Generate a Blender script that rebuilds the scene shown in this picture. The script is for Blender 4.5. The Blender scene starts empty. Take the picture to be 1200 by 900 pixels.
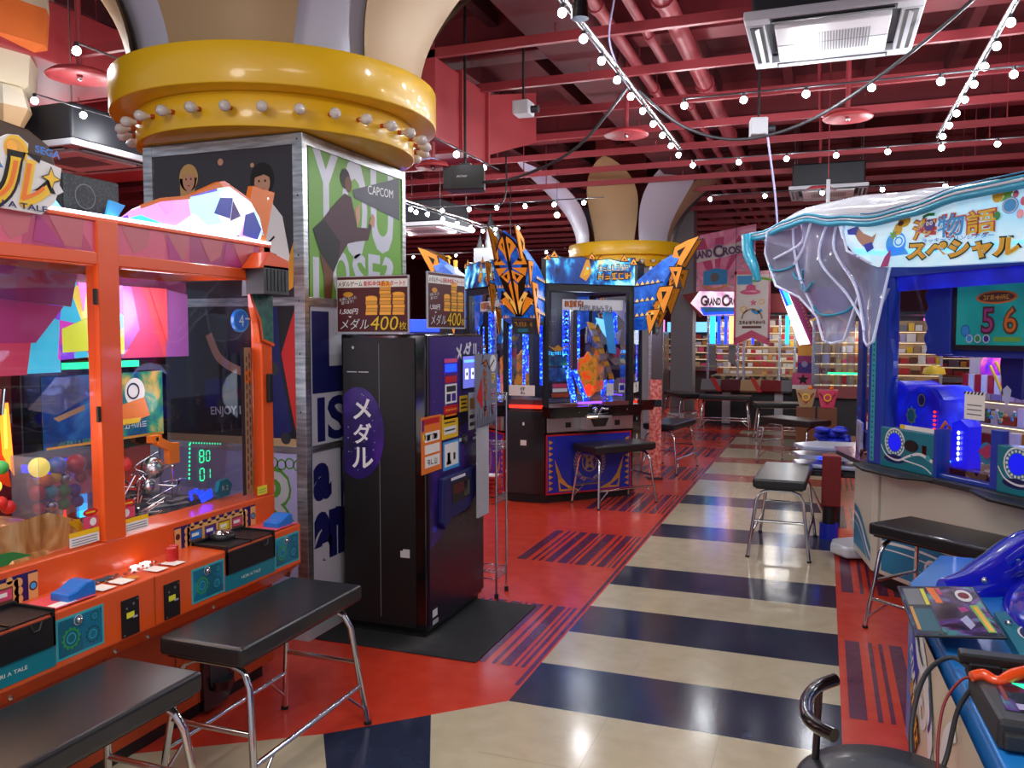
import bpy, bmesh, math, random
from mathutils import Vector, Matrix, Euler
random.seed(7)
C = bpy.context.scene.collection
PI = math.pi
# ------------------------------------------------------------------ materials
MATS = {}
def lin(h):
    h = h.lstrip('#'); o = []
    for i in (0, 2, 4):
        c = int(h[i:i+2], 16) / 255
        o.append(c/12.92 if c <= .04045 else ((c+.055)/1.055)**2.4)
    return (*o, 1)
def pset(b, k, v):
    if k in b.inputs: b.inputs[k].default_value = v
def mat(n, col='#808080', rough=.5, metal=0, emit=None, es=1.0, coat=0, spec=.5):
    m = bpy.data.materials.new(n); m.use_nodes = True
    b = m.node_tree.nodes['Principled BSDF']
    b.inputs['Base Color'].default_value = lin(col); b.inputs['Roughness'].default_value = rough
    b.inputs['Metallic'].default_value = metal; pset(b, 'Coat Weight', coat); pset(b, 'Coat Roughness', .08)
    pset(b, 'Specular IOR Level', spec)
    if emit:
        b.inputs['Emission Color'].default_value = lin(emit); b.inputs['Emission Strength'].default_value = es
    MATS[n] = m; return m
def pat(n, kind, scale, stops, rough=.4, es=0, metal=0, const=False, rnd=None, coat=0, stretch=None, bump=0, detail=3, dist=0):
    """noise / voronoi / wave driven colour ramp"""
    m = bpy.data.materials.new(n); m.use_nodes = True
    nt = m.node_tree; N = nt.nodes; L = nt.links; b = N['Principled BSDF']
    tc = N.new('ShaderNodeTexCoord'); mp = N.new('ShaderNodeMapping'); L.new(tc.outputs['Object'], mp.inputs['Vector'])
    if stretch: mp.inputs['Scale'].default_value = stretch
    if kind == 'voronoi':
        t = N.new('ShaderNodeTexVoronoi'); t.inputs['Scale'].default_value = scale; src = t.outputs['Color']
    elif kind == 'edge':
        t = N.new('ShaderNodeTexVoronoi'); t.feature = 'DISTANCE_TO_EDGE'; t.inputs['Scale'].default_value = scale; src = t.outputs['Distance']
    elif kind == 'wave':
        t = N.new('ShaderNodeTexWave'); t.inputs['Scale'].default_value = scale; t.inputs['Distortion'].default_value = dist
        t.inputs['Detail'].default_value = detail; src = t.outputs['Fac']
    elif kind == 'magic':
        t = N.new('ShaderNodeTexMagic'); t.inputs['Scale'].default_value = scale; t.turbulence_depth = 4; src = t.outputs['Fac']
    else:
        t = N.new('ShaderNodeTexNoise'); t.inputs['Scale'].default_value = scale; t.inputs['Detail'].default_value = detail
        t.inputs['Distortion'].default_value = dist; src = t.outputs['Fac']
    L.new(mp.outputs['Vector'], t.inputs['Vector'])
    r = N.new('ShaderNodeValToRGB'); cr = r.color_ramp
    if const: cr.interpolation = 'CONSTANT'
    while len(cr.elements) < len(stops): cr.elements.new(.5)
    for e, (p, c) in zip(cr.elements, stops): e.position = p; e.color = lin(c)
    L.new(src, r.inputs['Fac']); L.new(r.outputs['Color'], b.inputs['Base Color'])
    b.inputs['Roughness'].default_value = rough; b.inputs['Metallic'].default_value = metal; pset(b, 'Coat Weight', coat)
    if es: L.new(r.outputs['Color'], b.inputs['Emission Color']); b.inputs['Emission Strength'].default_value = es
    if bump:
        bn = N.new('ShaderNodeBump'); bn.inputs['Strength'].default_value = bump; bn.inputs['Distance'].default_value = .01
        L.new(src, bn.inputs['Height']); L.new(bn.outputs['Normal'], b.inputs['Normal'])
    MATS[n] = m; return m
def glassmat(n, tint='#ffffff', refl=.06, haze=0, hazecol='#ffffff', rough=.02):
    m = bpy.data.materials.new(n); m.use_nodes = True
    nt = m.node_tree; N = nt.nodes; L = nt.links; N.remove(N['Principled BSDF'])
    out = N['Material Output']; tr = N.new('ShaderNodeBsdfTransparent'); tr.inputs['Color'].default_value = lin(tint)
    gl = N.new('ShaderNodeBsdfGlossy'); gl.inputs['Roughness'].default_value = rough
    fr = N.new('ShaderNodeLayerWeight'); fr.inputs['Blend'].default_value = .5
    pw = N.new('ShaderNodeMath'); pw.operation = 'POWER'; pw.inputs[1].default_value = 4; L.new(fr.outputs['Facing'], pw.inputs[0])
    ad = N.new('ShaderNodeMath'); ad.operation = 'MULTIPLY_ADD'; ad.inputs[1].default_value = .35; ad.inputs[2].default_value = refl*.5
    L.new(pw.outputs[0], ad.inputs[0]); mx = N.new('ShaderNodeMixShader'); L.new(ad.outputs[0], mx.inputs[0])
    L.new(tr.outputs[0], mx.inputs[1]); L.new(gl.outputs[0], mx.inputs[2]); last = mx
    if haze:
        df = N.new('ShaderNodeBsdfDiffuse'); df.inputs['Color'].default_value = lin(hazecol)
        m2 = N.new('ShaderNodeMixShader'); m2.inputs[0].default_value = haze
        L.new(mx.outputs[0], m2.inputs[1]); L.new(df.outputs[0], m2.inputs[2]); last = m2
    L.new(last.outputs[0], out.inputs['Surface']); MATS[n] = m; return m
def noemit_sampling(*names):
    for n in names:
        try: MATS[n].cycles.emission_sampling = 'NONE'
        except Exception: pass

mat('black', '#101012', .45); mat('gloss_black', '#0b0b0d', .12, coat=.5); mat('dark_grey', '#2b2c30', .5)
mat('grey', '#77787c', .5); mat('light_grey', '#b9bac0', .5); mat('white', '#e8e8ea', .45); mat('paper', '#f2efe8', .6)
mat('vinyl', '#1d1e21', .33, coat=.15); mat('chrome', '#d6d6d8', .1, 1); mat('steel', '#c4c6c8', .25, 1)
mat('brushed', '#c9c8c6', .32, 1); mat('rubber', '#151515', .7)
mat('orange', '#e2561c', .3, coat=.4); mat('orange_dark', '#b5451c', .45); mat('orange_flat', '#f07a1e', .5)
mat('red', '#c81f1c', .4); mat('deep_red', '#7d1418', .5); mat('yellow', '#f2c41a', .4); mat('ring_yellow', '#f0bd16', .38, coat=.3)
mat('blue', '#1570d0', .35, coat=.3); mat('royal', '#1a2fc0', .35); mat('navy', '#0c1258', .5); mat('sky', '#3aa5e8', .5)
mat('teal', '#137a8c', .35); mat('teal_dark', '#0f5566', .45); mat('teal_light', '#39a9b5', .4); mat('green', '#2f9b4a', .5)
mat('lime', '#7cc242', .5); mat('pink', '#e0558c', .5); mat('purple', '#4a2390', .4); mat('indigo', '#241658', .4)
mat('lavender', '#a9a6cf', .5); mat('cream', '#d9d0b8', .4); mat('gold', '#e0a13a', .35, .3); mat('bright_gold', '#ffb638', .4)
mat('brown', '#6b3d22', .6); mat('maroon', '#551318', .5); mat('skin', '#c9957a', .6); mat('hair_blond', '#c9a063', .6); mat('hair_black', '#15110f', .6)
mat('magenta', '#b0307e', .45); mat('tan', '#b3946c', .5)
mat('e_white', '#ffffff', .5, emit='#eef4ff', es=5); mat('e_bulb', '#ffffff', .3, emit='#eaf3ff', es=45); mat('e_warm', '#fff2d8', .3, emit='#ffd9a0', es=12)
mat('e_blue', '#1030ff', .4, emit='#1030ff', es=3.2); mat('e_cyan', '#25b8ff', .4, emit='#2ab4ff', es=1.9); mat('e_green', '#20e080', .4, emit='#20e090', es=1.9)
mat('e_red', '#ff2010', .4, emit='#ff2a14', es=2.6); mat('e_orange', '#ff8a20', .4, emit='#ff7a1c', es=3.0); mat('e_pink', '#ff60c0', .4, emit='#ff70c8', es=2.0)
mat('e_purple', '#8030ff', .4, emit='#7a40ff', es=3); mat('e_softwhite', '#ffffff', .5, emit='#ffffff', es=1.1); mat('e_yellow', '#ffe060', .5, emit='#ffd84a', es=1.3)
mat('e_lblue', '#6fc8ff', .5, emit='#7fccff', es=1.0); mat('e_amber', '#ffb070', .4, emit='#ffa468', es=2.3)
mat('e_warmstrip', '#fff0d0', .4, emit='#ffe2b0', es=2.2); mat('base_cream', '#cfcabc', .4); mat('c_rose', '#d8486e', .35, coat=.3)
noemit_sampling('e_bulb', 'e_warmstrip')
glassmat('glass', '#f4f6fa', .05); glassmat('acrylic', '#e8ecf4', .1, .10, '#c8d0ea'); glassmat('veil', '#d8def2', .12, .42, '#c3c8ea', .1)
glassmat('clear', '#fbfbff', .10)
# ------------------------------------------------------------------ mesh builder
FONT = {}
def textgeo(s, offset=0.0, shear=0.0, space=1.0):
    k = (s, offset, shear, space)
    if k not in FONT:
        cu = bpy.data.curves.new('glyphs', 'FONT'); cu.body = s; cu.size = 1; cu.offset = offset; cu.shear = shear
        cu.align_x = 'CENTER'; cu.align_y = 'CENTER'; cu.space_character = space; cu.resolution_u = 3
        ob = bpy.data.objects.new('glyphs', cu); me = bpy.data.meshes.new_from_object(ob)
        vs = [v.co.copy() for v in me.vertices]; fs = [tuple(p.vertices) for p in me.polygons]
        bpy.data.objects.remove(ob); bpy.data.curves.remove(cu); bpy.data.meshes.remove(me)
        if vs:   # recentre
            x0 = min(v.x for v in vs); x1 = max(v.x for v in vs); y0 = min(v.y for v in vs); y1 = max(v.y for v in vs)
            cx = (x0+x1)/2; cy = (y0+y1)/2
            if offset == 0: FONT[('c', s, shear, space)] = (cx, cy, x1-x0, y1-y0)
            for v in vs: v.x -= cx; v.y -= cy
            FONT[k] = (vs, fs, x1-x0, y1-y0)
        else: FONT[k] = ([], [], 1, 1)
    return FONT[k]
def catmull(pts, n=5):
    P = [Vector(p) for p in pts]; out = []
    for i in range(len(P)-1):
        a = P[max(i-1, 0)]; b = P[i]; c = P[i+1]; d = P[min(i+2, len(P)-1)]
        for k in range(n):
            t = k/n
            out.append(.5*((2*b)+(c-a)*t+(2*a-5*b+4*c-d)*t*t+(3*b-a-3*c+d)*t**3))
    out.append(P[-1]); return out
class MB:
    T0 = Matrix.Identity(4)
    def __init__(s, m='white'):
        s.v = []; s.f = []; s.fm = []; s.fs = []; s.slots = []; s.cur = m; s.T = MB.T0.copy()
    def m(s, n): s.cur = n; return s
    def add(s, vs, fs, smooth=False):
        b = len(s.v)
        if s.cur not in s.slots: s.slots.append(s.cur)
        mi = s.slots.index(s.cur)
        s.v += [tuple(s.T @ Vector(v)) for v in vs]
        for f in fs: s.f.append(tuple(b+i for i in f)); s.fm.append(mi); s.fs.append(smooth)
        return s
    def box(s, x0, x1, y0, y1, z0, z1):
        vs = [(x, y, z) for z in (z0, z1) for y in (y0, y1) for x in (x0, x1)]
        return s.add(vs, [(0, 2, 3, 1), (4, 5, 7, 6), (0, 1, 5, 4), (2, 6, 7, 3), (0, 4, 6, 2), (1, 3, 7, 5)])
    def obox(s, c, size, rot=(0, 0, 0)):
        M = Matrix.Translation(c) @ Euler(rot).to_matrix().to_4x4(); o = s.T; s.T = o @ M
        a, b, d = size; s.box(-a/2, a/2, -b/2, b/2, -d/2, d/2); s.T = o; return s
    def hexa(s, lo, hi):   # lo/hi: 4 points each
        return s.add(list(lo)+list(hi), [(3, 2, 1, 0), (4, 5, 6, 7), (0, 1, 5, 4), (1, 2, 6, 5), (2, 3, 7, 6), (3, 0, 4, 7)])
    def rings(s, rings, caps=True, closed=True, smooth=True, loop=False):
        n = len(rings[0]); vs = [p for r in rings for p in r]; fs = []; R = len(rings)
        for i in range(R if loop else R-1):
            for j in range(n if closed else n-1):
                k = (j+1) % n; i2 = (i+1) % R
                fs.append((i*n+j, i*n+k, i2*n+k, i2*n+j))
        s.add(vs, fs, smooth)
        if caps and not loop:
            s.add(rings[0], [tuple(range(n))[::-1]]); s.add(rings[-1], [tuple(range(n))])
        return s
    def tube(s, pts, r, n=8, smooth_path=0, caps=True, loop=False):
        P = [Vector(p) for p in (catmull(pts, smooth_path) if smooth_path else pts)]
        R = r if isinstance(r, (list, tuple)) else None; rings = []; up = None
        for i, p in enumerate(P):
            if loop: t = (P[(i+1) % len(P)]-P[i-1]).normalized()
            else:
                a = P[max(i-1, 0)]; b = P[min(i+1, len(P)-1)]
                t = (b-a).normalized() if (b-a).length > 1e-9 else Vector((0, 0, 1))
            if up is None: up = Vector((0, 0, 1)) if abs(t.z) < .9 else Vector((1, 0, 0))
            u = t.cross(up)
            if u.length < 1e-6: u = t.cross(Vector((0, 1, 0)))
            u.normalize(); w = u.cross(t).normalized(); up = w
            if R: q = i/(len(P)-1)*(len(R)-1); qi = min(int(q), len(R)-2); rr = R[qi]+(R[qi+1]-R[qi])*(q-qi)
            else: rr = r
            rings.append([p+u*math.cos(2*PI*k/n)*rr+w*math.sin(2*PI*k/n)*rr for k in range(n)])
        return s.rings(rings, caps, loop=loop)
    def cyl(s, p0, p1, r, r2=None, n=16, smooth=True):
        p0 = Vector(p0); p1 = Vector(p1); t = (p1-p0).normalized()
        u = t.cross(Vector((0, 0, 1)) if abs(t.z) < .9 else Vector((1, 0, 0))).normalized(); w = u.cross(t)
        r2 = r if r2 is None else r2
        rg = [[p+u*math.cos(2*PI*k/n)*q+w*math.sin(2*PI*k/n)*q for k in range(n)] for p, q in ((p0, r), (p1, max(r2, 1e-4)))]
        return s.rings(rg, True, smooth=smooth)
    def lathe(s, prof, c=(0, 0, 0), n=24, caps=True, a0=0, a1=2*PI, smooth=True):
        full = abs(a1-a0-2*PI) < 1e-6; m = n if full else n+1
        rg = [[(c[0]+r*math.cos(a0+(a1-a0)*k/n), c[1]+r*math.sin(a0+(a1-a0)*k/n), c[2]+z) for k in range(m)] for r, z in prof]
        return s.rings(rg, caps and full, closed=full, smooth=smooth)
    def sphere(s, c, r, n=12, h=8):
        if not isinstance(r, (tuple, list)): r = (r, r, r)
        rg = [[(c[0]+r[0]*math.sin(PI*i/h)*math.cos(2*PI*k/n), c[1]+r[1]*math.sin(PI*i/h)*math.sin(2*PI*k/n), c[2]-r[2]*math.cos(PI*i/h)) for k in range(n)] for i in range(1, h)]
        s.rings(rg, False)
        vs = [(c[0], c[1], c[2]-r[2])]+rg[0]; s.add(vs, [(0, (k+1) % n+1, k+1) for k in range(n)], True)
        vs = [(c[0], c[1], c[2]+r[2])]+rg[-1]; s.add(vs, [(0, k+1, (k+1) % n+1) for k in range(n)], True); return s
    def prism(s, pts, y0, y1, axis='y'):
        """outline in (x,z) extruded along y; axis x: outline in (y,z); axis z: outline in (x,y)"""
        n = len(pts)
        f = {'y': lambda a, b, d: (a, d, b), 'x': lambda a, b, d: (d, a, b), 'z': lambda a, b, d: (a, b, d)}[axis]
        vs = [f(a, b, y0) for a, b in pts]+[f(a, b, y1) for a, b in pts]
        return s.add(vs, [tuple(range(n)), tuple(range(n, 2*n))[::-1]]+[(i, i+n, (i+1) % n+n, (i+1) % n) for i in range(n)])
    def flat(s, pts, y=0.0, axis='y'):
        f = {'y': lambda a, b: (a, y, b), 'x': lambda a, b: (y, a, b), 'z': lambda a, b: (a, b, y)}[axis]
        return s.add([f(a, b) for a, b in pts], [tuple(range(len(pts)))])
    def rect(s, x0, x1, z0, z1, y=0.0, axis='y'): return s.flat([(x0, z0), (x1, z0), (x1, z1), (x0, z1)], y, axis)
    def disc(s, x, z, r, y=0.0, rz=None, n=24, axis='y'):
        rz = rz or r; return s.flat([(x+r*math.cos(2*PI*k/n), z+rz*math.sin(2*PI*k/n)) for k in range(n)], y, axis)
    def annulus(s, x, z, r, w, y=0.0, n=28, a0=0, a1=2*PI, rz=None):
        q = (rz or r)/r; vs = []
        for k in range(n+1):
            a = a0+(a1-a0)*k/n
            for R in (r, r-w): vs.append((x+R*math.cos(a), y, z+R*q*math.sin(a)))
        return s.add(vs, [(2*k, 2*k+2, 2*k+3, 2*k+1) for k in range(n)])
    def stroke(s, pts, w, y=0.0, sm=0):
        P = [Vector((a, b, 0)) for a, b in pts]
        if sm: P = catmull(P, sm)
        vs = []; n = len(P)
        for i, p in enumerate(P):
            t = (P[min(i+1, n-1)]-P[max(i-1, 0)]).normalized(); u = Vector((-t.y, t.x, 0))
            ww = w(i/(n-1)) if callable(w) else w
            vs += [(p.x+u.x*ww/2, y, p.y+u.y*ww/2), (p.x-u.x*ww/2, y, p.y-u.y*ww/2)]
        return s.add(vs, [(2*i, 2*i+2, 2*i+3, 2*i+1) for i in range(n-1)])
    def text(s, t, x, z, w=None, h=None, y=0.0, offset=0, shear=0, rot=0, space=1.0, depth=0):
        vs, fs, W, H = textgeo(t, offset, shear, space)
        if offset and (w or h):
            _, _, W, H = textgeo(t, 0, shear, space)
        sx = w/W if w else h/H; sz = h/H if h else sx
        cr, sr = math.cos(rot), math.sin(rot)
        o = [((v.x*sx*cr-v.y*sz*sr)+x, y, (v.x*sx*sr+v.y*sz*cr)+z) for v in vs]
        s.add(o, fs)
        return s
    def otext(s, t, x, z, w=None, h=None, y=0.0, c1='white', c2='black', off=.03, shear=0, rot=0, dy=.0015, space=1.0):
        s.m(c2).text(t, x, z, w, h, y, off, shear, rot, space); s.m(c1).text(t, x, z, w, h, y-dy, 0, shear, rot, space); return s
    def scrib(s, x, z, w, h, y=0.0, n=5, rot=0, seed=1, th=.13):
        """illegible blocky lettering"""
        R = random.Random(seed); cr, sr = math.cos(rot), math.sin(rot); cw = w/n
        for i in range(n):
            cx = -w/2+cw*(i+.5); st = []
            for k in range(R.choice((3, 4, 4))):
                if R.random() < .5: zz = R.choice((-.4, 0, .4))*h; st.append([(cx-cw*.38, zz), (cx+cw*.38, zz+R.uniform(-.1, .1)*h)])
                else: xx = R.choice((-.3, 0, .3))*cw; st.append([(cx+xx, .48*h), (cx+xx+R.uniform(-.15, .15)*cw, -.48*h)])
            for q in st: s.stroke([(a*cr-b*sr+x, a*sr+b*cr+z) for a, b in q], h*th, y)
        return s
    def tri(s, pts, y=0.0): return s.flat(pts, y)
    def star(s, x, z, r, q=.45, n=5, y=0.0, a=PI/2):
        return s.flat([(x+(r if k % 2 == 0 else r*q)*math.cos(a+PI*k/n), z+(r if k % 2 == 0 else r*q)*math.sin(a+PI*k/n)) for k in range(2*n)], y)
    def at(s, M): s.T = M; return s
    def build(s, name, parent=None, bevel=0, seg=2, solid=0, subd=0):
        me = bpy.data.meshes.new(name); me.from_pydata(s.v, [], s.f)
        for n in s.slots: me.materials.append(MATS[n])
        me.polygons.foreach_set('material_index', s.fm); me.polygons.foreach_set('use_smooth', s.fs)
        bm = bmesh.new(); bm.from_mesh(me)
        if len(s.v) < 30000: bmesh.ops.recalc_face_normals(bm, faces=[f for f in bm.faces])
        bm.to_mesh(me); bm.free(); me.update()
        o = bpy.data.objects.new(name, me); C.objects.link(o)
        if parent: o.parent = parent
        if solid: md = o.modifiers.new('thick', 'SOLIDIFY'); md.thickness = solid; md.offset = 0
        if subd: md = o.modifiers.new('sub', 'SUBSURF'); md.levels = subd; md.render_levels = subd
        if bevel: md = o.modifiers.new('bevel', 'BEVEL'); md.width = bevel; md.segments = seg; md.limit_method = 'ANGLE'; md.angle_limit = .7
        return o
def goods(b, x0, x1, z0, z1, y, rows, n, seed=1):
    R = random.Random(seed); b.rect(x0, x1, z0, z1, y+.06); rh = (z1-z0)/rows
    for r in range(rows):
        z = z0+r*rh; b.m('base_cream' if r % 2 else 'tan').box(x0, x1, y, y+.06, z, z+rh*.08); x = x0+.01
        b.m('e_warmstrip').box(x0, x1, y+.01, y+.02, z-rh*.06, z-rh*.03)
        while x < x1-.03:
            w = R.uniform(.5, 1.5)*(x1-x0)/n; h = rh*R.uniform(.3, .8); b.m(R.choice(['paper', 'tan', 'red', 'gold', 'brown', 'lavender', 'c_rose', 'paper', 'yellow', 'deep_red', 'base_cream', 'grey', 'orange_dark'])).box(x, min(x+w*.85, x1), y, y+.05, z+rh*.08, z+rh*.08+h); x += w
    return b
def thing(name, label, cat, loc=(0, 0, 0), rz=0, group=None):
    o = bpy.data.objects.new(name, None); C.objects.link(o); o.empty_display_size = .1
    o.location = loc; o.rotation_euler = (0, 0, rz); tag(o, label, cat, group); return o
def tag(o, label, cat, group=None):
    o['label'] = label; o['category'] = cat
    if group: o['group'] = group
    return o
def struct(o): o['kind'] = 'structure'; return o
def copy_tree(o, parent=None):
    c = o.copy(); C.objects.link(c); c.parent = parent
    for ch in [k for k in bpy.data.objects if k.parent == o]: copy_tree(ch, c)
    return c
def again(src, label, loc, rz=0, scale=None):
    c = copy_tree(src); c.location = loc; c.rotation_euler = (0, 0, rz); c['label'] = label
    if scale: c.scale = scale
    return c
# ------------------------------------------------------------------ camera, light
cam = bpy.data.cameras.new('camera'); co = bpy.data.objects.new('camera', cam); C.objects.link(co)
cam.sensor_width = 36; cam.sensor_fit = 'HORIZONTAL'; cam.lens = 36*980/1200; cam.clip_start = .05; cam.clip_end = 200
co.location = (0, 0, 1.6); co.rotation_euler = (PI/2-.0595, 0, .3575); bpy.context.scene.camera = co
sc = bpy.context.scene; sc.view_settings.view_transform = 'Standard'; sc.view_settings.look = 'None'
sc.view_settings.exposure = 0; sc.view_settings.gamma = 1; sc.view_settings.use_curve_mapping = False
w = bpy.data.worlds.new('world'); sc.world = w; w.use_nodes = True
w.node_tree.nodes['Background'].inputs[0].default_value = (.75, .8, .95, 1); w.node_tree.nodes['Background'].inputs[1].default_value = .55
def lamp(kind, loc, power, col=(1, 1, 1), size=1.0, sizey=None, rot=(0, 0, 0), spot=1.2):
    l = bpy.data.lights.new('lamp', kind); l.energy = power; l.color = col
    if kind == 'AREA':
        l.size = size
        if sizey: l.shape = 'RECTANGLE'; l.size_y = sizey
    elif kind == 'SPOT': l.spot_size = spot; l.spot_blend = .6; l.shadow_soft_size = size
    else: l.shadow_soft_size = size
    o = bpy.data.objects.new('lamp', l); C.objects.link(o); o.location = loc; o.rotation_euler = rot; return o
for x, y, p in ((-.2, 1.2, 50), (-1.2, -.6, 45), (-5.5, 7.2, 50), (4.2, 6.6, 60), (-1, 19, 110), (-7, 14, 90)):
    lamp('AREA', (x, y, 3.36), p, (1, .95, .88), 1.0)
# ------------------------------------------------------------------ materials of the shell
def floor_mats():
    def tile(n, base, var, rough, sc=2.187):
        m = pat(n, 'noise', 9, [(.3, base), (.7, var)], rough=rough, detail=6)
        nt = m.node_tree; N = nt.nodes; L = nt.links; b = N['Principled BSDF']; pset(b, 'Specular IOR Level', .55)
        t = N.new('ShaderNodeTexNoise'); t.inputs['Scale'].default_value = 3; t.inputs['Detail'].default_value = 5
        tc = [x for x in N if x.type == 'TEX_COORD'][0]; L.new(tc.outputs['Object'], t.inputs['Vector'])
        mr = N.new('ShaderNodeMapRange'); mr.inputs['To Min'].default_value = rough*.6; mr.inputs['To Max'].default_value = rough*1.6
        L.new(t.outputs['Fac'], mr.inputs['Value']); L.new(mr.outputs[0], b.inputs['Roughness'])
        bn = N.new('ShaderNodeBump'); bn.inputs['Strength'].default_value = .05; bn.inputs['Distance'].default_value = .02
        L.new(t.outputs['Fac'], bn.inputs['Height']); L.new(bn.outputs['Normal'], b.inputs['Normal'])
    tile('tile_cream', '#bfb295', '#cbbfa3', .14); tile('tile_dark', '#222a42', '#2e3650', .14); tile('tile_red', '#cb3723', '#d8452d', .2)
    tile('tile_purple', '#5b2440', '#6a2c4e', .2); tile('tile_rust', '#a04a36', '#b05a44', .18)
floor_mats()
mat('seam', '#9a8e74', .3)
pat('ceiling_red', 'noise', 1.3, [(.3, '#4a1118'), (.75, '#661b22')], rough=.8, detail=5)
pat('beam_red', 'noise', 2, [(.3, '#75232a'), (.8, '#8a2f36')], rough=.5)
mat('pipe_red', '#93333a', .45); mat('duct_red', '#a8393e', .5)
mat('void_dark', '#16080b', .9)
# ------------------------------------------------------------------ floor
f = MB('tile_red'); f.flat([(-14, -1.5), (7, -1.5), (7, 30), (-14, 30)], 0, 'z')
PX0, PX1, Y0, W = -1.262, .097, 3.334, .457
for k in range(0, 24):
    dark = {0: 'tile_dark', 2: 'tile_dark', 4: 'tile_dark', 7: 'tile_dark', 10: 'tile_dark', 13: 'tile_rust', 16: 'tile_rust', 19: 'tile_rust', 22: 'tile_rust'}
    f.m(dark.get(k, 'tile_cream')).rect(PX0, PX1, Y0+k*W, Y0+(k+1)*W, .001, 'z')
f.m('tile_cream').flat([(PX0, Y0), (-1.52, 3.094), (-.95, 1.9), (-.5, -1.4), (PX1, -1.4), (PX1, Y0)], .001, 'z')
f.m('tile_dark').flat([(-1.52, 3.094), (-1.849, 2.79), (-1.3, 2.02), (-.6, .9), (-.45, 1.0), (-.95, 1.9)], .001, 'z')
f.m('tile_cream').flat([(-1.849, 2.79), (-2.85, 2.13), (-2.2, .6), (-.6, .9), (-1.3, 2.02)], .001, 'z')
f.m('seam')
for k in range(-5, 24):          # tile joints
    if k in (1, 3, 5, 6, 8, 9, 11, 12, 14, 15, -1, -2, -3):
        for j in (1, 2):
            x = PX1-j*W+(.0 if k % 2 else .1); f.rect(x-.0015, x+.0015, Y0+k*W, Y0+(k+1)*W, .0016, 'z')
    if k in (6, 9, 12, -1, -2, -3): f.rect(PX0+.05, PX1, Y0+k*W-.0015, Y0+k*W+.0015, .0016, 'z')
f.m('tile_purple')
BAR = [(0, .07), (.11, .02), (.16, .018), (.21, .06), (.30, .07), (.39, .015), (.43, .075), (.54, .02), (.585, .055), (.66, .012), (.69, .02)]
for r in range(0, 9):
    y = 3.70+r*1.83
    for x0, ww in BAR:
        f.rect(-2.03+x0, -2.03+x0+ww, y, y+.93, .001, 'z')
        f.rect(.13+x0, .13+x0+ww, y-.02, y+.93, .001, 'z')
    for x0, ww in BAR:
        f.rect(-4.2+x0, -4.2+x0+ww, y+.4, y+1.3, .001, 'z')
f.m('tile_purple').rect(PX0-.035, PX0-.012, 3.5, 14, .001, 'z')
floor = struct(f.build('floor'))
# ------------------------------------------------------------------ walls and ceiling
CZ = 4.7
c = MB('ceiling_red'); c.box(-14, 7, 0.2, 30, CZ, CZ+.1); ceiling = struct(c.build('ceiling'))
for y in (4.2, 7.4, 10.8, 14.4, 18.5, 22.5, 26.5):
    b = MB('beam_red'); b.box(-14, 7, y, y+.28, CZ-.5, CZ-.42); b.box(-14, 7, y+.12, y+.16, CZ-.42, CZ-.08); b.box(-14, 7, y, y+.28, CZ-.08, CZ); b.build('beam', ceiling)
for k in range(24):
    y = 5.0+k*.98; b = MB('pipe_red'); b.box(-11, 6, y, y+.045, 3.74, 3.785); b.box(-11, 6, y, y+.01, 3.785, 3.81)
    for x in (-8.7, -6.3, -3.9, -1.9, -.1, 1.7, 3.6): b.cyl((x, y+.02, 3.8), (x, y+.02, CZ-.01), .008, n=5)
    b.build('hanger_rail', ceiling)
for i in range(22):
    x = -12.4+i*.85; b = MB('ceiling_red'); b.box(x, x+.10, .3, 29.5, CZ-.2, CZ-.001); b.build('joist', ceiling)
for nm, a in (('wall_left', (-14.1, -14, -1.5, 30)), ('wall_right', (7, 7.1, -1.5, 30)), ('wall_back', (-14, 7, 30, 30.1))):
    struct(MB('beam_red').box(*a, 0, CZ+.1).build(nm))
# long pipes running down the hall
def pipe(pts, r, label, m='pipe_red', name='ceiling_pipe', cat='pipe', n=12, fl=True):
    b = MB(m); b.tube(pts, r, n=n)
    if fl:
        a = Vector(pts[0]); d = Vector(pts[-1])-a; L = d.length; k = 1.5
        while k < L:
            p = a+d*(k/L); b.cyl(p-d.normalized()*.03, p+d.normalized()*.03, r*1.25, n=n); k += 2.2
    return tag(b.build(name), label, cat)
pipe([(-1.13, 2.4, 4.0), (-1.13, 24, 4.0)], .075, 'thick dark red pipe running lengthwise just right of the left light rail')
pipe([(-1.62, 2.4, 4.0), (-1.62, 24, 4.0)], .05, 'slim red pipe running lengthwise left of the thick one')
pipe([(-1.35, 3.0, 3.95), (-1.35, 24, 3.95)], .035, 'thinnest red pipe under the ceiling above the left light rail')
b = MB('ceiling_red'); b.box(-2.2, -1.75, 4.6, 24, 3.88, 4.12)
for k in range(7): b.box(-2.22, -1.73, 4.7+k*2.6, 4.76+k*2.6, 3.87, 4.13)
tag(b.build('air_duct', bevel=.01), 'long dark red rectangular duct running lengthwise above the far column', 'duct')
d = thing('air_duct', 'large bright red box duct beside the yellow ring of the near column', 'duct', (-3.35, 6.6, 3.15))
MB('duct_red').box(-.75, .45, -.6, .5, 0, .62).build('body', d, bevel=.01)
b = MB('duct_red')
for y in (-.62, -.1, .48): b.box(-.78, .48, y, y+.04, -.03, .65)
b.build('flange', d); MB('duct_red').hexa([(-.7, .5, .05), (.4, .5, .05), (.55, 1.6, .4), (-.55, 1.6, .4)], [(-.7, .5, .6), (.4, .5, .6), (.55, 1.6, .9), (-.55, 1.6, .9)]).build('sloping_neck', d)
d = thing('air_duct', 'wide flat red duct overhead at the top left behind the hanging figure', 'duct', (-6.6, 5.2, 3.3))
MB('duct_red').box(-2.5, 1.1, -.9, .5, .35, .8).build('body', d, bevel=.01); MB('duct_red').box(-2.5, 1.1, .9, 2.6, 0.1, .5).build('branch', d, bevel=.01)
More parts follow.
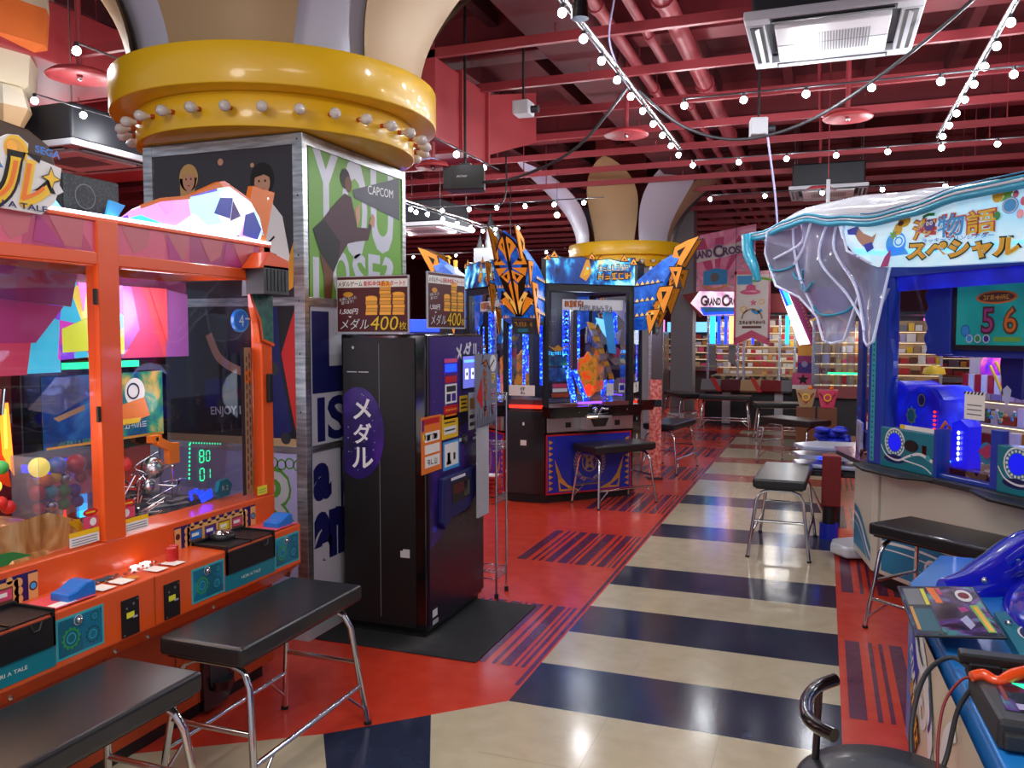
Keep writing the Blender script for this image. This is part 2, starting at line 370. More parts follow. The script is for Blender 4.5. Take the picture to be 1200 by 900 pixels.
# sprinkler-like red discs
def ceil_disc(x, y, z, r, label):
    d = thing('ceiling_disc', label, 'ceiling disc', (x, y, z), 0, 'red discs hung under the ceiling')
    b = MB('duct_red'); b.lathe([(.01, .05), (r*.8, .035), (r, 0), (r*.98, -.008), (.02, .01)], n=28); b.build('shade', d)
    MB('pipe_red').cyl((0, 0, .0), (0, 0, CZ-z-.01), .02, n=8).build('stem', d)
    MB('steel').sphere((0, 0, -.01), .02, 8, 6).build('nozzle', d)
ceil_disc(.14, 7.62, 3.4, .2, 'red disc on a short pipe between the two right light rows'); ceil_disc(-1.72, 7.56, 3.4, .2, 'red disc above the flower top of the far column')
ceil_disc(-4.93, 4.54, 3.4, .22, 'red disc with a shiny face overhead at the left'); ceil_disc(-3.0, 6.2, 2.95, .14, 'small red disc above the black wall speaker')
ceil_disc(-.1, 11.4, 3.42, .2, 'red disc in front of the far ceiling air conditioner')
# ------------------------------------------------------------------ air conditioners
mat('ac_case', '#14151c', .5)
def aircon(x, y, z, label):
    a = thing('ceiling_air_conditioner', label, 'air conditioner', (x, y, z), 0, 'cassette air conditioners')
    s = .47; b = MB('light_grey')
    for p in ((-s, s, -s, -s+.11), (-s, s, s-.11, s), (-s, -s+.11, -s+.11, s-.11), (s-.11, s, -s+.11, s-.11)): b.box(*p, 0, .05)
    b.build('frame', a, bevel=.008)
    MB('white').box(-.31, .31, -.31, .31, -.012, .04).build('intake_panel', a, bevel=.006)
    b = MB('grey')
    for i in range(26): b.box(-.2+i*.016, -.192+i*.016, -.17, .17, -.0135, -.0125)
    b.box(-.31, .31, -.004, .004, -.0138, -.0122); b.build('grille', a)
    b = MB('black')
    for sx, sy in ((0, 1), (0, -1), (1, 0), (-1, 0)):
        if sx: b.box(sx*.41-.035, sx*.41+.035, -.33, .33, -.003, .04)
        else: b.box(-.33, .33, sy*.41-.035, sy*.41+.035, -.003, .04)
    b.build('vent', a); b = MB('light_grey')
    for sx, sy in ((0, 1), (0, -1), (1, 0), (-1, 0)):
        if sx: b.obox((sx*.405, 0, -.006), (.03, .64, .004), (0, sx*.5, 0))
        else: b.obox((0, sy*.405, -.006), (.64, .03, .004), (-sy*.5, 0, 0))
    b.build('louver', a); MB('ac_case').box(-.43, .43, -.43, .43, .05, .33).build('housing', a, bevel=.02)
    for sx in (-.4, .4):
        for sy in (-.4, .4): MB('steel').cyl((sx, sy, .33), (sx, sy, CZ-z-.01), .006, n=6).build('hanger_rod', a)
    return a
aircon(0, 5.47, 3.37, 'large white ceiling air conditioner at the top right'); aircon(.0, 11.75, 3.42, 'ceiling air conditioner seen just above the ocean game canopy')
aircon(-5.7, 5.2, 3.0, 'dark housed air conditioner at the upper left behind the game sign'); aircon(-4.9, 9.9, 2.95, 'small air conditioner seen between near column and black wall speaker')
# ------------------------------------------------------------------ benches
def bench(label, loc, rz, L=.8, Wd=.37, H=.575):
    t = thing('padded_bench', label, 'bench', loc, rz)
    b = MB('vinyl'); b.box(-L/2, L/2, -Wd/2, Wd/2, H-.065, H); b.build('seat', t, bevel=.014, seg=3)
    b = MB('black'); b.box(-L/2+.02, L/2-.02, -Wd/2+.02, Wd/2-.02, H-.075, H-.062); b.build('seat_base', t)
    fx = L/2-.02; fy = Wd/2+.03; tx = L/2-.07; ty = Wd/2-.03; zt = H-.09
    def at(sx, sy, z):
        q = z/zt; return (sx*(fx+(tx-fx)*q), sy*(fy+(ty-fy)*q), z)
    for sx in (-1, 1):
        for sy in (-1, 1):
            a = at(sx, sy, 0.0); k = at(sx, sy, zt-.07); top = (sx*tx, sy*(ty-.07), zt)
            b = MB('chrome'); b.tube([a, at(sx, sy, .2), k, (sx*tx, sy*(ty-.018), zt-.022), top, (sx*tx, 0, zt)], .0125, n=10)
            lg = b.build('leg', t); r = MB('rubber'); r.cyl((a[0], a[1], 0), (a[0], a[1], .014), .0155, n=10); r.build('rubber_foot', lg)
        b = MB('chrome'); b.tube([at(sx, -1, .265), at(sx, 1, .265)], .010, n=8); b.build('end_rung', t)
    for sy in (-1, 1):
        b = MB('chrome'); b.tube([at(-1, sy, .165), at(1, sy, .165)], .0105, n=8)
        for sx in (-1, 1):
            p = at(sx, sy, .165); b.tube([(p[0]-sx*.11, p[1], p[2]), at(sx, sy, .06)], .007, n=6)
        b.build('stretcher', t)
    b = MB('chrome'); b.tube([(-tx, 0, zt+.004), (tx, 0, zt+.004)], .01, n=8); b.build('top_rail', t)
    return t
bench('black padded bench in front of the orange game, beside the black vending machine', (-1.93, 2.57, 0), PI/2, .76, .345)
bench('black padded bench cut off by the lower left corner of the photo', (-1.93, 1.63, 0), PI/2, .76, .345)
bench('black padded bench in front of the blue panel with the gold wreath', (-1.85, 7.73, 0), math.radians(51), .72, .37)
bench('black padded bench seen end on behind the one at the wreath panel', (-1.70, 9.9, 0), math.radians(80), .78, .38)
bench('black padded bench seen end on, standing alone on the striped walkway', (-.265, 6.56, 0), math.radians(88), .88, .36)
bench('long black bench in front of the white base of the ocean game', (.672, 4.78, 0), math.radians(-40), .82, .36)
bench('far bench squarely in front of the round game with the blue tube lights', (-1.55, 14.45, 0), math.radians(2), .85, .38)
bench('far bench at the left end of the round game beside the grey pillar', (-2.35, 14.9, 0), math.radians(-60), .85, .38)
bench('far bench between the striped walkway and the blue folded cloth', (-.33, 10.75, 0), math.radians(-40), .8, .38)
bench('bench partly hidden behind the far one near the blue cloth', (-.62, 13.2, 0), math.radians(10), .75, .38)
# ------------------------------------------------------------------ flower columns
mat('petal_gold', '#a98a62', .5, .1); mat('petal_gold2', '#b08a4a', .35, .5); mat('petal_white', '#c6c6d6', .35, .1); mat('petal_back', '#6d5326', .5, .3)
mat('bulb_off', '#dcd6d0', .15, coat=.4)
def petal(z0, r0, ang, m, width, H=1.25, flare=.95, tip=.75):
    b = MB(m); rg = []; n = 12
    def cross(t, off):
        z = z0+H*(t**.85); r = r0+flare*(t**1.7)+off; wd = width*(.92+.22*math.sin(PI*t*.9))*max(0, 1-t**2.6)**.75
        wd = max(wd, .01); out = []
        for k in range(n+1):
            s = (k/n-.5)*wd; th = s/max(r0, .3)*.8; out.append((r*math.cos(th), r*math.sin(th)+(s*.1), z))
        return out
    for off in (0, .012):
        rs = [cross(i/22, off) for i in range(23)]
        b.T = Matrix.Rotation(ang, 4, 'Z'); b.rings(rs if off == 0 else rs, False, closed=False)
    return b
def flower_column(loc, label, ringz, golds, whites, wfront):
    t = thing('flower_column', label, 'column', loc)
    MB('deep_red').box(-.4, .4, -.4, .4, ringz+.3, CZ-.001).build('upper_shaft', t)
    b = MB('ring_yellow'); b.lathe([(.55, .17), (.90, .17), (.90, .37), (.55, .37)], (0, 0, ringz), 72, caps=False); b.build('ring', t, bevel=.006)
    b = MB('ring_yellow'); b.lathe([(.5, 0), (.77, 0), (.77, .17), (.5, .17)], (0, 0, ringz), 72, caps=False); b.build('lower_ring', t, bevel=.004)
    b = MB('tan'); b.disc(0, 0, .76, ringz+.001, axis='z', n=48); b.build('soffit', t)
    for k in range(30):
        a = 2*PI*k/30; b = MB('orange_dark'); b.T = Matrix.Rotation(a, 4, 'Z') @ Matrix.Translation((.77, 0, ringz+.085)) @ Matrix.Rotation(PI/2+.12, 4, 'Y')
        b.cyl((0, 0, -.01), (0, 0, .025), .012, n=8); b.m('bulb_off'); b.lathe([(.011, .02), (.014, .035), (.026, .058), (.029, .075), (.024, .092), (.008, .102)], n=10); b.build('bulb', t)
    for a in whites: petal(ringz+.36, .76 if wfront else .72, math.radians(a), 'petal_white', .60 if wfront else .92, 1.24, 1.05).build('white_petal', t)
    for a in golds: petal(ringz+.36, .68 if wfront else .78, math.radians(a), 'petal_gold', .74, 1.2, .5 if wfront and a == -93 else 1.05).build('gold_petal', t)
    return t
pat('alu', 'noise', 6, [(.3, '#8f9092'), (.7, '#d9d9d9')], rough=.3, metal=.9, stretch=(1, 1, 9))
col = flower_column((-2.985, 4.15, 0), 'near square column with posters, yellow bulb ring and giant gold and white petals', 2.62, [-72+72*k for k in range(5)], [-36+72*k for k in range(5)], False)
X0, X1, YF, YB = -.499, .499, -.52, .56    # body half sizes around the loc; -Y face, +X face
b = MB('grey'); b.box(X0+.01, X1-.01, YF+.01, YB-.01, 0.05, 2.62); b.build('core', col)
b = MB('light_grey'); b.box(X0, X1, YF, YB, 0, .22); b.build('base', col)
def frames(b, ax, zs):
    pass
b = MB('alu'); w = .05
for x0, x1 in ((X0-.012, X0+w), (X1-w, X1+.012)):
    for y0, y1 in ((YF-.012, YF+w*.6), (YB-w*.6, YB+.012)): b.box(x0, x1, y0, y1, .22, 2.61)
for z0, z1 in ((2.555, 2.61), (1.745, 1.79), (.985, 1.02)):
    b.box(X0, X1, YF-.01, YF+.01, z0, z1); b.box(X1-.01, X1+.01, YF, YB, z0, z1)
b.m('dark_grey')
for z in (2.58, 2.3, 2.0, 1.77, 1.5, 1.2): b.sphere((X1-.02, YF-.012, z), .005, 6, 4)
b.build('metal_frame', col, bevel=.003)
# left (camera facing) posters : faces -Y
b = MB('void_dark'); y = YF-.003; b.m('indigo'); mat('poster_dark', '#2a2129', .35, coat=.3); b.m('poster_dark').rect(X0+.04, X1-.04, 1.79, 2.555, y)
def face(b, x, z, s, hair, skin='skin', y=0, long=False):
    b.m(hair).disc(x, z+s*.12, s*.62, y-.0005, s*.72)
    if long: b.flat([(x-s*.6, z+s*.1), (x-s*.55, z-s*1.0), (x-s*.2, z-s*1.05), (x+s*.3, z-s*.9), (x+s*.55, z+s*.1)], y-.0005)
    b.m(skin).disc(x, z-s*.02, s*.40, y-.001, s*.55); b.rect(x-s*.16, x+s*.16, z-s*.8, z-s*.4, y-.0009)
    b.m('hair_black').disc(x-s*.16, z+.05*s, s*.055, y-.0015, n=8); b.disc(x+s*.16, z+.05*s, s*.055, y-.0015, n=8); b.m('red').disc(x, z-s*.3, s*.1, y-.0015, s*.035, n=10)
    b.m(hair).flat([(x-s*.42, z+s*.2), (x-s*.3, z+s*.55), (x+s*.25, z+s*.6), (x+s*.45, z+s*.15), (x+s*.1, z+s*.32)], y-.0017)
b.m('black').rect(X0+.08, X0+.38, 1.8, 2.2, y-.0003); b.m('hair_blond'); face(b, -.21, 2.42, .1, 'hair_blond', y=y, long=True)
b.m('dark_grey').flat([(-.36, 1.8), (-.34, 2.22), (-.25, 2.33), (-.17, 2.33), (-.08, 2.22), (-.06, 1.8)], y-.0006)
face(b, .26, 2.38, .12, 'hair_black', y=y); b.m('white').flat([(.12, 1.8), (.14, 2.18), (.22, 2.28), (.31, 2.28), (.38, 2.2), (.42, 2.0), (.40, 1.8)], y-.0006)
b.m('black').stroke([(.2, 2.06), (.24, 2.1), (.28, 2.06), (.33, 2.1)], .012, y-.0012).stroke([(.2, 2.0), (.26, 2.03), (.34, 2.0)], .016, y-.0012).stroke([(.22, 1.96), (.32, 1.95)], .012, y-.0012)
b.m('gold').flat([(.38, 1.8), (.44, 1.84), (.455, 2.1), (.42, 2.0)], y-.001)
b.m('skin').disc(.0, 2.50, .018, y-.001); b.disc(.2, 2.47, .012, y-.001)
b.build('poster', col)
b = MB('black'); b.rect(X0+.04, X1-.04, 1.02, 1.745, y); b.m('red').flat([(.36, 1.5), (.45, 1.74), (.455, 1.05), (.42, 1.2)], y-.0008)
b.m('navy').flat([(.2, 1.74), (.34, 1.74), (.36, 1.4), (.42, 1.1), (.3, 1.05), (.2, 1.2)], y-.0006); b.m('dark_grey').disc(.31, 1.42, .035, y-.0009)
b.m('tan').rect(X0+.04, X1-.04, 1.02, 1.06, y-.0009); b.m('dark_grey').disc(.38, 1.06, .03, y-.0012); b.m('light_grey').text('ENJOY IT?', .03, 1.19, w=.25, h=.055, y=y-.0012, offset=.02, rot=.05); b.m('skin').stroke([(-.1, 1.6), (-.04, 1.48), (.06, 1.42), (.14, 1.40)], .045, y-.001, sm=4); b.m('maroon').flat([(-.05, 1.26), (.1, 1.32), (.13, 1.26)], y-.0011); b.build('poster', col)
b = MB('lavender'); b.rect(X0+.04, X1-.04, .22, .985, y); b.m('green')
mat('poster_green', '#4f8f2c', .5); b.m('poster_green')
b.otext('R', .33, .72, h=.34, y=y-.001, c1='light_grey', c2='poster_green', off=.045, dy=.0006)
for k in range(6): b.m('poster_green').annulus(.2+.05*k, .93-.008*(k % 2), .03, .008, y-.001)
b.build('poster', col)
# right (aisle facing) posters : faces +X, local frame u = +y
MX = Matrix(((0, -1, 0, X1+.003), (1, 0, 0, 0), (0, 0, 1, 0), (0, 0, 0, 1)))   # (u, d, z) -> x = X1-d , y = u
b = MB('light_grey').at(MX); mat('poster_lime', '#69a52f', .5); mat('poster_white', '#c9ccd8', .4)
b.m('poster_lime').rect(YF+.05, YB-.03, 1.79, 2.555, 0)
b.m('poster_white')
for ch, u, z, ww, h in (('Y', -.31, 2.39, .26, .36), ('O', -.02, 2.3, .27, .56), ('U', .29, 2.33, .27, .5), ('L', -.36, 1.87, .16, .26), ('O', -.17, 1.93, .17, .25), ('S', .02, 1.93, .15, .25), ('E', .19, 1.94, .14, .25), ('?', .35, 1.94, .14, .25)):
    v, fs, Wc, Hc = textgeo(ch, .03)
    b.add([(p.x*ww/Wc+u, -.0008, p.y*h/Hc+z) for p in v], fs)
# cone-shouting figure in dark clothes
b.m('hair_black').disc(-.12, 2.45, .05, -.0022, .055); b.m('brown').disc(-.09, 2.425, .035, -.0024, .045); mat('jumper', '#4b2b36', .6); b.m('jumper')
b.flat([(-.13, 2.37), (-.06, 2.36), (0, 2.2), (.12, 2.21), (.14, 2.25), (.16, 2.22), (.12, 2.14), (-.01, 2.12), (-.1, 2.1), (-.2, 2.0), (-.33, 2.08), (-.36, 2.19), (-.28, 2.26)], -.0020)
b.m('hair_black').flat([(-.36, 2.19), (-.33, 2.2), (-.18, 2.1), (-.2, 2.0), (-.25, 1.93), (-.37, 2.02), (-.44, 2.14)], -.0024)
b.m('brown').flat([(-.38, 2.02), (-.25, 1.94), (-.27, 1.79), (-.34, 1.79), (-.34, 1.9)], -.0021); b.m('skin').flat([(.13, 2.24), (.19, 2.22), (.2, 2.28), (.17, 2.3)], -.0026).flat([(-.02, 2.3), (.03, 2.34), (.03, 2.25), (.0, 2.2)], -.0018)
b.m('dark_grey').flat([(-.04, 2.405), (.5, 2.56), (.5, 2.30), (-.03, 2.36)], -.0023); mat('cone_grey', '#3c3b4a', .5); b.m('cone_grey').flat([(-.04, 2.405), (.5, 2.56), (.5, 2.30), (-.03, 2.36)], -.0025)
b.m('white').text('CAPCOM', .27, 2.44, w=.3, h=.05, y=-.003, rot=.06)
b.build('poster', col)
b = MB('poster_white').at(MX); b.rect(YF+.05, YB-.03, 1.02, 1.745, 0).rect(YF+.05, YB-.03, .22, .985, 0)
mat('letter_navy', '#14185e', .5); b.m('letter_navy').flat([(-.46, 1.72), (-.3, 1.72), (-.3, 1.43), (-.08, 1.43), (-.08, 1.29), (-.46, 1.29)], -.001)
b.text('IS', -.27, 1.15, w=.27, h=.22, y=-.001, offset=.03)
b.m('letter_navy').text('a', -.38, .82, h=.16, y=-.001, offset=.06).flat([(-.2, .98), (.3, .98), (.3, .6), (-.2, .6)], -.0008); b.m('letter_navy').text('am', -.27, .53, w=.34, h=.2, y=-.0015, offset=.08)
b.m('light_grey').rect(-.18, .28, .62, .96, -.0012); b.m('letter_navy').text('an', .05, .78, w=.34, h=.22, y=-.002, offset=.05)
b.m('black').rect(YF+.05, YB-.03, .985, 1.02, -.0011); b.build('poster', col)
col2 = flower_column((-2.985, 13.15, 0), 'far square column with yellow ring and a flower of gold and white petals', 2.62, [-93, -3, 87, 177], [-44, 42, 132, -142], True)
b = MB('grey'); b.box(-.5, .5, -.5, .5, 0, 2.62); b.build('core', col2)
b = MB('alu')
for x in (-.5, .5):
    for y in (-.5, .5): b.box(x-.02, x+.02, y-.02, y+.02, 0, 2.62)
b.build('metal_frame', col2)
# ------------------------------------------------------------------ medal vending machine
pat('star_purple', 'noise', 4.5, [(.30, '#150b38'), (.5, '#2b1668'), (.68, '#54249a')], rough=.35, detail=4)
pat('galaxy', 'noise', 5, [(.3, '#140a35'), (.5, '#3a1c8a'), (.7, '#6a2f86')], rough=.3)
v = thing('medal_vending_machine', 'tall black medal vending machine with purple starry front on a rubber mat', 'vending machine', (-2.165, 4.235, 0))
hx, hy = .25, .375
b = MB('gloss_black'); b.box(-hx, hx, -hy, hy, .04, 1.6); b.build('cabinet', v, bevel=.008)
MB('black').box(-hx+.02, hx-.02, -hy+.02, hy-.02, 0, .05).build('plinth', v)
b = MB('black'); b.box(-.235, .19, -hy-.006, -hy, .06, 1.58); b.m('light_grey').rect(-.21, -.15, 1.398, 1.404, -hy-.008).rect(-.14, -.08, 1.398, 1.404, -hy-.008)
b.m('steel').cyl((-.17, -hy-.012, 1.53), (-.17, -hy-.006, 1.53), .008, n=12); b.m('grey').rect(-.02, -.017, .1, 1.55, -hy-.0065); b.m('light_grey').rect(.10, .155, .43, .465, -hy-.0075).rect(.115, .155, .465, .475, -hy-.0075)
b.build('side_door', v)
b = MB('star_purple')   # big ellipse with vertical lettering on the side
pts = [(max(-.235, -.145+.155*math.cos(a)), 1.075+.245*math.sin(a)) for a in [2*PI*k/48 for k in range(48)]]
b.flat(pts, -hy-.0075)
for ch, z in (('メ', 1.205), ('ダ', 1.075), ('ル', .945)): b.m('white').text(ch, -.12, z, h=.105, y=-hy-.009, offset=.02)
random.seed(3); b.m('lavender')
for k in range(22):
    a = random.random()*6.28; r = random.random()**.5; b.disc(-.13+.09*r*math.cos(a), 1.075+.21*r*math.sin(a), .0022+.002*random.random(), -hy-.0085, n=6)
b.build('lettered_oval', v)
MV = Matrix(((0, -1, 0, hx+.001), (1, 0, 0, 0), (0, 0, 1, 0), (0, 0, 0, 1)))  # front faces +X; u = y
b = MB('indigo').at(MV); mat('mv_purple', '#3c2a78', .35); mat('mv_dark', '#1b1026', .3)
b.m('mv_dark').box(-hy+.01, hy-.01, -.012, 0, .07, 1.59)
b.m('mv_purple').flat([(-hy+.02, 1.02), (-hy+.02, 1.585), (hy-.012, 1.585), (hy-.012, 1.42), (.1, 1.2)], -.0125)
b.m('star_purple').flat([(-hy+.02, .62), (-.1, .66), (.1, .74), (.25, .85), (.33, 1.0), (.35, 1.1), (.2, 1.12), (-.1, 1.05), (-hy+.02, 1.02)], -.0126)
b.m('star_purple').flat([(-hy+.02, .62), (-hy+.02, .48), (-.22, .52), (-.05, .6), (.08, .7)], -.0125)
b.m('lavender').annulus(.18, 1.2, .35, .012, -.0128, a0=2.2, a1=3.4)
b.m('white').text('メダル', .13, 1.50, w=.33, h=.11, y=-.014, offset=.03)
for k in range(30): b.disc(random.uniform(-.33, .33), random.uniform(.55, 1.35), .0025, -.0128, n=6)
b.build('front_panel', v)
def sticker(u0, u1, z0, z1, base, items, name='sticker', d=-.014):
    b = MB(base).at(MV); b.box(u0, u1, d, d+.0015, z0, z1); 
    for it in items:
        b.m(it[0]); a0, a1, c0, c1 = it[1:5]; b.rect(u0+(u1-u0)*a0, u0+(u1-u0)*a1, z0+(z1-z0)*c0, z0+(z1-z0)*c1, d-.0006)
    return b.build(name, v)
W_ = 'white'
s = sticker(-.19, -.005, 1.33, 1.475, 'purple', [('e_blue', .1, .9, .45, .75), ('pink', .05, .95, .8, .95), ('red', .1, .9, .05, .3)])
sticker(-.17, -.02, 1.225, 1.33, 'paper', [('navy', .1, .45, .1, .5), ('purple', .55, .9, .1, .5), ('dark_grey', .1, .9, .6, .9)])
sticker(-.19, -.005, 1.14, 1.215, 'red', [('orange_flat', .1, .9, .2, .35), ('orange_flat', .1, .9, .6, .75)])
sticker(.02, .13, 1.165, 1.255, 'yellow', [('black', .1, .9, .2, .3), ('black', .2, .8, .45, .55), ('black', .1, .9, .7, .8)])
sticker(.145, .265, 1.05, 1.265, 'paper', [('gold', .1, .9, .55, .85), ('dark_grey', .1, .9, .1, .2), ('dark_grey', .1, .9, .3, .4)])
sticker(-.215, -.005, 1.035, 1.17, 'yellow', [('white', .12, .88, .18, .48), ('dark_grey', .15, .8, .62, .68), ('dark_grey', .18, .8, .3, .36)])
sticker(-.20, .01, .865, 1.02, 'sky', [('paper', .08, .92, .12, .92), ('black', .25, .42, .25, .6), ('yellow', .2, .48, .18, .3), ('brown', .62, .74, .3, .55)])
b = MB('orange_flat').at(MV); b.box(-.46, -.225, -.016, -.014, .885, 1.178)      # tall orange sheet overhanging the corner
for it in (('red', .1, .9, .86, .96), ('paper', .15, .9, .55, .72), ('paper', .15, .9, .34, .5), ('paper', .15, .9, .1, .3), ('purple', .02, .12, .75, .95), ('yellow', .05, .2, .6, .7), ('brown', .25, .4, .58, .68), ('brown', .6, .75, .58, .68)):
    b.m(it[0]).rect(-.46+.235*it[1], -.46+.235*it[2], .885+.293*it[3], .885+.293*it[4], -.0165)
b.m('black').scrib(-.34, 1.07, .13, .03, -.0172, 4, seed=4).scrib(-.34, .94, .13, .03, -.0172, 3, seed=7); b.build('hanging_sheet', v)
b = MB('black').at(MV); b.box(.045, .275, -.018, -.008, 1.285, 1.485); mat('scr', '#7d84d8', .3, emit='#6f74e0', es=.8); b.m('scr').rect(.055, .255, 1.295, 1.475, -.0185)
b.m('e_softwhite').rect(.085, .13, 1.345, 1.405, -.019).rect(.17, .215, 1.345, 1.405, -.019); b.m('purple').disc(.107, 1.375, .012, -.0195).disc(.192, 1.375, .012, -.0195); b.m('e_lblue').rect(.07, .24, 1.44, 1.455, -.019)
b.build('touch_screen', v)
b = MB('dark_grey').at(MV); b.cyl((.07, -.012, 1.01), (.07, -.03, 1.01), .03, n=20); b.m('steel').cyl((.07, -.03, 1.01), (.07, -.034, 1.01), .02, n=16); b.m('white').rect(.01, .04, 1.0, 1.02, -.0145); b.build('coin_knob', v)
b = MB('steel').at(MV); b.box(.20, .31, -.045, -.012, .90, .965); b.m('black').rect(.22, .29, .945, .95, -.0455); b.m('white').rect(.2, .29, .99, 1.005, -.0145).rect(.23, .27, 1.02, 1.028, -.0145).rect(.24, .27, .84, .85, -.0145).rect(.225, .285, .81, .818, -.0145); b.build('bill_slot', v)
b = MB('navy').at(MV)   # payout bay
b.prism([(-.26, .835), (.20, .845), (.22, .83), (.19, .68), (.08, .62), (-.16, .60), (-.24, .56), (-.27, .6)], -.045, -.01)
b.build('payout_frame', v, bevel=.008)
b = MB('black').at(MV); b.prism([(-.17, .80), (.10, .80), (.09, .69), (-.15, .68)], -.0465, -.04); b.m('maroon').rect(-.14, .0, .73, .785, -.047); b.m('gloss_black').rect(0.0, .08, .7, .78, -.047); b.m('white').rect(-.17, .02, .81, .826, -.0463)
b.build('payout_bay', v)
b = MB('white').at(MV); b.rect(.31, .34, .62, .65, -.0135); b.m('grey').cyl((.335, -.012, .66), (.335, -.02, .66), .008, n=10); b.m('white').rect(-.34, -.28, .11, .15, -.0135); b.m('light_grey').rect(-.34, -.27, .07, .095, -.0135); b.m('royal').rect(-.33, -.29, .56, .59, -.0135); b.build('labels', v)
# price boards standing on it
def coins(b, x, z, s, y):
    for cx, h, ww in ((-.9, 5, .75), (.0, 9, .72), (.85, 6, .75)):
        for k in range(h): b.m('gold' if k % 2 else 'bright_gold').rect(x+(cx-ww/2)*s+(k % 3)*.02*s, x+(cx+ww/2)*s+(k % 3)*.02*s, z+k*.2*s, z+(k+.88)*.2*s, y-.0006)
        b.m('bright_gold').disc(x+cx*s, z+h*.2*s, ww*.5*s, y-.0008, .1*s, n=16)
def price_board(label, loc, rz, w, h):
    p = thing('price_sign', label, 'sign', loc, rz)
    b = MB('light_grey'); b.box(-w/2, w/2, -.004, .004, 0, h); b.m('clear').rect(-w/2-.008, w/2+.008, -.008, h+.008, .006); b.build('board', p)
    b = MB('maroon'); y = -.005; b.rect(-w/2+.008, w/2-.008, .008, h*.80, y); b.rect(-w/2+.008, w/2-.008, h*.94, h*.985, y); b.m('paper').rect(-w/2+.008, w/2-.008, h*.80, h*.94, y)
    b.m('hair_black').text('メダルゲーム', -w*.3, h*.865, w=w*.34, h=h*.09, y=y-.001, offset=.01); b.m('red').text('新料金体系スタート!!', w*.17, h*.865, w=w*.56, h=h*.095, y=y-.001, offset=.015)
    coins(b, w*.18, h*.32, w*.21, y); b.m('white').text('お得になった\n選べます！', -w*.33, h*.58, w=w*.24, h=h*.12, y=y-.001, rot=.12)
    b.m('white').text('1,500円', -w*.32, h*.38, w=w*.26, h=h*.1, y=y-.001, offset=.015, shear=.2); b.flat([(-w*.33, h*.3), (-w*.28, h*.3), (-w*.305, h*.27)], y-.001)
    b.otext('メダル', -w*.24, h*.16, w=w*.4, h=h*.19, y=y-.002, c1='white', c2='hair_black', off=.03, shear=.2); b.otext('400', w*.17, h*.175, w=w*.38, h=h*.24, y=y-.002, c1='yellow', c2='hair_black', off=.04, shear=.15); b.otext('枚', w*.42, h*.13, w=w*.1, y=y-.002, c1='yellow', c2='hair_black', off=.03)
    b.m('gold').disc(-w*.33, h*.68, w*.07, y-.001, h*.045)
    b.build('print', p); return p
price_board('maroon price sign with gold coins reading メダル400枚 that faces the camera', (-2.262, 3.93, 1.605), 0, .44, .305)
price_board('price sign with coin stacks on the vending machine turned towards the walkway', (-1.94, 4.17, 1.63), PI/2-.1, .40, .30)
pat('mat_worn', 'noise', 2.2, [(.45, '#191a1d'), (.62, '#26272a'), (.75, '#4a4a4a')], rough=.75, detail=8)
b = MB('mat_worn'); b.box(-2.475, -1.56, 3.67, 4.58, .001, .007); tag(b.build('rubber_mat', bevel=.002), 'scuffed black rubber mat under the vending machine', 'mat')
# ------------------------------------------------------------------ wire rack
r = thing('wire_rack', 'tall narrow chrome wire rack behind the black vending machine', 'rack', (-2.0, 4.715, 0))
for x in (-.17, .17):
    for y in (-.085, .085):
        b = MB('chrome'); b.cyl((x, y, .03), (x, y, 1.22), .0075, n=8); b.m('rubber').cyl((x, y, 0), (x, y, .03), .013, n=10); b.build('post', r)
for z in (.12, .58, .90, 1.2):
    b = MB('chrome')
    for dz in (0, .04):
        for y in (-.085, .085): b.tube([(-.17, y, z+dz), (.17, y, z+dz)], .0035, n=6)
        for x in (-.17, .17): b.tube([(x, -.085, z+dz), (x, .085, z+dz)], .0035, n=6)
    for k in range(12): x = -.155+k*.028; b.tube([(x, -.085, z+.04), (x, .085, z+.04)], .002, n=5)
    for k in range(9):
        y = -.08+k*.02; b.tube([(.17, y, z), (.17, y+.01, z+.04)], .002, n=4)
    b.build('wire_shelf', r)
for k in range(5):
    b = MB('red'); b.box(-.06, .06, -.075, .075, 0, .022); b.m('paper').rect(-.02, .05, -.05, .05, .0225, 'z')
    o = tag(b.build('snack_packet', bevel=.006), 'red packet on the rack, %s' % ('lowest in the stack', 'second from the bottom of the stack', 'middle one of the stack', 'second from the top of the stack', 'topmost of the stack')[k], 'packet', 'red packets on the wire rack'); o.location = (-1.92+.004*k, 4.715, .621+k*.024); o.rotation_euler = (0, 0, .1*(k-2))
p = thing('clear_poster', 'see-through poster with orange and purple lettering hung beside the vending machine', 'poster', (-1.83, 4.47, 1.07), PI/2)
b = MB('acrylic'); b.box(-.175, .175, -.002, .002, 0, .42); b.build('sheet', p); y = -.003
mat('pst', '#8f95a8', .35, .3)
b = MB('pst'); b.flat([(-.17, .0), (.17, .02), (.175, .41), (-.17, .42)], y)
b.m('hair_black'); b.stroke([(-.05, .41), (-.08, .36), (0, .38), (.04, .33), (.12, .38)], .012, y-.001)
b.m('white').disc(.1, .36, .05, y-.0008); b.m('red').flat([(-.15, .17), (-.07, .29), (-.06, .1)], y-.001)
for i in range(7): b.m('maroon').scrib(-.02, .36-i*.047, .055, .04, y-.0015, 1, 0, i+30, .3); b.m('orange_flat').scrib(-.02, .36-i*.047, .05, .038, y-.0025, 1, 0, i+30, .16)
for i in range(3): b.m('white').scrib(.10, .27-i*.09, .075, .06, y-.0015, 1, 0, i+50, .3); b.m('yellow' if i == 0 else 'magenta').scrib(.10, .27-i*.09, .07, .056, y-.0025, 1, 0, i+50, .16)
b.m('dark_grey')
for k in range(14): b.stroke([(-.17+.025*k, .0), (-.16+.025*k, .05+.03*(k % 3))], .006, y-.001)
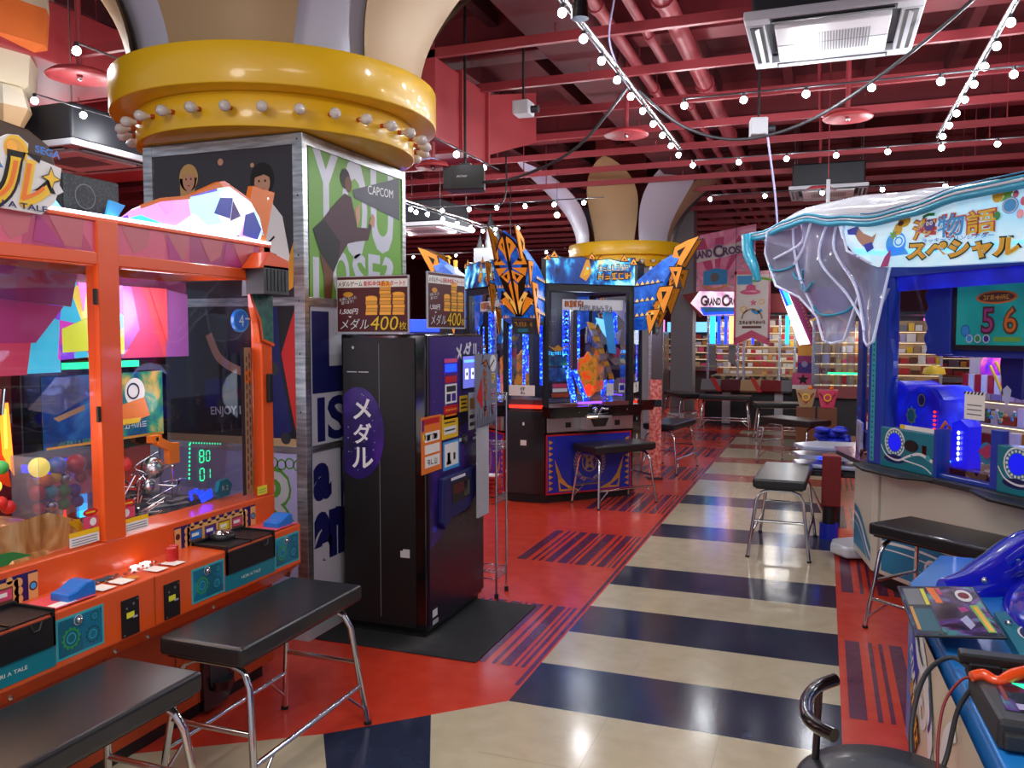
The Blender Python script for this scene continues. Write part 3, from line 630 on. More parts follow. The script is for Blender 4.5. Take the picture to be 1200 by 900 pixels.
b.build('print', p); b = MB('light_grey'); b.box(-.11, .05, .004, .016, -.52, .06); b.build('backing_strip', p)
MB('chrome').tube([(-.02, .0, .42), (.02, .02, .46), (.06, .1, .44)], .003, n=6, smooth_path=4).build('hook', p)
# ------------------------------------------------------------------ orange prize-and-medal game
pat('crystal_pink', 'voronoi', 5, [(.0, '#b83a6a'), (.35, '#cf4a7a'), (.55, '#a8386e'), (.8, '#d85a7c')], rough=.3, const=True, stretch=(1, 1, .7), coat=.4)
pat('crystal_rain', 'voronoi', 9, [(.0, '#2f5fe0'), (.25, '#d040c0'), (.4, '#40c0e0'), (.55, '#f0e050'), (.7, '#8040e0'), (.85, '#ff8040')], rough=.15, const=True, es=.55, coat=.5)
pat('crystal_lit', 'voronoi', 6.5, [(.0, '#4030d8'), (.22, '#ffffff'), (.42, '#e8a0e8'), (.58, '#bfe8ff'), (.7, '#6a20c8'), (.85, '#f0a0c8')], rough=.3, const=True, es=.6)
pat('amber_foil', 'noise', 3.5, [(.3, '#b4743c'), (.5, '#dca060'), (.7, '#f2cf98')], rough=.22, metal=.3, dist=2.5, es=.12, stretch=(2.5, .6, .8), detail=2)
pat('teal_gear', 'noise', 14, [(.35, '#0d5a6c'), (.6, '#15809a')], rough=.3, detail=4)
pat('pushfield', 'voronoi', 22, [(0, '#202028'), (.3, '#806a50'), (.5, '#303038'), (.7, '#b8b0a8'), (.85, '#583838')], rough=.25, metal=.4, const=True)
pat('screen_ruins', 'noise', 7, [(.3, '#0c1c3c'), (.45, '#17486a'), (.55, '#2a7a58'), (.68, '#c09a50')], rough=.2, es=.55, detail=5, dist=.6)
pat('screen_blue', 'noise', 5, [(.3, '#081838'), (.5, '#153a78'), (.7, '#3a78b0')], rough=.2, es=.4, detail=5, dist=.5)
g = thing('medal_game', 'large orange medal game with crystal panels, two windows and a rainbow topper', 'arcade machine', (-2.38, 2.285, 0), PI/2)
b = MB('orange_dark'); b.box(-.935, .935, .02, 1.0, .07, .56); b.build('lower_cabinet', g, bevel=.006)
b = MB('orange')
b.prism([(-.175, .745), (-.175, .565), (-.05, .47), (.02, .46), (.02, .75)], -.935, .885, 'x')
b.build('control_ledge', g, bevel=.006)
b = MB('orange'); b.box(-.935, .935, 0, .16, .56, .862); b.build('window_sill', g, bevel=.005)
MB('black').box(-.9, .9, .06, .96, 0, .07).build('plinth', g)
def post(x0, x1, y0, y1, z0, z1, m='orange'):
    return MB(m).box(x0, x1, y0, y1, z0, z1).build('post', g, bevel=.004)
post(-.048, .048, -.006, .05, .862, 2.0); post(.86, .935, 0, .06, .862, 2.0); post(-.935, -.86, 0, .06, .862, 2.0)
post(.875, .935, .94, 1.0, .56, 2.0); post(-.935, -.875, .94, 1.0, .56, 2.0)
b = MB('orange'); b.box(-.935, .935, -.004, .05, 1.842, 1.885); b.box(-.935, .935, -.004, .05, 1.992, 2.008); b.box(-.935, .935, .95, 1.0, 1.85, 2.0); b.box(.885, .935, 0, 1.0, 1.85, 2.0); b.box(-.935, -.885, 0, 1.0, 1.85, 2.0)
for x0, x1 in ((-.85, -.06), (.06, .85)): b.box(x0, x1, -.002, .012, 1.835, 1.842); b.m('orange')
b.build('top_frame', g, bevel=.003)
for x0, x1 in ((-.86, -.048), (.048, .86)):
    b = MB('crystal_pink'); b.box(x0, x1, .004, .02, 1.885, 1.992)
    b.m('pink'); mat('dusty', '#c0606c', .35); b.m('dusty')
    n = 4; ww = (x1-x0)/n
    for i in range(n):
        a = x0+ww*i; s = .03*(i % 2)
        b.flat([(a+.02, 1.992), (a+ww*.8, 1.992), (a+ww*.72, 1.925-s), (a+ww*.4, 1.895), (a+.05, 1.94)], .003)
    b.m('magenta').flat([(x0+ww*1.2, 1.992), (x0+ww*1.25, 1.89), (x0+ww*1.6, 1.89)], .0025).flat([(x0+ww*2.9, 1.992), (x0+ww*2.8, 1.9), (x0+ww*3.4, 1.888)], .0025)
    b.build('crystal_fascia', g)
b = MB('e_white'); b.box(-.93, .93, -.006, .02, 2.008, 2.018); b.build('light_strip', g)
MB('dark_grey').box(-.93, .93, .03, .99, 2.0, 2.01).build('roof', g)
for x0, x1 in ((-.86, -.048), (.048, .86)):
    b = MB('glass'); b.box(x0, x1, .012, .016, .862, 1.842); b.build('window_pane', g)
MB('glass').box(.93, .934, .06, .94, .862, 1.85).build('side_pane', g)
b = MB('black')
for z in (1.32, 1.73): b.box(-.068, -.054, -.012, 0, z-.028, z+.028)
b.box(.885, .91, -.02, 0, 1.29, 1.42); b.build('latch', g, bevel=.003)
# interior
b = MB('pushfield'); b.box(-.85, .9, .16, .98, .80, .83); b.build('playfield', g)
b = MB('deep_red'); b.box(-.4, .55, .6, .95, .83, 1.25); b.m('maroon').box(-.85, -.4, .6, .95, .83, 1.6); b.build('inner_tower', g)
# upper crystals
b = MB('crystal_pink'); random.seed(11)
mat('c_rose', '#d8486e', .35, coat=.3); mat('c_plum', '#9c3a7c', .35, coat=.3); mat('c_coral', '#ef5560', .35, coat=.3); mat('c_lilac', '#a860b0', .35, coat=.3)
b.m('c_plum').rect(-.85, .86, 1.70, 1.84, .42)
b.m('c_coral').flat([(.50, 1.80), (.66, 1.80), (.66, 1.50), (.47, 1.50)], .36); b.m('c_rose').flat([(.42, 1.80), (.52, 1.80), (.64, 1.50), (.40, 1.50)], .355); b.m('c_lilac').flat([(.38, 1.80), (.46, 1.80), (.50, 1.62), (.40, 1.50)], .35)
b.m('c_lilac').flat([(.66, 1.80), (.8, 1.78), (.8, 1.50), (.66, 1.50)], .36); b.m('c_coral').flat([(.56, 1.80), (.66, 1.80), (.66, 1.55)], .348)
b.build('crystal_panel', g)
b = MB('c_plum'); b.flat([(-.45, 1.84), (.05, 1.82), (.02, 1.70), (-.46, 1.73)], .2); b.m('magenta').flat([(-.40, 1.72), (-.02, 1.70), (-.14, 1.57), (-.31, 1.57)], .19); b.m('c_rose').flat([(-.30, 1.57), (-.16, 1.57), (-.18, 1.46), (-.28, 1.46)], .188)
b.m('c_rose').flat([(-.85, 1.66), (-.42, 1.66), (-.32, 1.50), (-.85, 1.50)], .21); b.m('c_plum').flat([(-.85, 1.84), (-.6, 1.84), (-.5, 1.66), (-.85, 1.7)], .205)
b.build('crystal_panel', g, solid=.006)
b = MB('crystal_rain'); b.flat([(.05, 1.80), (.40, 1.80), (.40, 1.52), (.05, 1.50)], .34); b.flat([(-.2, 1.60), (.02, 1.70), (.02, 1.46), (-.22, 1.46)], .26)
b.m('e_yellow'); mat('yl', '#d8e840', .2, emit='#c8d838', es=.5); b.m('yl').flat([(.10, 1.62), (.26, 1.68), (.34, 1.54), (.10, 1.53)], .335); b.m('e_pink').flat([(.18, 1.80), (.22, 1.8), (.20, 1.69)], .335)
b.build('rainbow_crystal', g, solid=.006)
# monitor
b = MB('gloss_black'); b.box(-.06, .66, .36, .42, 1.12, 1.50); b.build('monitor', g, bevel=.008)
b = MB('screen_ruins'); b.rect(.02, .63, 1.16, 1.44, .358); b.m('screen_blue').rect(.02, .3, 1.16, 1.44, .357)
b.m('paper').disc(.47, 1.355, .055, .356, .06); b.m('black').annulus(.46, 1.36, .035, .008, .355); b.m('orange_flat').flat([(.36, 1.30), (.52, 1.33), (.55, 1.25), (.40, 1.22)], .355); b.m('yellow').flat([(.38, 1.245), (.5, 1.245), (.49, 1.225), (.4, 1.22)], .354)
b.m('white').scrib(.42, 1.215, .22, .022, .354, 7, seed=3); b.m('gold').rect(.03, .62, 1.162, 1.172, .354); b.m('lime').scrib(.16, 1.18, .16, .014, .354, 9, seed=2)
b.m('e_green').rect(.16, .46, 1.47, 1.488, .3555); b.build('screen_picture', g)
b = MB('e_green'); b.box(.10, .47, .33, .345, 1.465, 1.49); b.build('green_lamp', g)
b = MB('acrylic'); b.prism([(-.1, 1.33), (.02, 1.44), (.16, 1.44), (.16, 1.36), (.02, 1.30)], .28, .284); b.m('tan').flat([(.0, 1.29), (.14, 1.33), (.14, 1.31), (.02, 1.275)], .278); b.build('clear_guide', g)
# red cylinder, orange lit wing at left
b = MB('chrome'); b.cyl((-.25, .3, 1.33), (-.245, .29, 1.42), .055, n=20); b.build('chrome_drum', g)
b = MB('orange_dark'); mat('wing', '#c43a14', .3, emit='#ff4a10', es=.25); b.m('wing'); b.flat([(-.62, 1.12), (-.62, 1.34), (-.42, 1.36), (-.2, 1.36), (-.16, 1.06), (-.28, 1.13), (-.42, 1.15)], .31); b.build('orange_wing', g, solid=.012)
b = MB('e_orange'); b.flat([(-.2, 1.36), (-.165, 1.36), (-.15, 1.10), (-.19, 1.18)], .30).stroke([(-.62, 1.27), (-.52, 1.30), (-.33, 1.37)], .022, .30); b.m('e_yellow').stroke([(-.6, 1.268), (-.34, 1.36)], .008, .298).rect(-.185, -.175, 1.2, 1.34, .298); b.build('wing_light', g, solid=.006)
b = MB('e_white'); b.box(-.62, -.36, .4, .42, 1.46, 1.475); b.build('light_bar', g)
b = MB('paper'); b.rect(-.42, -.30, 1.70, 1.80, .2); b.m('magenta').disc(-.36, 1.765, .035, .198); b.m('sky').scrib(-.36, 1.72, .1, .03, .198, 4); b.m('hair_black').rect(-.42, -.30, 1.79, 1.83, .199); b.m('gold').disc(-.20, 1.79, .03, .2, .05); b.m('clear').rect(-.33, -.22, 1.69, 1.80, .17); b.build('hanging_card', g)
# balls in an acrylic case
b = MB('acrylic'); b.box(-.20, .08, .12, .123, .965, 1.18); b.box(-.20, .08, .25, .253, .965, 1.18); b.box(-.20, -.197, .123, .25, .965, 1.18); b.box(.077, .08, .123, .25, .965, 1.18); b.build('ball_case', g)
for x, z, r, m in ((-.145, 1.135, .035, 'e_yellow'), (-.07, 1.13, .032, 'blue'), (.01, 1.125, .035, 'red'), (-.155, 1.045, .028, 'red'), (-.10, 1.04, .025, 'teal_light'), (-.05, 1.035, .025, 'green'), (0, 1.03, .024, 'purple'), (-.12, 1.085, .024, 'orange_flat'), (-.04, 1.08, .022, 'steel'), (.03, 1.075, .024, 'orange_dark'), (-.15, .992, .022, 'red'), (-.10, .99, .022, 'steel'), (-.05, .988, .022, 'green'), (.01, .987, .022, 'purple'), (-.08, 1.09, .02, 'yellow')):
    MB(m).sphere((x, .185, z), r, 14, 10).build('ball', g)
for x, z, m in ((-.27, 1.03, 'red'), (-.31, 1.03, 'pink'), (-.35, 1.04, 'purple'), (-.40, 1.05, 'red'), (-.24, 1.01, 'red'), (-.29, 1.09, 'e_yellow'), (-.34, 1.10, 'e_yellow'), (-.39, 1.10, 'e_warm'), (-.26, 1.15, 'green'), (-.3, 1.16, 'navy')):
    MB(m).sphere((x, .22, z), .024, 10, 8).build('ball', g)
b = MB('amber_foil'); random.seed(5)
b.lathe([(.30, 0), (.26, .06), (.16, .12), (.05, .145), (.001, .15)], (-.30, .32, .83), 14, smooth=False); b.build('foil_mound', g)
b = MB('amber_foil'); b.flat([(-.42, .865), (-.01, .865), (-.10, .95), (-.22, 1.0), (-.42, .985)], .06); b.m('green').flat([(-.42, .862), (-.26, .862), (-.36, .90), (-.42, .905)], .055); b.m('yellow').flat([(-.15, .95), (-.08, .89), (-.10, .955)], .055); b.build('foil_skirt', g)
b = MB('e_blue'); b.box(.08, .28, .5, .55, 1.06, 1.10); b.box(-.4, -.28, .5, .55, 1.13, 1.17); b.box(.0, .06, .35, .37, 1.06, 1.12); b.build('blue_lamp', g)
b = MB('wing'); b.cyl((.2, .45, .98), (.2, .45, 1.04), .14, n=24); b.m('steel').cyl((.2, .45, .85), (.2, .45, .98), .10, n=20); b.m('e_cyan').rect(.16, .2, .88, .97, .345); b.m('e_red').rect(.05, .06, .88, 1.04, .3); b.build('turntable', g)
b = MB('chrome'); random.seed(9)
for k in range(26):
    x = .33+.25*random.random(); y = .2+.35*random.random(); z = .84+.18*random.random(); b.tube([(x, y, z), (x+.06*random.uniform(-1, 1), y+.05, z+.07*random.uniform(-1, 1)), (x+.09*random.uniform(-1, 1), y, z+.1*random.random())], .004, n=5, smooth_path=3)
b.m('red').sphere((.44, .4, 1.05), .035, 10, 8); b.m('steel').sphere((.55, .35, 1.02), .05, 12, 8).sphere((.50, .33, .95), .03, 10, 8); b.build('chrome_mechanism', g)
b = MB('orange_flat'); b.box(.50, .56, .30, .33, 1.135, 1.165).obox((.58, .31, 1.12), (.10, .03, .035), (0, .45, 0)); b.box(.60, .66, .3, .33, 1.03, 1.12); b.m('black').disc(.53, 1.15, .009, .298).disc(.61, 1.11, .009, .298); b.build('orange_arm', g)
b = MB('orange_flat'); b.disc(.42, .2, .09, .84, .05, axis='z'); b.m('c_rose').disc(.3, .25, .06, .842, .04, axis='z'); b.build('field_marking', g)
b = MB('clear'); b.prism([(.53, .90), (.55, 1.145), (.80, 1.11), (.76, .86)], .15, .154); b.m('e_green')
for i in range(9): b.disc(.555-.001*i, 1.13-.018*i, .006, .148, n=8)
for i in range(12): b.disc(.56+.017*i, 1.137-.0025*i, .004, .148, n=6)
def digit(b, x, z, s, segs, y):
    S = {'a': [(-.4, 1), (.4, 1)], 'g': [(-.4, 0), (.4, 0)], 'd': [(-.4, -1), (.4, -1)], 'f': [(-.5, .1), (-.5, .9)], 'b': [(.5, .1), (.5, .9)], 'e': [(-.5, -.9), (-.5, -.1)], 'c': [(.5, -.9), (.5, -.1)]}
    for q in segs: b.stroke([(x+p[0]*s, z+p[1]*s) for p in S[q]], s*.22, y)
for i, z in enumerate((1.07, .99)): digit(b, .625, z, .026, 'abcdef' if i else 'abcdefg', .147); digit(b, .665, z-.003, .022, 'bc' if i else 'abcdef', .147)
b.build('number_panel', g)
b = MB('e_blue')
for k in range(14): b.disc(.55+.10*random.random()+.0, .885+.05*random.random(), .008, .146, n=8)
b.flat([(.60, .90), (.68, .92), (.69, .88), (.62, .865)], .1465); b.build('blue_leds', g)
b = MB('teal'); b.prism([(.70, .90), (.72, .945), (.77, .95), (.80, .92), (.78, .875), (.72, .87)], .13, .15); b.m('white').text('R 2', .75, .912, w=.04, y=.128); b.build('reel_badge', g)
b = MB('tan'); b.box(.80, .845, .05, .065, .875, 1.54); b.m('orange_flat').rect(.80, .845, 1.38, 1.44, .049); b.m('brown')
for k in range(15): b.rect(.807, .815, .90+k*.041, .925+k*.041, .0485); b.rect(.828, .836, .915+k*.041, .94+k*.041, .0485)
b.m('dark_grey').rect(.775, .80, .875, 1.54, .052); b.build('perforated_post', g)
b = MB('navy')
for k in range(7): b.m('e_blue' if k in (3, 5) else 'navy').disc(.64, 1.2+k*.05, .012, .5, n=10)
b.m('steel').box(.60, .61, .5, .51, 1.1, 1.5).box(.67, .68, .5, .51, 1.1, 1.5); b.build('led_column', g)
b = MB('orange'); b.prism([(.80, 1.842), (.86, 1.842), (.86, 1.56), (.845, 1.56), (.83, 1.65), (.81, 1.72)], -.002, .03)
b.m('teal_dark').prism([(.815, 1.835), (.865, 1.835), (.865, 1.58), (.852, 1.58), (.84, 1.67), (.83, 1.75)], -.004, 0); b.build('side_trim', g)
pat('green_camo', 'noise', 30, [(.4, '#0f4a40'), (.6, '#1d6a58')], rough=.5)
b = MB('green_camo'); b.flat([(.76, 1.84), (.935, 1.82), (.935, 1.56), (.86, 1.58), (.85, 1.66), (.80, 1.74)], -.0075); b.m('orange').stroke([(.75, 1.845), (.79, 1.74), (.84, 1.66), (.855, 1.575), (.94, 1.55)], .014, -.009); b.build('camouflage_corner', g)
b = MB('blue'); b.cyl((.745, .035, 1.66), (.745, .02, 1.66), .05, n=28); b.m('sky').annulus(.745, 1.66, .05, .006, .019); b.m('white').text('4', .745, 1.66, h=.05, y=.018).rect(.77, .80, 1.665, 1.672, .018); b.build('number_badge', g)
b = MB('dark_grey'); b.box(.75, .93, -.10, -.005, 1.775, 1.90)
b.m('black')
for k in range(6): b.box(.77+k*.026, .782+k*.026, -.103, -.1, 1.79, 1.885)
b.build('corner_speaker', g, bevel=.01); b = MB('orange'); b.prism([(.72, 1.885), (.935, 1.885), (.935, 1.93), (.80, 1.96)], -.10, 0); b.build('speaker_cover', g, bevel=.004)
# notices on the glass
for x0 in (-.185, .015+.03):
    b = MB('white'); y = .009; b.rect(x0, x0+.125, .872, .905, y); b.m('yellow').rect(x0, x0+.125, .905, .922, y); b.m('grey')
    for k in range(3): b.rect(x0+.01, x0+.115, .877+k*.009, .880+k*.009, y-.0005)
    b.m('c_rose').rect(x0+.005 if x0 > 0 else x0+.06, x0+.06 if x0 > 0 else x0+.12, .925, .965, y); b.m('red').disc(x0+(.03 if x0 > 0 else .09), .98, .032, y-.0003, .014); b.m('yellow').rect(x0+(.01 if x0 > 0 else .07), x0+(.05 if x0 > 0 else .11), .977, .983, y-.0006)
    b.m('white').disc(x0+(.02 if x0 > 0 else .1), .945, .014, y-.0006); b.build('notice', g)
b = MB('e_yellow'); mat('noteyel', '#e6df3a', .5); b.m('noteyel').rect(.80, .87, .875, .915, -.007); b.m('green').rect(.81, .86, .885, .888, -.0075).rect(.81, .86, .897, .9, -.0075); b.build('notice', g)
# purple story banner on the sill
def banner(xc, wd, mirror=False):
    b = MB('purple'); y = -.002; b.m('indigo').box(xc-wd/2, xc+wd/2, y, 0, .738, .838); mat('cameo', '#e0a464', .5); b.m('cameo')
    s = -1 if mirror else 1
    b.rect(xc-wd*.36*1, xc+wd*.36, .75, .826, y-.0005)
    for sx in (-1, 1):
        for k in range(3): b.disc(xc+sx*wd*.36, .76+k*.027, .016, y-.0005, n=12)
    for k in range(7): b.disc(xc-wd*.3+k*wd*.1, .828, .012, y-.0005, n=10); b.disc(xc-wd*.3+k*wd*.1, .749, .012, y-.0005, n=10)
    for k in range(4):
        x = xc-wd*.33+k*wd*.17; b.m('brown').rect(x, x+wd*.14, .76, .81, y-.001); b.m(('blue', 'purple', 'yellow', 'c_rose')[k]).rect(x+.004, x+wd*.14-.004, .77, .804, y-.0012); b.m('paper').rect(x+.01, x+wd*.1, .782, .795, y-.0014)
    b.m('cameo').rect(xc-wd/2, xc-wd*.43, .745, .832, y-.0008).rect(xc+wd*.43, xc+wd/2, .745, .832, y-.0008); b.m('maroon').disc(xc-wd*.465, .80, wd*.025, y-.001).disc(xc+wd*.465, .79, wd*.03, y-.001); b.m('sky').disc(xc+wd*.465, .79, wd*.02, y-.0012); b.build('story_banner', g)
banner(.54, .5); banner(-.57, .5)
# ledge furniture
MG = Matrix.Translation((0, -.1765, 0))
pat('gear_print', 'voronoi', 16, [(0, '#0f6078'), (.5, '#147090'), (.8, '#1c88a0')], rough=.3, const=True)
def gearpanel(x0, x1, z0=.585, z1=.717):
    b = MB('teal_light').at(MG); b.box(x0, x1, 0, .004, z0, z1); b.m('gear_print').rect(x0+.008, x1-.008, z0+.008, z1-.008, -.0006)
    cx = x0+(x1-x0)*.3; cz = z0+(z1-z0)*.45; b.m('teal_dark')
    for (gx, gz, gr) in ((cx, cz, .035), (x0+(x1-x0)*.75, z0+(z1-z0)*.35, .03), (x0+(x1-x0)*.8, z0+(z1-z0)*.78, .018)):
        b.m('teal_dark' if gr < .034 else 'green'); n = 12
        b.flat([(gx+(gr if k % 4 < 2 else gr*.84)*math.cos(2*PI*k/(4*n)), gz+(gr if k % 4 < 2 else gr*.84)*math.sin(2*PI*k/(4*n))) for k in range(4*n)], -.0009)
        b.m('gear_print').disc(gx, gz, gr*.72, -.0012); b.m('teal_light').annulus(gx, gz, gr*.5, gr*.1, -.0014)
    p = b.build('gear_panel', g); k = MB('chrome').at(MG); xx = x0+(x1-x0)*.45; k.sphere((xx, -.006, z1-.022), .011, 14, 10); k.m('light_grey').annulus(xx, z1-.022, .017, .003, -.002); k.build('lock', p)
for x0, x1 in ((.185, .365), (.69, .868), (-.408, -.225), (-.90, -.73)): gearpanel(x0, x1)
def tray(x0, x1):
    MB('teal').at(MG).box(x0, x1, 0, .006, .578, .645).build('teal_strip', g); b = MB('paper').at(MG); b.text('HORI A TALE', (x0+x1)/2, .612, w=.12, h=.012, y=-.001); b.build('lettering', g)
    b = MB('black'); y0 = -.182; y1 = -.01
    b.box(x0+.005, x1-.002, y0, y0+.012, .645, .735); b.box(x0+.005, x1-.002, y1-.01, y1, .7, .765); b.box(x0+.005, x0+.015, y0, y1, .645, .76); b.box(x1-.012, x1-.002, y0, y1, .645, .76); b.box(x0+.005, x1-.002, y0, y1, .75, .752)
    b.m('gloss_black').box((x0+x1)/2-.004, (x0+x1)/2+.004, y0, y1, .745, .757); b.m('dark_grey').tube([(x1-.09, y0-.001, .735), (x1-.08, y0-.001, .71), (x1-.06, y0-.001, .71), (x1-.05, y0-.001, .735)], .004, n=6); b.build('coin_tray', g, bevel=.004)
    b = MB('black'); b.lathe([(.05, 0), (.055, .02), (.04, .025)], ((x0+x1)/2-.02, -.05, .752), 20); b.m('chrome').lathe([(.036, .025), (.03, .035), (.001, .038)], ((x0+x1)/2-.02, -.05, .752), 16); b.build('coin_funnel', g)
tray(.37, .688); tray(-.728, -.41)
for x0 in (-.152, .043):
    b = MB('black').at(MG); b.box(x0, x0+.075, -.004, .004, .572, .70); b.m('noteyel').rect(x0+.018, x0+.052, .635, .655, -.005); b.m('lavender').rect(x0+.045, x0+.065, .63, .637, -.0055); b.m('grey').disc(x0+.02, .67, .004, -.005).disc(x0+.05, .68, .005, -.005).disc(x0+.008, .58, .003, -.005).disc(x0+.067, .692, .003, -.005); b.build('card_reader', g)
b = MB('orange_dark').at(MG); b.box(-.002, .002, -.001, 0, .565, .745); b.build('ledge_seam', g)
def wedge(x):
    b = MB('blue'); b.prism([(x-.055, .748), (x+.055, .748), (x+.055, .79), (x+.04, .80), (x+.02, .80), (x-.02, .782), (x-.055, .775)], -.155, -.075); return b.build('blue_wedge', g, bevel=.006)
wedge(-.285); wedge(.80)
b = MB('red')
for x, y in ((.165, -.10), (.20, -.08)): b.cyl((x, y, .748), (x, y, .80), .018, n=16)
b.build('red_button', g, bevel=.002)
b = MB('paper')
for x in (-.21, .03, .115, -.13):
    b.flat([(x, -.16), (x+.06, -.16), (x+.06, -.09), (x, -.09)], .7515, 'z')
b.m('c_coral').flat([(-.40, -.17), (-.24, -.17), (-.24, -.03), (-.40, -.03)], .7512, 'z'); b.flat([(.69, -.17), (.88, -.17), (.88, -.03), (.69, -.03)], .7512, 'z'); b.m('paper').flat([(-.39, -.16), (-.31, -.16), (-.31, -.12), (-.39, -.12)], .7517, 'z')
b.m('steel')
for k in range(16): b.cyl((-.17+.02*k, -.055-.02*(k % 3), .75), (-.17+.02*k, -.055-.02*(k % 3), .757), .006, n=10)
b.m('gold').disc(-.05, -.13, .02, .7516, axis='z'); b.m('teal_dark').flat([(-.17, -.07), (-.06, -.07), (-.06, -.03), (-.17, -.03)], .7514, 'z'); b.build('ledge_plate', g)
b = MB('e_white'); b.box(-.20, -.17, -.03, -.015, .752, .757); b.box(.035, .06, -.05, -.03, .752, .757); b.box(.08, .115, -.05, -.03, .752, .757); b.build('ledge_light', g)
# lower front : coin return scoop, bolts
b = MB('gloss_black'); b.prism([(.44, .30), (.63, .31), (.63, .09), (.58, .03), (.44, .03)], .0, .03); b.m('dark_grey').prism([(.47, .24), (.6, .24), (.58, .12), (.48, .12)], -.004, 0); b.m('gloss_black').lathe([(.05, 0), (.055, .04)], (.54, -.0, .1), 20); b.build('coin_return', g, bevel=.006)
b = MB('steel')
for x in (-.5, -.1, .05, .4): b.sphere((x, -.09, .50), .009, 8, 6)
b.m('dark_grey').rect(-.05, -.046, .08, .5, .018); b.rect(.30, .304, .08, .5, .018); b.build('bolt', g)
b = MB('brown'); b.obox((.965, -.03, .55), (.05, .06, .16), (0, .4, 0)); b.m('gold').obox((.975, -.035, .55), (.03, .064, .12), (0, .4, 0)); b.m('brown').obox((.978, -.04, .55), (.018, .066, .09), (0, .4, 0)); b.build('side_ornament', g)
# topper crest
b = MB('crystal_lit'); y = .0
b.prism([(.08, 2.018), (.14, 2.06), (.24, 2.105), (.40, 2.14), (.60, 2.21), (.66, 2.225), (.80, 2.18), (.86, 2.12), (.88, 2.06), (.86, 2.018)], .0, .02)
b.m('royal').flat([(.56, 2.10), (.60, 2.17), (.68, 2.18), (.66, 2.09)], -.001).flat([(.74, 2.03), (.76, 2.12), (.82, 2.14), (.87, 2.07), (.84, 2.02)], -.001); b.m('purple').flat([(.66, 2.08), (.68, 2.17), (.73, 2.11)], -.0012)
b.m('e_white').flat([(.34, 2.02), (.44, 2.08), (.52, 2.04), (.60, 2.06), (.70, 2.02)], -.002); b.m('orange_flat').stroke([(.16, 2.07), (.26, 2.11), (.42, 2.145)], .014, -.0022); b.m('e_cyan').flat([(.10, 2.02), (.16, 2.04), (.28, 2.02)], -.002); b.m('e_pink').flat([(.24, 2.10), (.34, 2.12), (.30, 2.06)], -.002); b.build('lit_crystal', g)
b = MB('orange_flat'); b.prism([(.38, 2.13), (.60, 2.235), (.635, 2.245), (.80, 2.195), (.82, 2.255), (.98, 2.25), (.905, 2.018), (.87, 2.018), (.875, 2.07), (.85, 2.13), (.79, 2.15), (.75, 2.12), (.70, 2.18), (.60, 2.19)], .004, .03); b.m('steel').disc(.93, 2.215, .006, .0035).disc(.89, 2.05, .006, .0035); b.m('orange').flat([(.60, 2.235), (.635, 2.245), (.80, 2.195), (.77, 2.14), (.68, 2.17)], .003); b.build('crest_frame', g, bevel=.002)
b = MB('sky'); b.prism([(.03, 2.018), (.05, 2.08), (.12, 2.07), (.08, 2.02)], .03, .04); b.m('e_lblue').prism([(-.26, 2.018), (-.21, 2.10), (-.14, 2.03), (-.12, 2.018)], .05, .06); b.build('blue_crystal', g)
# logo board
s = thing('game_sign', 'round-topped logo sign with orange ル lettering on top of the orange game', 'sign', (-2.36, 1.88, 2.018), PI/2)
b = MB('brown'); mat('signback', '#4a3428', .5); b.m('signback'); b.prism([(-.45, 0), (-.45, .2), (-.3, .27), (-.05, .25), (.12, .235), (.19, .20), (.215, .15), (.2, .05), (.17, 0)], .03, .07); b.build('backboard', s, bevel=.01)
b = MB('white'); b.prism([(-.45, -.02), (-.45, .235), (-.35, .23), (-.02, .17), (.02, .195), (.055, .2), (.09, .18), (.085, .145), (.21, .125), (.2, .07), (.215, .05), (.19, .035), (.18, .01), (.13, -.035), (-.2, -.03)], 0, .01); b.m('blue').flat([(-.45, .2), (-.1, .17), (-.03, .13), (.0, .09), (-.45, .05)], -.001)
b.m('yellow').disc(.045, .155, .042, -.0015); b.m('gold').disc(.04, .15, .036, -.002); b.m('bright_gold').disc(.03, .16, .018, -.0025); b.m('green').disc(-.03, .1, .02, -.002).disc(-.2, .2, .03, -.002); b.m('orange_flat').disc(-.1, .19, .018, -.002)
b.m('blue').text('SEGA', .15, .165, w=.09, h=.022, y=-.0115, offset=.03, rot=-.06)
for dx, ch in ((-.30, 'テ'), (-.15, 'ー'), (.055, 'ル')):
    b.m('hair_black').text(ch, dx, .055, w=.2 if ch != 'ー' else .08, h=.15 if ch != 'ー' else .05, y=-.003, offset=.09, shear=.2)
    b.m('yellow').text(ch, dx, .052, w=.19 if ch != 'ー' else .08, h=.14 if ch != 'ー' else .03, y=-.0045, offset=.04, shear=.2); b.m('e_orange' if 0 else 'orange_flat').text(ch, dx, .058, w=.17 if ch != 'ー' else .07, h=.12 if ch != 'ー' else .02, y=-.006, offset=.0, shear=.2)
b.m('yellow').star(.165, .085, .032, .4, 4, -.0065); b.m('hair_black').star(.165, .085, .04, .4, 4, -.006)
b.m('navy').text('HORI A TALE', .02, -.018, w=.25, h=.018, y=-.0065, offset=.02)
b.build('logo', s)
p = thing('loudspeaker', 'black box loudspeaker standing on top of the orange game', 'speaker', (-2.50, 2.335, 2.012), PI/2)
b = MB('dark_grey'); b.box(-.13, .13, 0, .16, 0, .155); b.build('body', p, bevel=.008)
pat('mesh', 'voronoi', 140, [(.3, '#22262b'), (.6, '#3c4248')], rough=.5, const=True)
b = MB('mesh'); b.box(-.122, .122, -.006, 0, .006, .148); b.m('grey').annulus(-.03, .08, .045, .004, -.007); b.m('dark_grey').annulus(-.03, .08, .02, .004, -.007); b.m('steel').rect(.07, .095, .035, .04, -.007); b.build('grille', p)
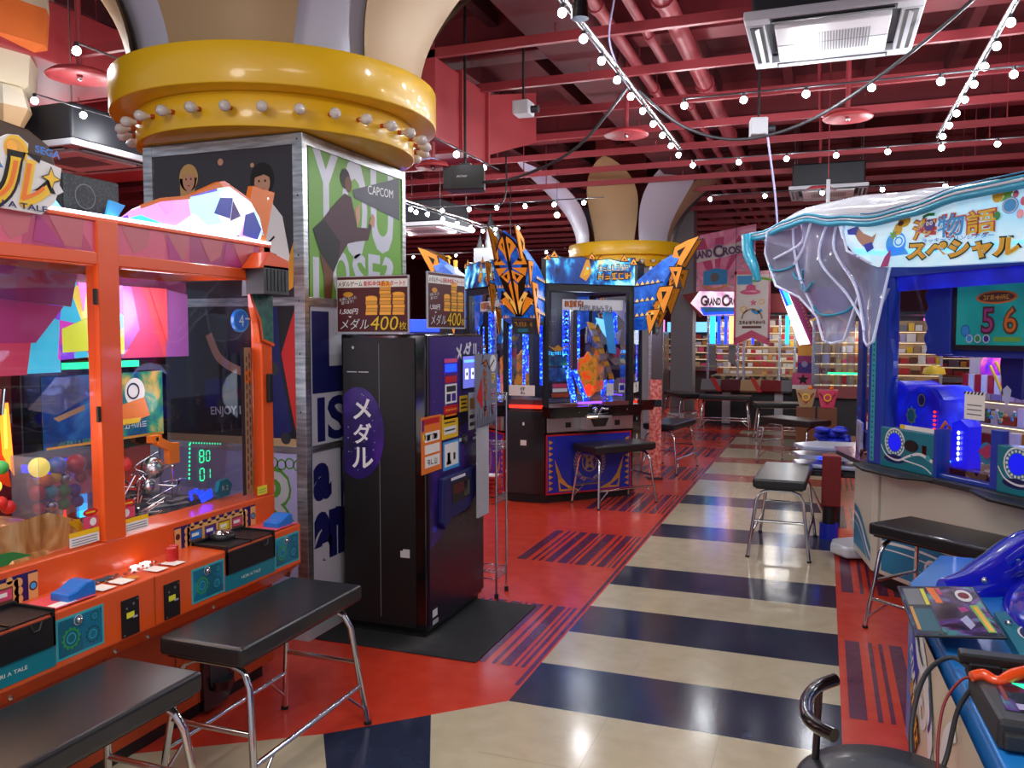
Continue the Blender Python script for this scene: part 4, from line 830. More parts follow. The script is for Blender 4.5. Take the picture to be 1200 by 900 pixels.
# ------------------------------------------------------------------ blue and black treasure medal island
pat('marq_sea', 'noise', 3.2, [(.38, '#050a26'), (.47, '#0c3c88'), (.53, '#28a0d8'), (.58, '#b0ecdc'), (.63, '#d0d060'), (.70, '#2a7a58')], rough=.3, es=.7, detail=7, dist=1.2)
pat('crest_blue', 'noise', 16, [(.3, '#0c3fa8'), (.6, '#1a6ee0'), (.75, '#3a9af0')], rough=.3, es=.35, detail=4)
pat('led_blue', 'voronoi', 60, [(.0, '#0818a0'), (.35, '#1040ff'), (.7, '#60b0ff')], rough=.3, es=2.2, const=True)
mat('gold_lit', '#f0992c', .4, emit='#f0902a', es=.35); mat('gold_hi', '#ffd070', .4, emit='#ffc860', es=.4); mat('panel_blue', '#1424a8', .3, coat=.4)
pat('clutter', 'voronoi', 14, [(0, '#20242c'), (.2, '#6a5a58'), (.4, '#182038'), (.55, '#9a8a88'), (.7, '#3a2840'), (.85, '#4a6a80')], rough=.3, const=True)
pat('lava_gold', 'noise', 14, [(.3, '#5a2008'), (.5, '#c08020'), (.65, '#ff4010')], rough=.4, es=.5, detail=5)
isl = thing('medal_island', 'black and blue treasure themed medal game island with golden crests', 'arcade machine', (-2.64, 8.29, 0))
A = .87; h = .2; oct8 = [(-h, -A), (h, -A), (A, -h), (A, h), (h, A), (-h, A), (-A, h), (-A, -h)]
def scl(q): return [(x*q, y*q) for x, y in oct8]
b = MB('gloss_black'); b.prism(scl(.975), .09, .86, 'z'); b.m('black').prism(scl(.95), 0, .09, 'z'); b.build('base', isl, bevel=.004)
b = MB('black'); b.prism(scl(.97), 2.02, 2.10, 'z'); b.build('roof', isl)
b = MB('clutter'); b.prism(scl(.9), .9, .95, 'z'); b.build('coin_field', isl)
b = MB('dark_grey'); b.prism(scl(.28), .95, 2.02, 'z'); b.m('led_blue')
for k in range(4): a = PI/4+k*PI/2; b.cyl((.3*math.cos(a), .3*math.sin(a), 1.2), (.3*math.cos(a), .3*math.sin(a), 1.8), .015, n=8)
b.build('centre_tower', isl)
def local(xy, rz): return Matrix.Translation((xy[0], xy[1], 0)) @ Matrix.Rotation(rz, 4, 'Z')
def triband(b, x0, x1, z, s, y, m='gold_lit', up=1):
    n = max(2, int((x1-x0)/(s*1.5))); w_ = (x1-x0)/n
    for i in range(n):
        a = x0+i*w_; b.m(m).flat([(a+w_*.05, z), (a+w_*.75, z), (a+w_*.4, z+s*up)], y); b.m('navy').flat([(a+w_*.25, z+s*.15*up), (a+w_*.55, z+s*.15*up), (a+w_*.4, z+s*.55*up)], y-.0008)
def station(M, left=False):
    hw = .47
    b = MB('black').at(M); b.box(-hw-.01, -hw+.03, -.01, .06, .86, 2.05); b.box(hw-.03, hw+.01, -.01, .06, .86, 2.05); b.box(-hw, hw, -.01, .05, 2.0, 2.08); b.box(-hw, hw, -.005, .05, .86, .90); b.build('window_frame', isl, bevel=.004)
    MB('glass').at(M).box(-hw+.03, hw-.03, .01, .014, .9, 2.0).build('window_pane', isl)
    # marquee
    b = MB('black').at(M); top = [(-hw-.02, 2.30), (-.40, 2.345), (-.30, 2.315), (-.1, 2.33), (.02, 2.30), (.2, 2.325), (.33, 2.30), (.42, 2.34), (hw+.02, 2.34)]
    out = [(-hw-.02, 2.07), (hw+.02, 2.07)]+top[::-1]; b.prism(out, -.03, .05)
    y = -.031; b.m('marq_sea').flat([(x*.985, min(z-.008, 2.333)+(0.01 if z < 2.1 else 0)) for x, z in out], y)
    b.m('gold').flat([(-.13, 2.14), (-.06, 2.30), (-.03, 2.31), (.0, 2.18), (-.06, 2.10)], y-.001); b.m('yellow').flat([(-.09, 2.15), (-.05, 2.26), (-.03, 2.17)], y-.0015); b.m('e_cyan').disc(-.045, 2.22, .01, y-.002)
    b.m('hair_black').scrib(.24, 2.235, .36, .065, y-.002, 7, .04, 5, .34); b.m('white').scrib(.24, 2.235, .35, .055, y-.003, 7, .04, 5, .16); b.m('hair_black').scrib(.25, 2.155, .38, .07, y-.002, 5, .05, 8, .36); b.m('bright_gold').scrib(.25, 2.155, .37, .06, y-.003, 5, .05, 8, .18); b.m('yellow').rect(.43, .44, 2.14, 2.2, y-.003)
    for x, z, s in ((-.40, 2.34, .05), (.0, 2.335, .045), (.36, 2.33, .05), (-.47, 2.31, .04), (.465, 2.30, .05)): b.m('hair_black').flat([(x-s*1.1, z-s*.7), (x+s*1.1, z-s*.7), (x, z+s*.9)], y-.003); b.m('gold_lit').flat([(x-s*.8, z-s*.5), (x+s*.8, z-s*.5), (x, z+s*.6)], y-.004); b.m('hair_black').flat([(x-s*.3, z-s*.35), (x+s*.3, z-s*.35), (x, z+s*.1)], y-.005)
    b.build('marquee', isl)
    # inside
    b = MB('paper').at(M); b.rect(-.27, .40, 1.83, 1.93, .05); b.m('brown').scrib(-.13, 1.885, .23, .055, .049, 5, 0, 9, .3); b.m('orange_flat').scrib(-.13, 1.885, .22, .05, .048, 5, 0, 9, .18); b.m('hair_black').scrib(.10, 1.845, .36, .055, .047, 8, -.03, 10, .3); b.m('white').scrib(.10, 1.845, .35, .05, .046, 8, -.03, 10, .12); b.m('lavender').flat([(.1, 1.93), (.42, 1.93), (.42, 1.72), (.33, 1.8)], .051)
    b.build('hanging_poster', isl)
    b = MB('led_blue').at(M); b.box(-.22, -.16, .12, .14, 1.25, 1.84).obox((-.13, .13, 1.10), (.055, .02, .34), (0, -.22, 0)).obox((-.02, .14, 1.09), (.045, .02, .36), (0, -.42, 0))
    b.m('black')
    for k in range(14): b.flat([(-.22, 1.26+k*.042), (-.16, 1.26+k*.042), (-.19, 1.285+k*.042)], .118)
    b.m('steel').box(-.13, -.105, .14, .16, 1.25, 1.84); b.build('led_rail', isl)
    b = MB('sky').at(M); b.flat([(.20, 1.80), (.30, 1.88), (.36, 1.40), (.27, 1.42)], .10); b.m('e_lblue').flat([(.12, 1.76), (.24, 1.74), (.30, 1.5), (.2, 1.62)], .101); b.m('lavender').flat([(.34, 1.6), (.42, 1.65), (.38, 1.5)], .1); b.build('ice_crystal', isl, solid=.01)
    b = MB('gold').at(M)
    for k in range(9): b.m('brushed' if k % 2 else 'gold').prism([(.06+k*.028, 1.72-k*.06), (.13+k*.026, 1.70-k*.06), (.15+k*.026, 1.63-k*.06), (.09+k*.026, 1.64-k*.06)], .13, .17)
    b.build('dragon_neck', isl); b = MB('lava_gold').at(M); b.prism([(-.02, 1.02), (.10, .98), (.17, 1.04), (.17, 1.36), (.12, 1.38), (.085, 1.43), (.05, 1.38), (-.02, 1.36)], .16, .2); b.m('e_red').flat([(.03, 1.06), (.08, .98), (.13, 1.08), (.08, 1.12)], .158); b.build('treasure_gate', isl)
    b = MB('gold').at(M); b.flat([(-.42, 1.50), (-.34, 1.47), (-.3, 1.50), (-.26, 1.47), (-.18, 1.5), (-.27, 1.44), (-.33, 1.44)], .08); b.m('e_cyan').scrib(-.31, 1.42, .24, .035, .079, 5, 0, 12, .16); b.m('screen_ruins').rect(-.43, -.2, 1.30, 1.385, .08); b.m('screen_blue').rect(-.43, -.22, 1.15, 1.28, .08)
    b.m('c_rose').rect(-.36, -.2, 1.09, 1.13, .07); b.m('paper').rect(-.36, -.2, 1.05, 1.085, .07); b.m('orange_dark').rect(-.37, -.18, 1.0, 1.04, .07); b.m('paper').rect(.22, .30, 1.0, 1.12, .05).rect(.36, .43, 1.03, 1.12, .05); b.m('royal').rect(.37, .42, 1.05, 1.1, .049)
    b.m('clutter').flat([(.24, 1.15), (.24, 1.5), (.43, 1.5), (.43, 1.15)], .14); b.m('c_rose').disc(.38, 1.42, .05, .138); b.build('picture_panel', isl)
    b = MB('chrome').at(M); b.box(-hw+.03, hw-.03, -.01, .08, .90, .95); b.m('e_purple').box(-.13, .13, -.02, -.01, .935, .955); b.m('steel').sphere((.0, .0, .99), .02, 10, 8).sphere((-.16, .0, .96), .014, 8, 6).sphere((.2, 0, .97), .014, 8, 6); b.build('coin_chute', isl)
    # counter
    b = MB('gloss_black').at(M)
    for x0, x1 in ((-.50, -.10), (.12, .50)): b.hexa([(x0, -.15, .82), (x1, -.13, .82), (x1, 0, .82), (x0, 0, .82)], [(x0-.01, -.17, .925), (x1+.02, -.15, .925), (x1+.02, 0, .925), (x0-.01, 0, .925)])
    b.m('steel').sphere((-.2, -.165, .87), .006, 6, 4).sphere((.33, -.155, .88), .006, 6, 4); b.build('coin_tray', isl, bevel=.006)
    b = MB('brushed').at(M); b.box(-hw, hw, -.04, 0, .68, .84); b.m('black').rect(-.28, -.22, .72, .77, -.041).rect(.26, .32, .72, .77, -.041); b.build('metal_apron', isl, bevel=.004)
    b = MB('brushed').at(M); b.box(-.12, .16, -.16, -.04, .70, .83); b.m('gloss_black').prism([(-.08, .81), (.12, .81), (.08, .73), (-.04, .73)], -.17, -.155); b.m('e_warm').rect(-.11, .0, .822, .828, -.161); b.m('steel').tube([(.03, -.1, .83), (.06, -.14, .90), (.11, -.17, .89)], .012, n=8).sphere((.02, -.08, .88), .03, 10, 8); b.build('payout_chute', isl, bevel=.004)
    # blue lower panel with wreath
    b = MB('red').at(M); b.box(-hw, hw, -.012, 0, .085, .655); b.m('panel_blue').rect(-hw+.015, hw-.015, .10, .64, -.013)
    y = -.0138
    for k in range(9): z = .12+k*.055; b.m('gold').flat([(-hw+.03, z), (-hw+.03, z+.045), (-hw+.075, z+.022)], y); b.flat([(hw-.03, z), (hw-.03, z+.045), (hw-.075, z+.022)], y)
    for s in (-1, 1):
        b.m('gold').flat([(s*.35, .30), (s*.33, .11), (s*.10, .11), (s*.24, .17)], y); b.m('panel_blue').flat([(s*.33, .2), (s*.31, .13), (s*.22, .13)], y-.0006); b.m('gold').flat([(s*.38, .42), (s*.36, .30), (s*.33, .22), (s*.31, .26)], y)
        for k in range(13):
            a = -PI/2+s*(.25+k*.19); r = .155; cx, cz = r*math.cos(a), .37+r*1.05*math.sin(a)
            for q in (-.5, .5):
                d = a+s*PI/2+q; b.m('tan').flat([(cx, cz), (cx+.022*math.cos(d-.35), cz+.022*math.sin(d-.35)), (cx+.045*math.cos(d), cz+.045*math.sin(d)), (cx+.022*math.cos(d+.35), cz+.022*math.sin(d+.35))], y)
    b.m('tan').disc(0, .38, .085, y, .10); b.m('panel_blue').disc(0, .38, .075, y-.0006, .09); b.m('tan').flat([(-.05, .30), (-.04, .40), (-.06, .44), (.0, .46), (.045, .43), (.03, .39), (.05, .30), (0, .33)], y-.001); b.m('panel_blue').disc(-.01, .42, .012, y-.0016).flat([(-.02, .37), (.02, .38), (.0, .34)], y-.0016)
    b.build('wreath_panel', isl)
for xy, a in (((.535, -.535), PI/4), ((-.535, -.535), -PI/4), ((.535, .535), 3*PI/4), ((-.535, .535), -3*PI/4)): station(local(xy, a))
def crest(M):
    half = [(0, 2.50), (.06, 2.45), (.13, 2.34), (.17, 2.22), (.185, 2.08), (.185, 1.74), (.12, 1.69), (.0, 1.64)]
    zs = [1.64+.86*i/24 for i in range(25)]
    def hwid(z):
        for (x0, z0), (x1, z1) in zip(half, half[1:]):
            if z1 <= z <= z0: return x0+(x1-x0)*(z0-z)/(z0-z1)
        return 0
    def yf(z): return -.10-.48*(z-1.64)/.86
    def yb(z): return 0.0 if z < 2.08 else yf(z)*min(.97, ((z-2.08)/.42)**.8)
    b = MB('crest_blue').at(M); rg = []
    for z in zs:
        w_ = max(hwid(z), .004); q = min(w_*1.08, .2); rg.append([(-q, yb(z)+.01, z), (-w_, yf(z)+.05, z), (0, yf(z), z), (w_, yf(z)+.05, z), (q, yb(z)+.01, z)])
    b.rings(rg, True, smooth=False)
    def P(x, z, d=.004):
        w_ = max(hwid(z), .01); return (x, yf(z)+.05*min(1, abs(x)/w_)-.006-d, z)
    def poly(m, pts, d=.004):
        for s in (-1, 1): b.m(m); b.add([P(s*x, z, d) for x, z in pts], [tuple(range(len(pts)))])
    G = 'gold_lit'
    poly('hair_black', [(.0, 2.49), (.065, 2.43), (.15, 2.30), (.165, 2.22), (.13, 2.12), (.10, 2.0), (.0, 1.86)], .001)
    poly(G, [(.012, 2.46), (.055, 2.42), (.085, 2.37), (.03, 2.30), (.012, 2.24)]); poly(G, [(.09, 2.36), (.135, 2.29), (.155, 2.22), (.03, 2.215), (.10, 2.28)]); poly(G, [(.15, 2.19), (.125, 2.12), (.02, 2.19)]); poly(G, [(.012, 2.17), (.11, 2.12), (.05, 2.06), (.012, 2.10)]); poly(G, [(.012, 2.08), (.045, 2.04), (.02, 1.86), (.012, 1.86)])
    poly('hair_black', [(.025, 2.40), (.045, 2.39), (.03, 2.33)], .008); poly('hair_black', [(.075, 2.25), (.12, 2.24), (.09, 2.28)], .008); poly('hair_black', [(.035, 2.14), (.075, 2.12), (.045, 2.09)], .008)
    poly('hair_black', [(.0, 1.88), (.13, 2.0), (.17, 1.90), (.03, 1.76), (.0, 1.76)], .001); poly('gold_hi', [(.012, 1.88), (.09, 1.985), (.12, 1.97), (.05, 1.87), (.012, 1.78)]); poly(G, [(.10, 1.94), (.165, 1.91), (.03, 1.77), (.055, 1.86)], .005); poly('hair_black', [(.05, 1.91), (.075, 1.93), (.06, 1.89)], .008)
    for z in (2.02, 1.87, 1.75):
        for k in range(3): x = .10+k*.026; poly('gold_hi' if k % 2 else G, [(x, z), (x+.022, z), (x+.011, z+.03)], .006)
    def sp(m, pts, d=.0):      # print on the two side cheeks, (y, z)
        for s in (-1, 1): b.m(m).add([(s*(.205+d), y, z) for y, z in pts], [tuple(range(len(pts)))])
    for z0 in (2.06, 1.90, 1.76):
        sp('navy', [(-.01, z0-.005), (-.30 if z0 > 2 else -.2, z0+.035), (-.30 if z0 > 2 else -.2, z0+.05), (-.01, z0+.012)])
        for k in range(4 if z0 < 2 else 5): y = -.03-k*.05; q = z0+.01+.006*k; sp('gold_hi', [(y, q), (y-.04, q+.005), (y-.02, q+.035)], .002)
    def plate(pts, hole):
        for s in (-1, 1):
            x0 = s*(max(hwid(sum(p[1] for p in pts)/len(pts)-.03), .06)*1.06+.004); b.m('hair_black').prism([((y-cy)*1.12+cy, (z-cz)*1.12+cz) for y, z in pts for cy, cz in ((sum(p[0] for p in pts)/len(pts), sum(p[1] for p in pts)/len(pts)),)], x0, x0+s*.006, 'x'); b.m(G).prism(pts, x0, x0+s*.014, 'x'); b.m('hair_black').prism(hole, x0, x0+s*.017, 'x')
    plate([(-.62, 2.53), (-.52, 2.50), (-.40, 2.44), (-.36, 2.30), (-.46, 2.26)], [(-.50, 2.44), (-.42, 2.40), (-.44, 2.34)])
    plate([(-.48, 2.24), (-.36, 2.24), (-.40, 2.14), (-.43, 2.04)], [(-.44, 2.2), (-.40, 2.2), (-.42, 2.15)])
    plate([(-.40, 2.06), (-.27, 2.05), (-.24, 1.98), (-.31, 1.80)], [(-.34, 2.01), (-.29, 2.01), (-.30, 1.93)])
    plate([(-.27, 1.84), (-.16, 1.83), (-.14, 1.76), (-.17, 1.60)], [(-.22, 1.8), (-.18, 1.8), (-.19, 1.73)])
    b.build('crest_shield', isl)
    b = MB('dark_grey').at(M); b.prism([(-.05, 1.60), (.16, 1.60), (.17, 1.74), (-.06, 1.76)], -.20, -.17); b.m('gold').scrib(.055, 1.69, .18, .04, -.202, 6, 0, 13, .2); b.m('teal').rect(.0, .1, 1.62, 1.65, -.202); b.m('brown').rect(-.04, .15, 1.725, 1.74, -.202); b.build('name_plate', isl)
    b = MB('black').at(M)
    for x in (-.2, .2): b.box(x-.012, x+.012, -.02, .03, .86, 2.08)
    b.build('corner_post', isl); MB('glass').at(M).box(-.19, .19, -.004, 0, .88, 1.66).build('window_pane', isl)
    b = MB('led_blue').at(M)
    for x in (-.16, -.02, .15): b.box(x-.012, x+.012, .02, .03, 1.12, 1.68)
    b.build('led_rail', isl); b = MB('paper').at(M); b.rect(-.16, .10, 1.02, 1.12, -.008); b.m('black').scrib(-.02, 1.085, .05, .03, -.009, 2, 0, 3, .16).scrib(-.02, 1.05, .05, .03, -.009, 2, 0, 5, .16); b.m('gold').star(-.06, 1.17, .05, .6, 8, -.008); b.m('e_red').rect(-.19, .19, .90, .93, .02); b.m('paper').rect(-.04, .02, .55, .60, -.018).rect(-.02, .0, .74, .77, -.018); b.m('deep_red').rect(-.19, .19, .89, .98, .03); b.build('notice', isl)
    MB('gloss_black').at(M).box(-.2, .2, -.015, .05, .09, .88).build('corner_panel', isl, bevel=.004)
for xy, a in (((0, -A), 0), ((A, 0), PI/2), ((-A, 0), -PI/2), ((0, A), PI)): crest(local(xy, a))
# ------------------------------------------------------------------ ocean medal game (right)
pat('marq_ocean', 'noise', 1.5, [(.3, '#8fd4f4'), (.5, '#c4ecfb'), (.7, '#eaf8ff')], rough=.3, es=.42, detail=4, dist=1.0)
pat('deep_blue', 'noise', 5, [(.3, '#08109a'), (.6, '#1226d8'), (.8, '#2050ff')], rough=.25, es=.5, detail=4)
pat('pink_glow', 'noise', 9, [(.35, '#3a18d0'), (.5, '#c030c0'), (.62, '#ff60a0'), (.75, '#3040ff')], rough=.3, es=.9, detail=4)
pat('ocean_screen', 'noise', 2.5, [(.3, '#0e6a70'), (.5, '#1a8a84'), (.7, '#2c9c90')], rough=.15, es=.45, detail=3)
pat('mirror_clutter', 'voronoi', 12, [(0, '#5a4a40'), (.2, '#c8a880'), (.4, '#7a3030'), (.55, '#e8d8c0'), (.7, '#503848'), (.85, '#d8a048')], rough=.3, es=.25, const=True)
mat('base_cream', '#cfcabc', .4); mat('ob', '#123fae', .35, coat=.4); mat('ob_dark', '#0c2478', .35); mat('wave_teal', '#1f7fae', .4); mat('shell_white', '#dfe4ee', .22, coat=.5); mat('shell_teal', '#28a8cc', .3, coat=.3)
mat('ocean_deep', '#0a1ec8', .3, emit='#0c1cff', es=.6)
o = thing('ocean_medal_game', 'big blue and white ocean themed medal game with a wave shaped canopy at the right', 'arcade machine', (.31, 5.74, 0), math.atan2(-.82, .572))
L = 2.6
def foot(q): return [(0-q, -q), (L, -q), (L, 1.6), (.3, 1.6), (-.55+0*q, 1.2), (-.58-q, .22)]
b = MB('base_cream'); b.prism([(0, 0), (L, 0), (L, 1.6), (-.4, 1.6), (-.52, .25)], .09, .755, 'z'); b.build('base_cabinet', o, bevel=.006)
MB('black').prism([(.05, .05), (L, .05), (L, 1.5), (-.4, 1.5), (-.45, .3)], 0, .09, 'z').build('plinth', o)
b = MB('base_cream'); b.box(.0, .06, -.012, 0, .10, .75); b.m('grey').rect(.064, .068, .1, .75, -.001); b.build('pilaster', o)
b = MB('wave_teal')
def wavepanel(x0, x1, f):
    n = 16; t = [(x0+(x1-x0)*i/n, .335+.03*math.sin(i/n*2.6+f)) for i in range(n+1)]; b.m('wave_teal').flat([(x0, .12), (x1, .12)]+t[::-1], -.0015)
    b.m('white').stroke([(x, z-.045) for x, z in t], lambda s: .02-.01*s, -.0025).stroke([(x, z-.085-.02*i/n) for i, (x, z) in enumerate(t)], .008, -.0025)
wavepanel(.09, .72, .3); b.m('white')
b.stroke([(.66, .13), (.63, .2), (.57, .27), (.50, .28), (.47, .24), (.49, .21), (.52, .22)], lambda s: .004+.014*s*(1-s)*4, -.003, sm=5).stroke([(.62, .18), (.58, .21), (.55, .19), (.56, .17)], .01, -.003, sm=4)
random.seed(2)
for k in range(14): b.disc(random.uniform(.3, .6), random.uniform(.15, .28), .004, -.003, n=8)
b.build('wave_print', o)
b = MB('wave_teal'); ML = local((0, 0), 0)   # chamfer side print
d = Vector((-.52, .25)); Ld = d.length; an = math.atan2(.25, -.52)
b.T = Matrix.Translation((-.52, .25, 0)) @ Matrix.Rotation(an+PI, 4, 'Z'); nn = 12
t = [(Ld*i/nn*.9+.02, .42-.16*i/nn+.03*math.sin(i*.4)) for i in range(nn+1)]
b.flat([(t[0][0], .14), (t[-1][0], .14)]+t[::-1], -.0015); b.m('white').stroke([(x, z-.06) for x, z in t], .026, -.0025).stroke([(x, z-.12) for x, z in t], .008, -.0025); b.build('wave_print', o)
b = MB('gloss_black'); b.box(.76, 1.16, -.01, .02, .12, .40); b.m('dark_grey').lathe([(.02, 0), (.11, .005), (.12, .05), (.13, .1), (.12, .15), (.1, .2)], (.96, -.02, .13), 24); b.build('cup_holder', o, bevel=.004)
MB('ob').box(.72, .76, -.006, 0, .12, .40).build('blue_edge', o)
b = MB('shell_white'); b.prism([(-.68, .18), (-.50, .18), (-.38, .6), (-.6, .75), (-.80, .5), (-.78, .26)], .02, .10, 'z'); b.build('foot_step', o, bevel=.02)
mat('ledge_pink_sheen', '#a06a90', .15, .3)  # pink sheen on the ledge put into its colour
b = MB('dark_grey'); b.prism([(-.60, .15), (-.02, -.07), (L, -.07), (L, .1), (-.5, .9), (-.72, .5)], .755, .785, 'z'); b.m('ledge_pink_sheen').prism([(-.72, .22), (-.58, .13), (-.10, -.04), (-.05, .1), (-.6, .6)], .784, .79, 'z'); b.build('counter', o, bevel=.006)
for x0 in (.02, .98): b = MB('black'); b.prism([(x0-.1, -.10), (x0+.12, -.20), (x0+.42, -.19), (x0+.58, -.06), (x0+.5, 0), (x0, 0)], .762, .782, 'z'); b.build('arm_rest', o, bevel=.008)

# posts and frames
b = MB('ob'); b.box(-.05, .10, -.02, .08, .785, 2.02); b.build('corner_post', o, bevel=.005)
b = MB('teal_light'); b.rect(-.02, .02, .80, 2.0, -.0215); b.m('teal_dark')
for k in range(36): b.star(0, .82+k*.0325, .011, .5, 4, -.0225)
b.build('patterned_strip', o)
b = MB('ob'); pts = [(.10, .80), (.10, 1.98)]+[(.145+.022*math.sin(k*.62), 1.98-1.18*k/26) for k in range(27)]; b.prism(pts, -.012, .02); b.build('wavy_trim', o)
b = MB('ob'); b.box(-.05, L, -.02, .08, 1.945, 2.02); b.box(.10, L, -.01, .05, .785, .81); b.box(.92, .98, -.01, .05, .8, 1.1); b.build('window_frame', o, bevel=.004)
MB('glass').box(.10, L, .0, .004, .81, 1.95).build('window_pane', o)
b = MB('deep_blue'); b.box(.1, 2.4, .005, .02, 1.86, 1.95); b.build('star_strip', o)
# chamfer side: blue panel with see-through middle
Mc = Matrix.Translation((-.52, .25, 0)) @ Matrix.Rotation(an+PI, 4, 'Z')
b = MB('ob_dark').at(Mc); b.box(0, .16, 0, .03, .79, 2.02); b.box(Ld-.17, Ld-.04, 0, .03, .79, 2.02); b.box(0, Ld, 0, .03, 1.96, 2.02); b.box(0, Ld, 0, .03, .79, .95); b.m('ocean_deep').box(.14, Ld-.17, .10, .12, .9, 1.2); b.build('side_panel', o, bevel=.003)
MB('glass').at(Mc).box(.16, Ld-.17, .01, .014, .95, 1.96).build('side_pane', o)
b = MB('lavender').at(Mc); b.prism([(.16, 1.02), (.30, 1.01), (.29, .88), (.31, .82), (.26, .80), (.22, .83), (.17, .87)], -.03, -.01); b.m('pst').rect(.2, .27, .84, .99, -.031); b.build('clear_holder', o, bevel=.004)
b = MB('crest_blue').at(Mc); random.seed(4)
for k in range(30): b.disc(.02+.09*random.random(), .95+.7*random.random(), .006, -.001, n=8)
b.build('bubble_print', o)
# consoles
def console(x0, x1):
    b = MB('teal'); b.box(x0, x1, -.03, .06, .785, 1.03); y = -.031
    b.m('white').disc(x0+.13, .945, .088, y); b.m('teal').disc(x0+.13, .945, .078, y-.0005)
    for k in range(18): a = k*PI/9; b.m('white').disc(x0+.13+.066*math.cos(a), .945+.066*math.sin(a), .008, y-.001, n=8)
    b.m('ocean_deep').disc(x0+.13, .945, .055, y-.0012); b.m('black').disc(x0+.27, .94, .06, y-.001, .035); b.m('gloss_black').rect(x0+.36, x0+.395, .90, .955, y-.001); b.m('navy').disc(x0+.13, .845, .09, y-.001, .026)
    b.m('white').stroke([(x0+.01, .92), (x0+.06, .86), (x0+.16, .84), (x0+.26, .88), (x0+.35, .90), (x0+.445, .87)], lambda s: .006+.014*s, y-.0012, sm=5).stroke([(x0+.2, .85), (x0+.3, .84), (x0+.38, .83), (x0+.44, .80)], .008, y-.0012, sm=5); b.m('teal_light').star(x0+.28, .882, .012, .5, 5, y-.002).disc(x0+.41, .885, .018, y-.002); b.build('console', o, bevel=.006)
    b = MB('paper'); b.rect(x0+.16, x0+.44, 1.032, 1.058, -.02); b.m('yellow').rect(x0+.16, x0+.2, 1.034, 1.056, -.0206); b.build('notice', o); MB('ob').box(x1, x1+.025, -.03, .06, .785, 1.06).build('blue_edge', o)
console(.09, .54); console(.985, 1.43)
MB.T0 = Matrix.Translation((-.20, 0, 0))
b = MB('ob'); b.box(.50, 1.85, .17, .32, 1.47, 1.93); b.prism([(.46+.014*math.sin(k*1.1), 1.48+.022*k) for k in range(21)]+[(.66, 1.92), (.66, 1.48)], .13, .17); b.build('monitor_housing', o, bevel=.008)
b = MB('ocean_screen'); b.rect(.70, 1.60, 1.54, 1.88, .135); b.otext('5', .93, 1.675, h=.13, y=.13, c1='magenta', c2='maroon', off=.06); b.otext('6', 1.08, 1.675, h=.13, y=.13, c1='orange_flat', c2='brown', off=.06)
b.m('orange_flat').disc(.98, 1.80, .14, .1325, .036); b.m('brown').disc(.98, 1.80, .12, .132, .026); b.m('bright_gold').scrib(.98, 1.80, .18, .024, .131, 7, 0, 4, .2)
for x, m in ((.80, 'sky'), (.86, 'green'), (.92, 'purple')): b.m('white').disc(x, 1.575, .024, .1325); b.m(m).disc(x, 1.575, .018, .132)
b.m('sky').disc(.77, 1.62, .028, .1325); b.m('lime').rect(.97, 1.15, 1.56, 1.585, .1325); b.m('royal').annulus(.77, 1.62, .033, .004, .132); b.m('black').box(.67, 1.64, .136, .15, 1.51, 1.91); b.build('monitor', o)
MB.T0 = Matrix.Translation((-.22, 0, -.25*.84)) @ Matrix.Diagonal((1, 1, 1.25, 1))
# interior
b = MB('pushfield'); b.box(.0, L, .06, 1.4, .80, .84); b.build('coin_field', o)
b = MB('base_cream'); goods(b, .0, 2.2, .84, 1.72, .9, 7, 22, 3); b.build('mirrored_shelves', o)  # shelf boxes built in place of the shelves reflected at the back
b = MB('ob'); b.box(.36, .44, .12, .2, 1.44, 1.62).box(.40, .44, .10, .2, 1.30, 1.62) if 0 else None
b = MB('ob'); b.prism([(.60, 1.44), (.68, 1.44), (.70, 1.38), (.60, 1.38)], .2, .25); b.build('wavy_curtain', o)
random.seed(21)
b = MB('deep_blue'); b.prism([(.12, .84), (.12, 1.15), (.16, 1.20), (.22, 1.21), (.30, 1.19), (.32, .84)], .15, .45); b.prism([(.32, .84), (.30, 1.10), (.36, 1.17), (.46, 1.20), (.56, 1.20), (.64, 1.14), (.66, 1.0), (.62, .84)], .12, .4); b.build('coin_tower', o, bevel=.02)
b = MB('navy'); b.disc(.20, 1.16, .04, .14); b.m('lavender').annulus(.2, 1.16, .035, .004, .138); b.m('navy').disc(.49, 1.13, .035, .11); b.m('lavender').annulus(.49, 1.13, .03, .004, .109); b.m('teal_light').star(.42, 1.05, .05, .7, 8, .10); b.m('teal').disc(.42, 1.05, .032, .098); b.m('gold').annulus(.42, 1.05, .036, .004, .097); b.build('porthole', o)
b = MB('e_red')
for k in range(6): b.disc(.60, .98+.02*k, .012, .11, .006, n=8)
b.m('e_white')
for k in range(6): b.disc(.80, .88+.024*k, .010, .10, .009, n=10)
b.build('led_row', o); b = MB('ocean_deep'); b.prism([(.74, .84), (.74, 1.04), (.80, 1.06), (.86, 1.03), (.86, .84)], .11, .2); b.build('blue_pillar', o)
b = MB('ob_dark'); b.prism([(.88+.01*math.sin(k), 1.45-.03*k) for k in range(10)]+[(1.02, 1.16), (1.03, 1.45)], .3, .38); b.m('white').flat([(.90, 1.2), (.93, 1.22), (.96, 1.2), (.95, 1.15), (.93, 1.12), (.91, 1.15)], .295); b.build('seaweed_column', o)
b = MB('pink_glow'); b.sphere((.62, .75, 1.28), (.30, .2, .14), 20, 12); b.build('glowing_reef', o)
b = MB('paper')
for k in range(7): b.m('paper' if k % 2 else 'red').box(.36+k*.05, .40+k*.05, .52, .56, 1.16, 1.25)
b.m('yellow').tube([(.70, .4, 1.30), (.76, .4, 1.22), (.82, .38, 1.17)], .008, n=6).tube([(.74, .4, 1.32), (.80, .4, 1.24), (.86, .38, 1.20)], .008, n=6); b.m('yellow').lathe([(.07, 0), (.06, .03), (.001, .05)], (.14, .5, 1.24), 14); b.build('candy_fence', o)
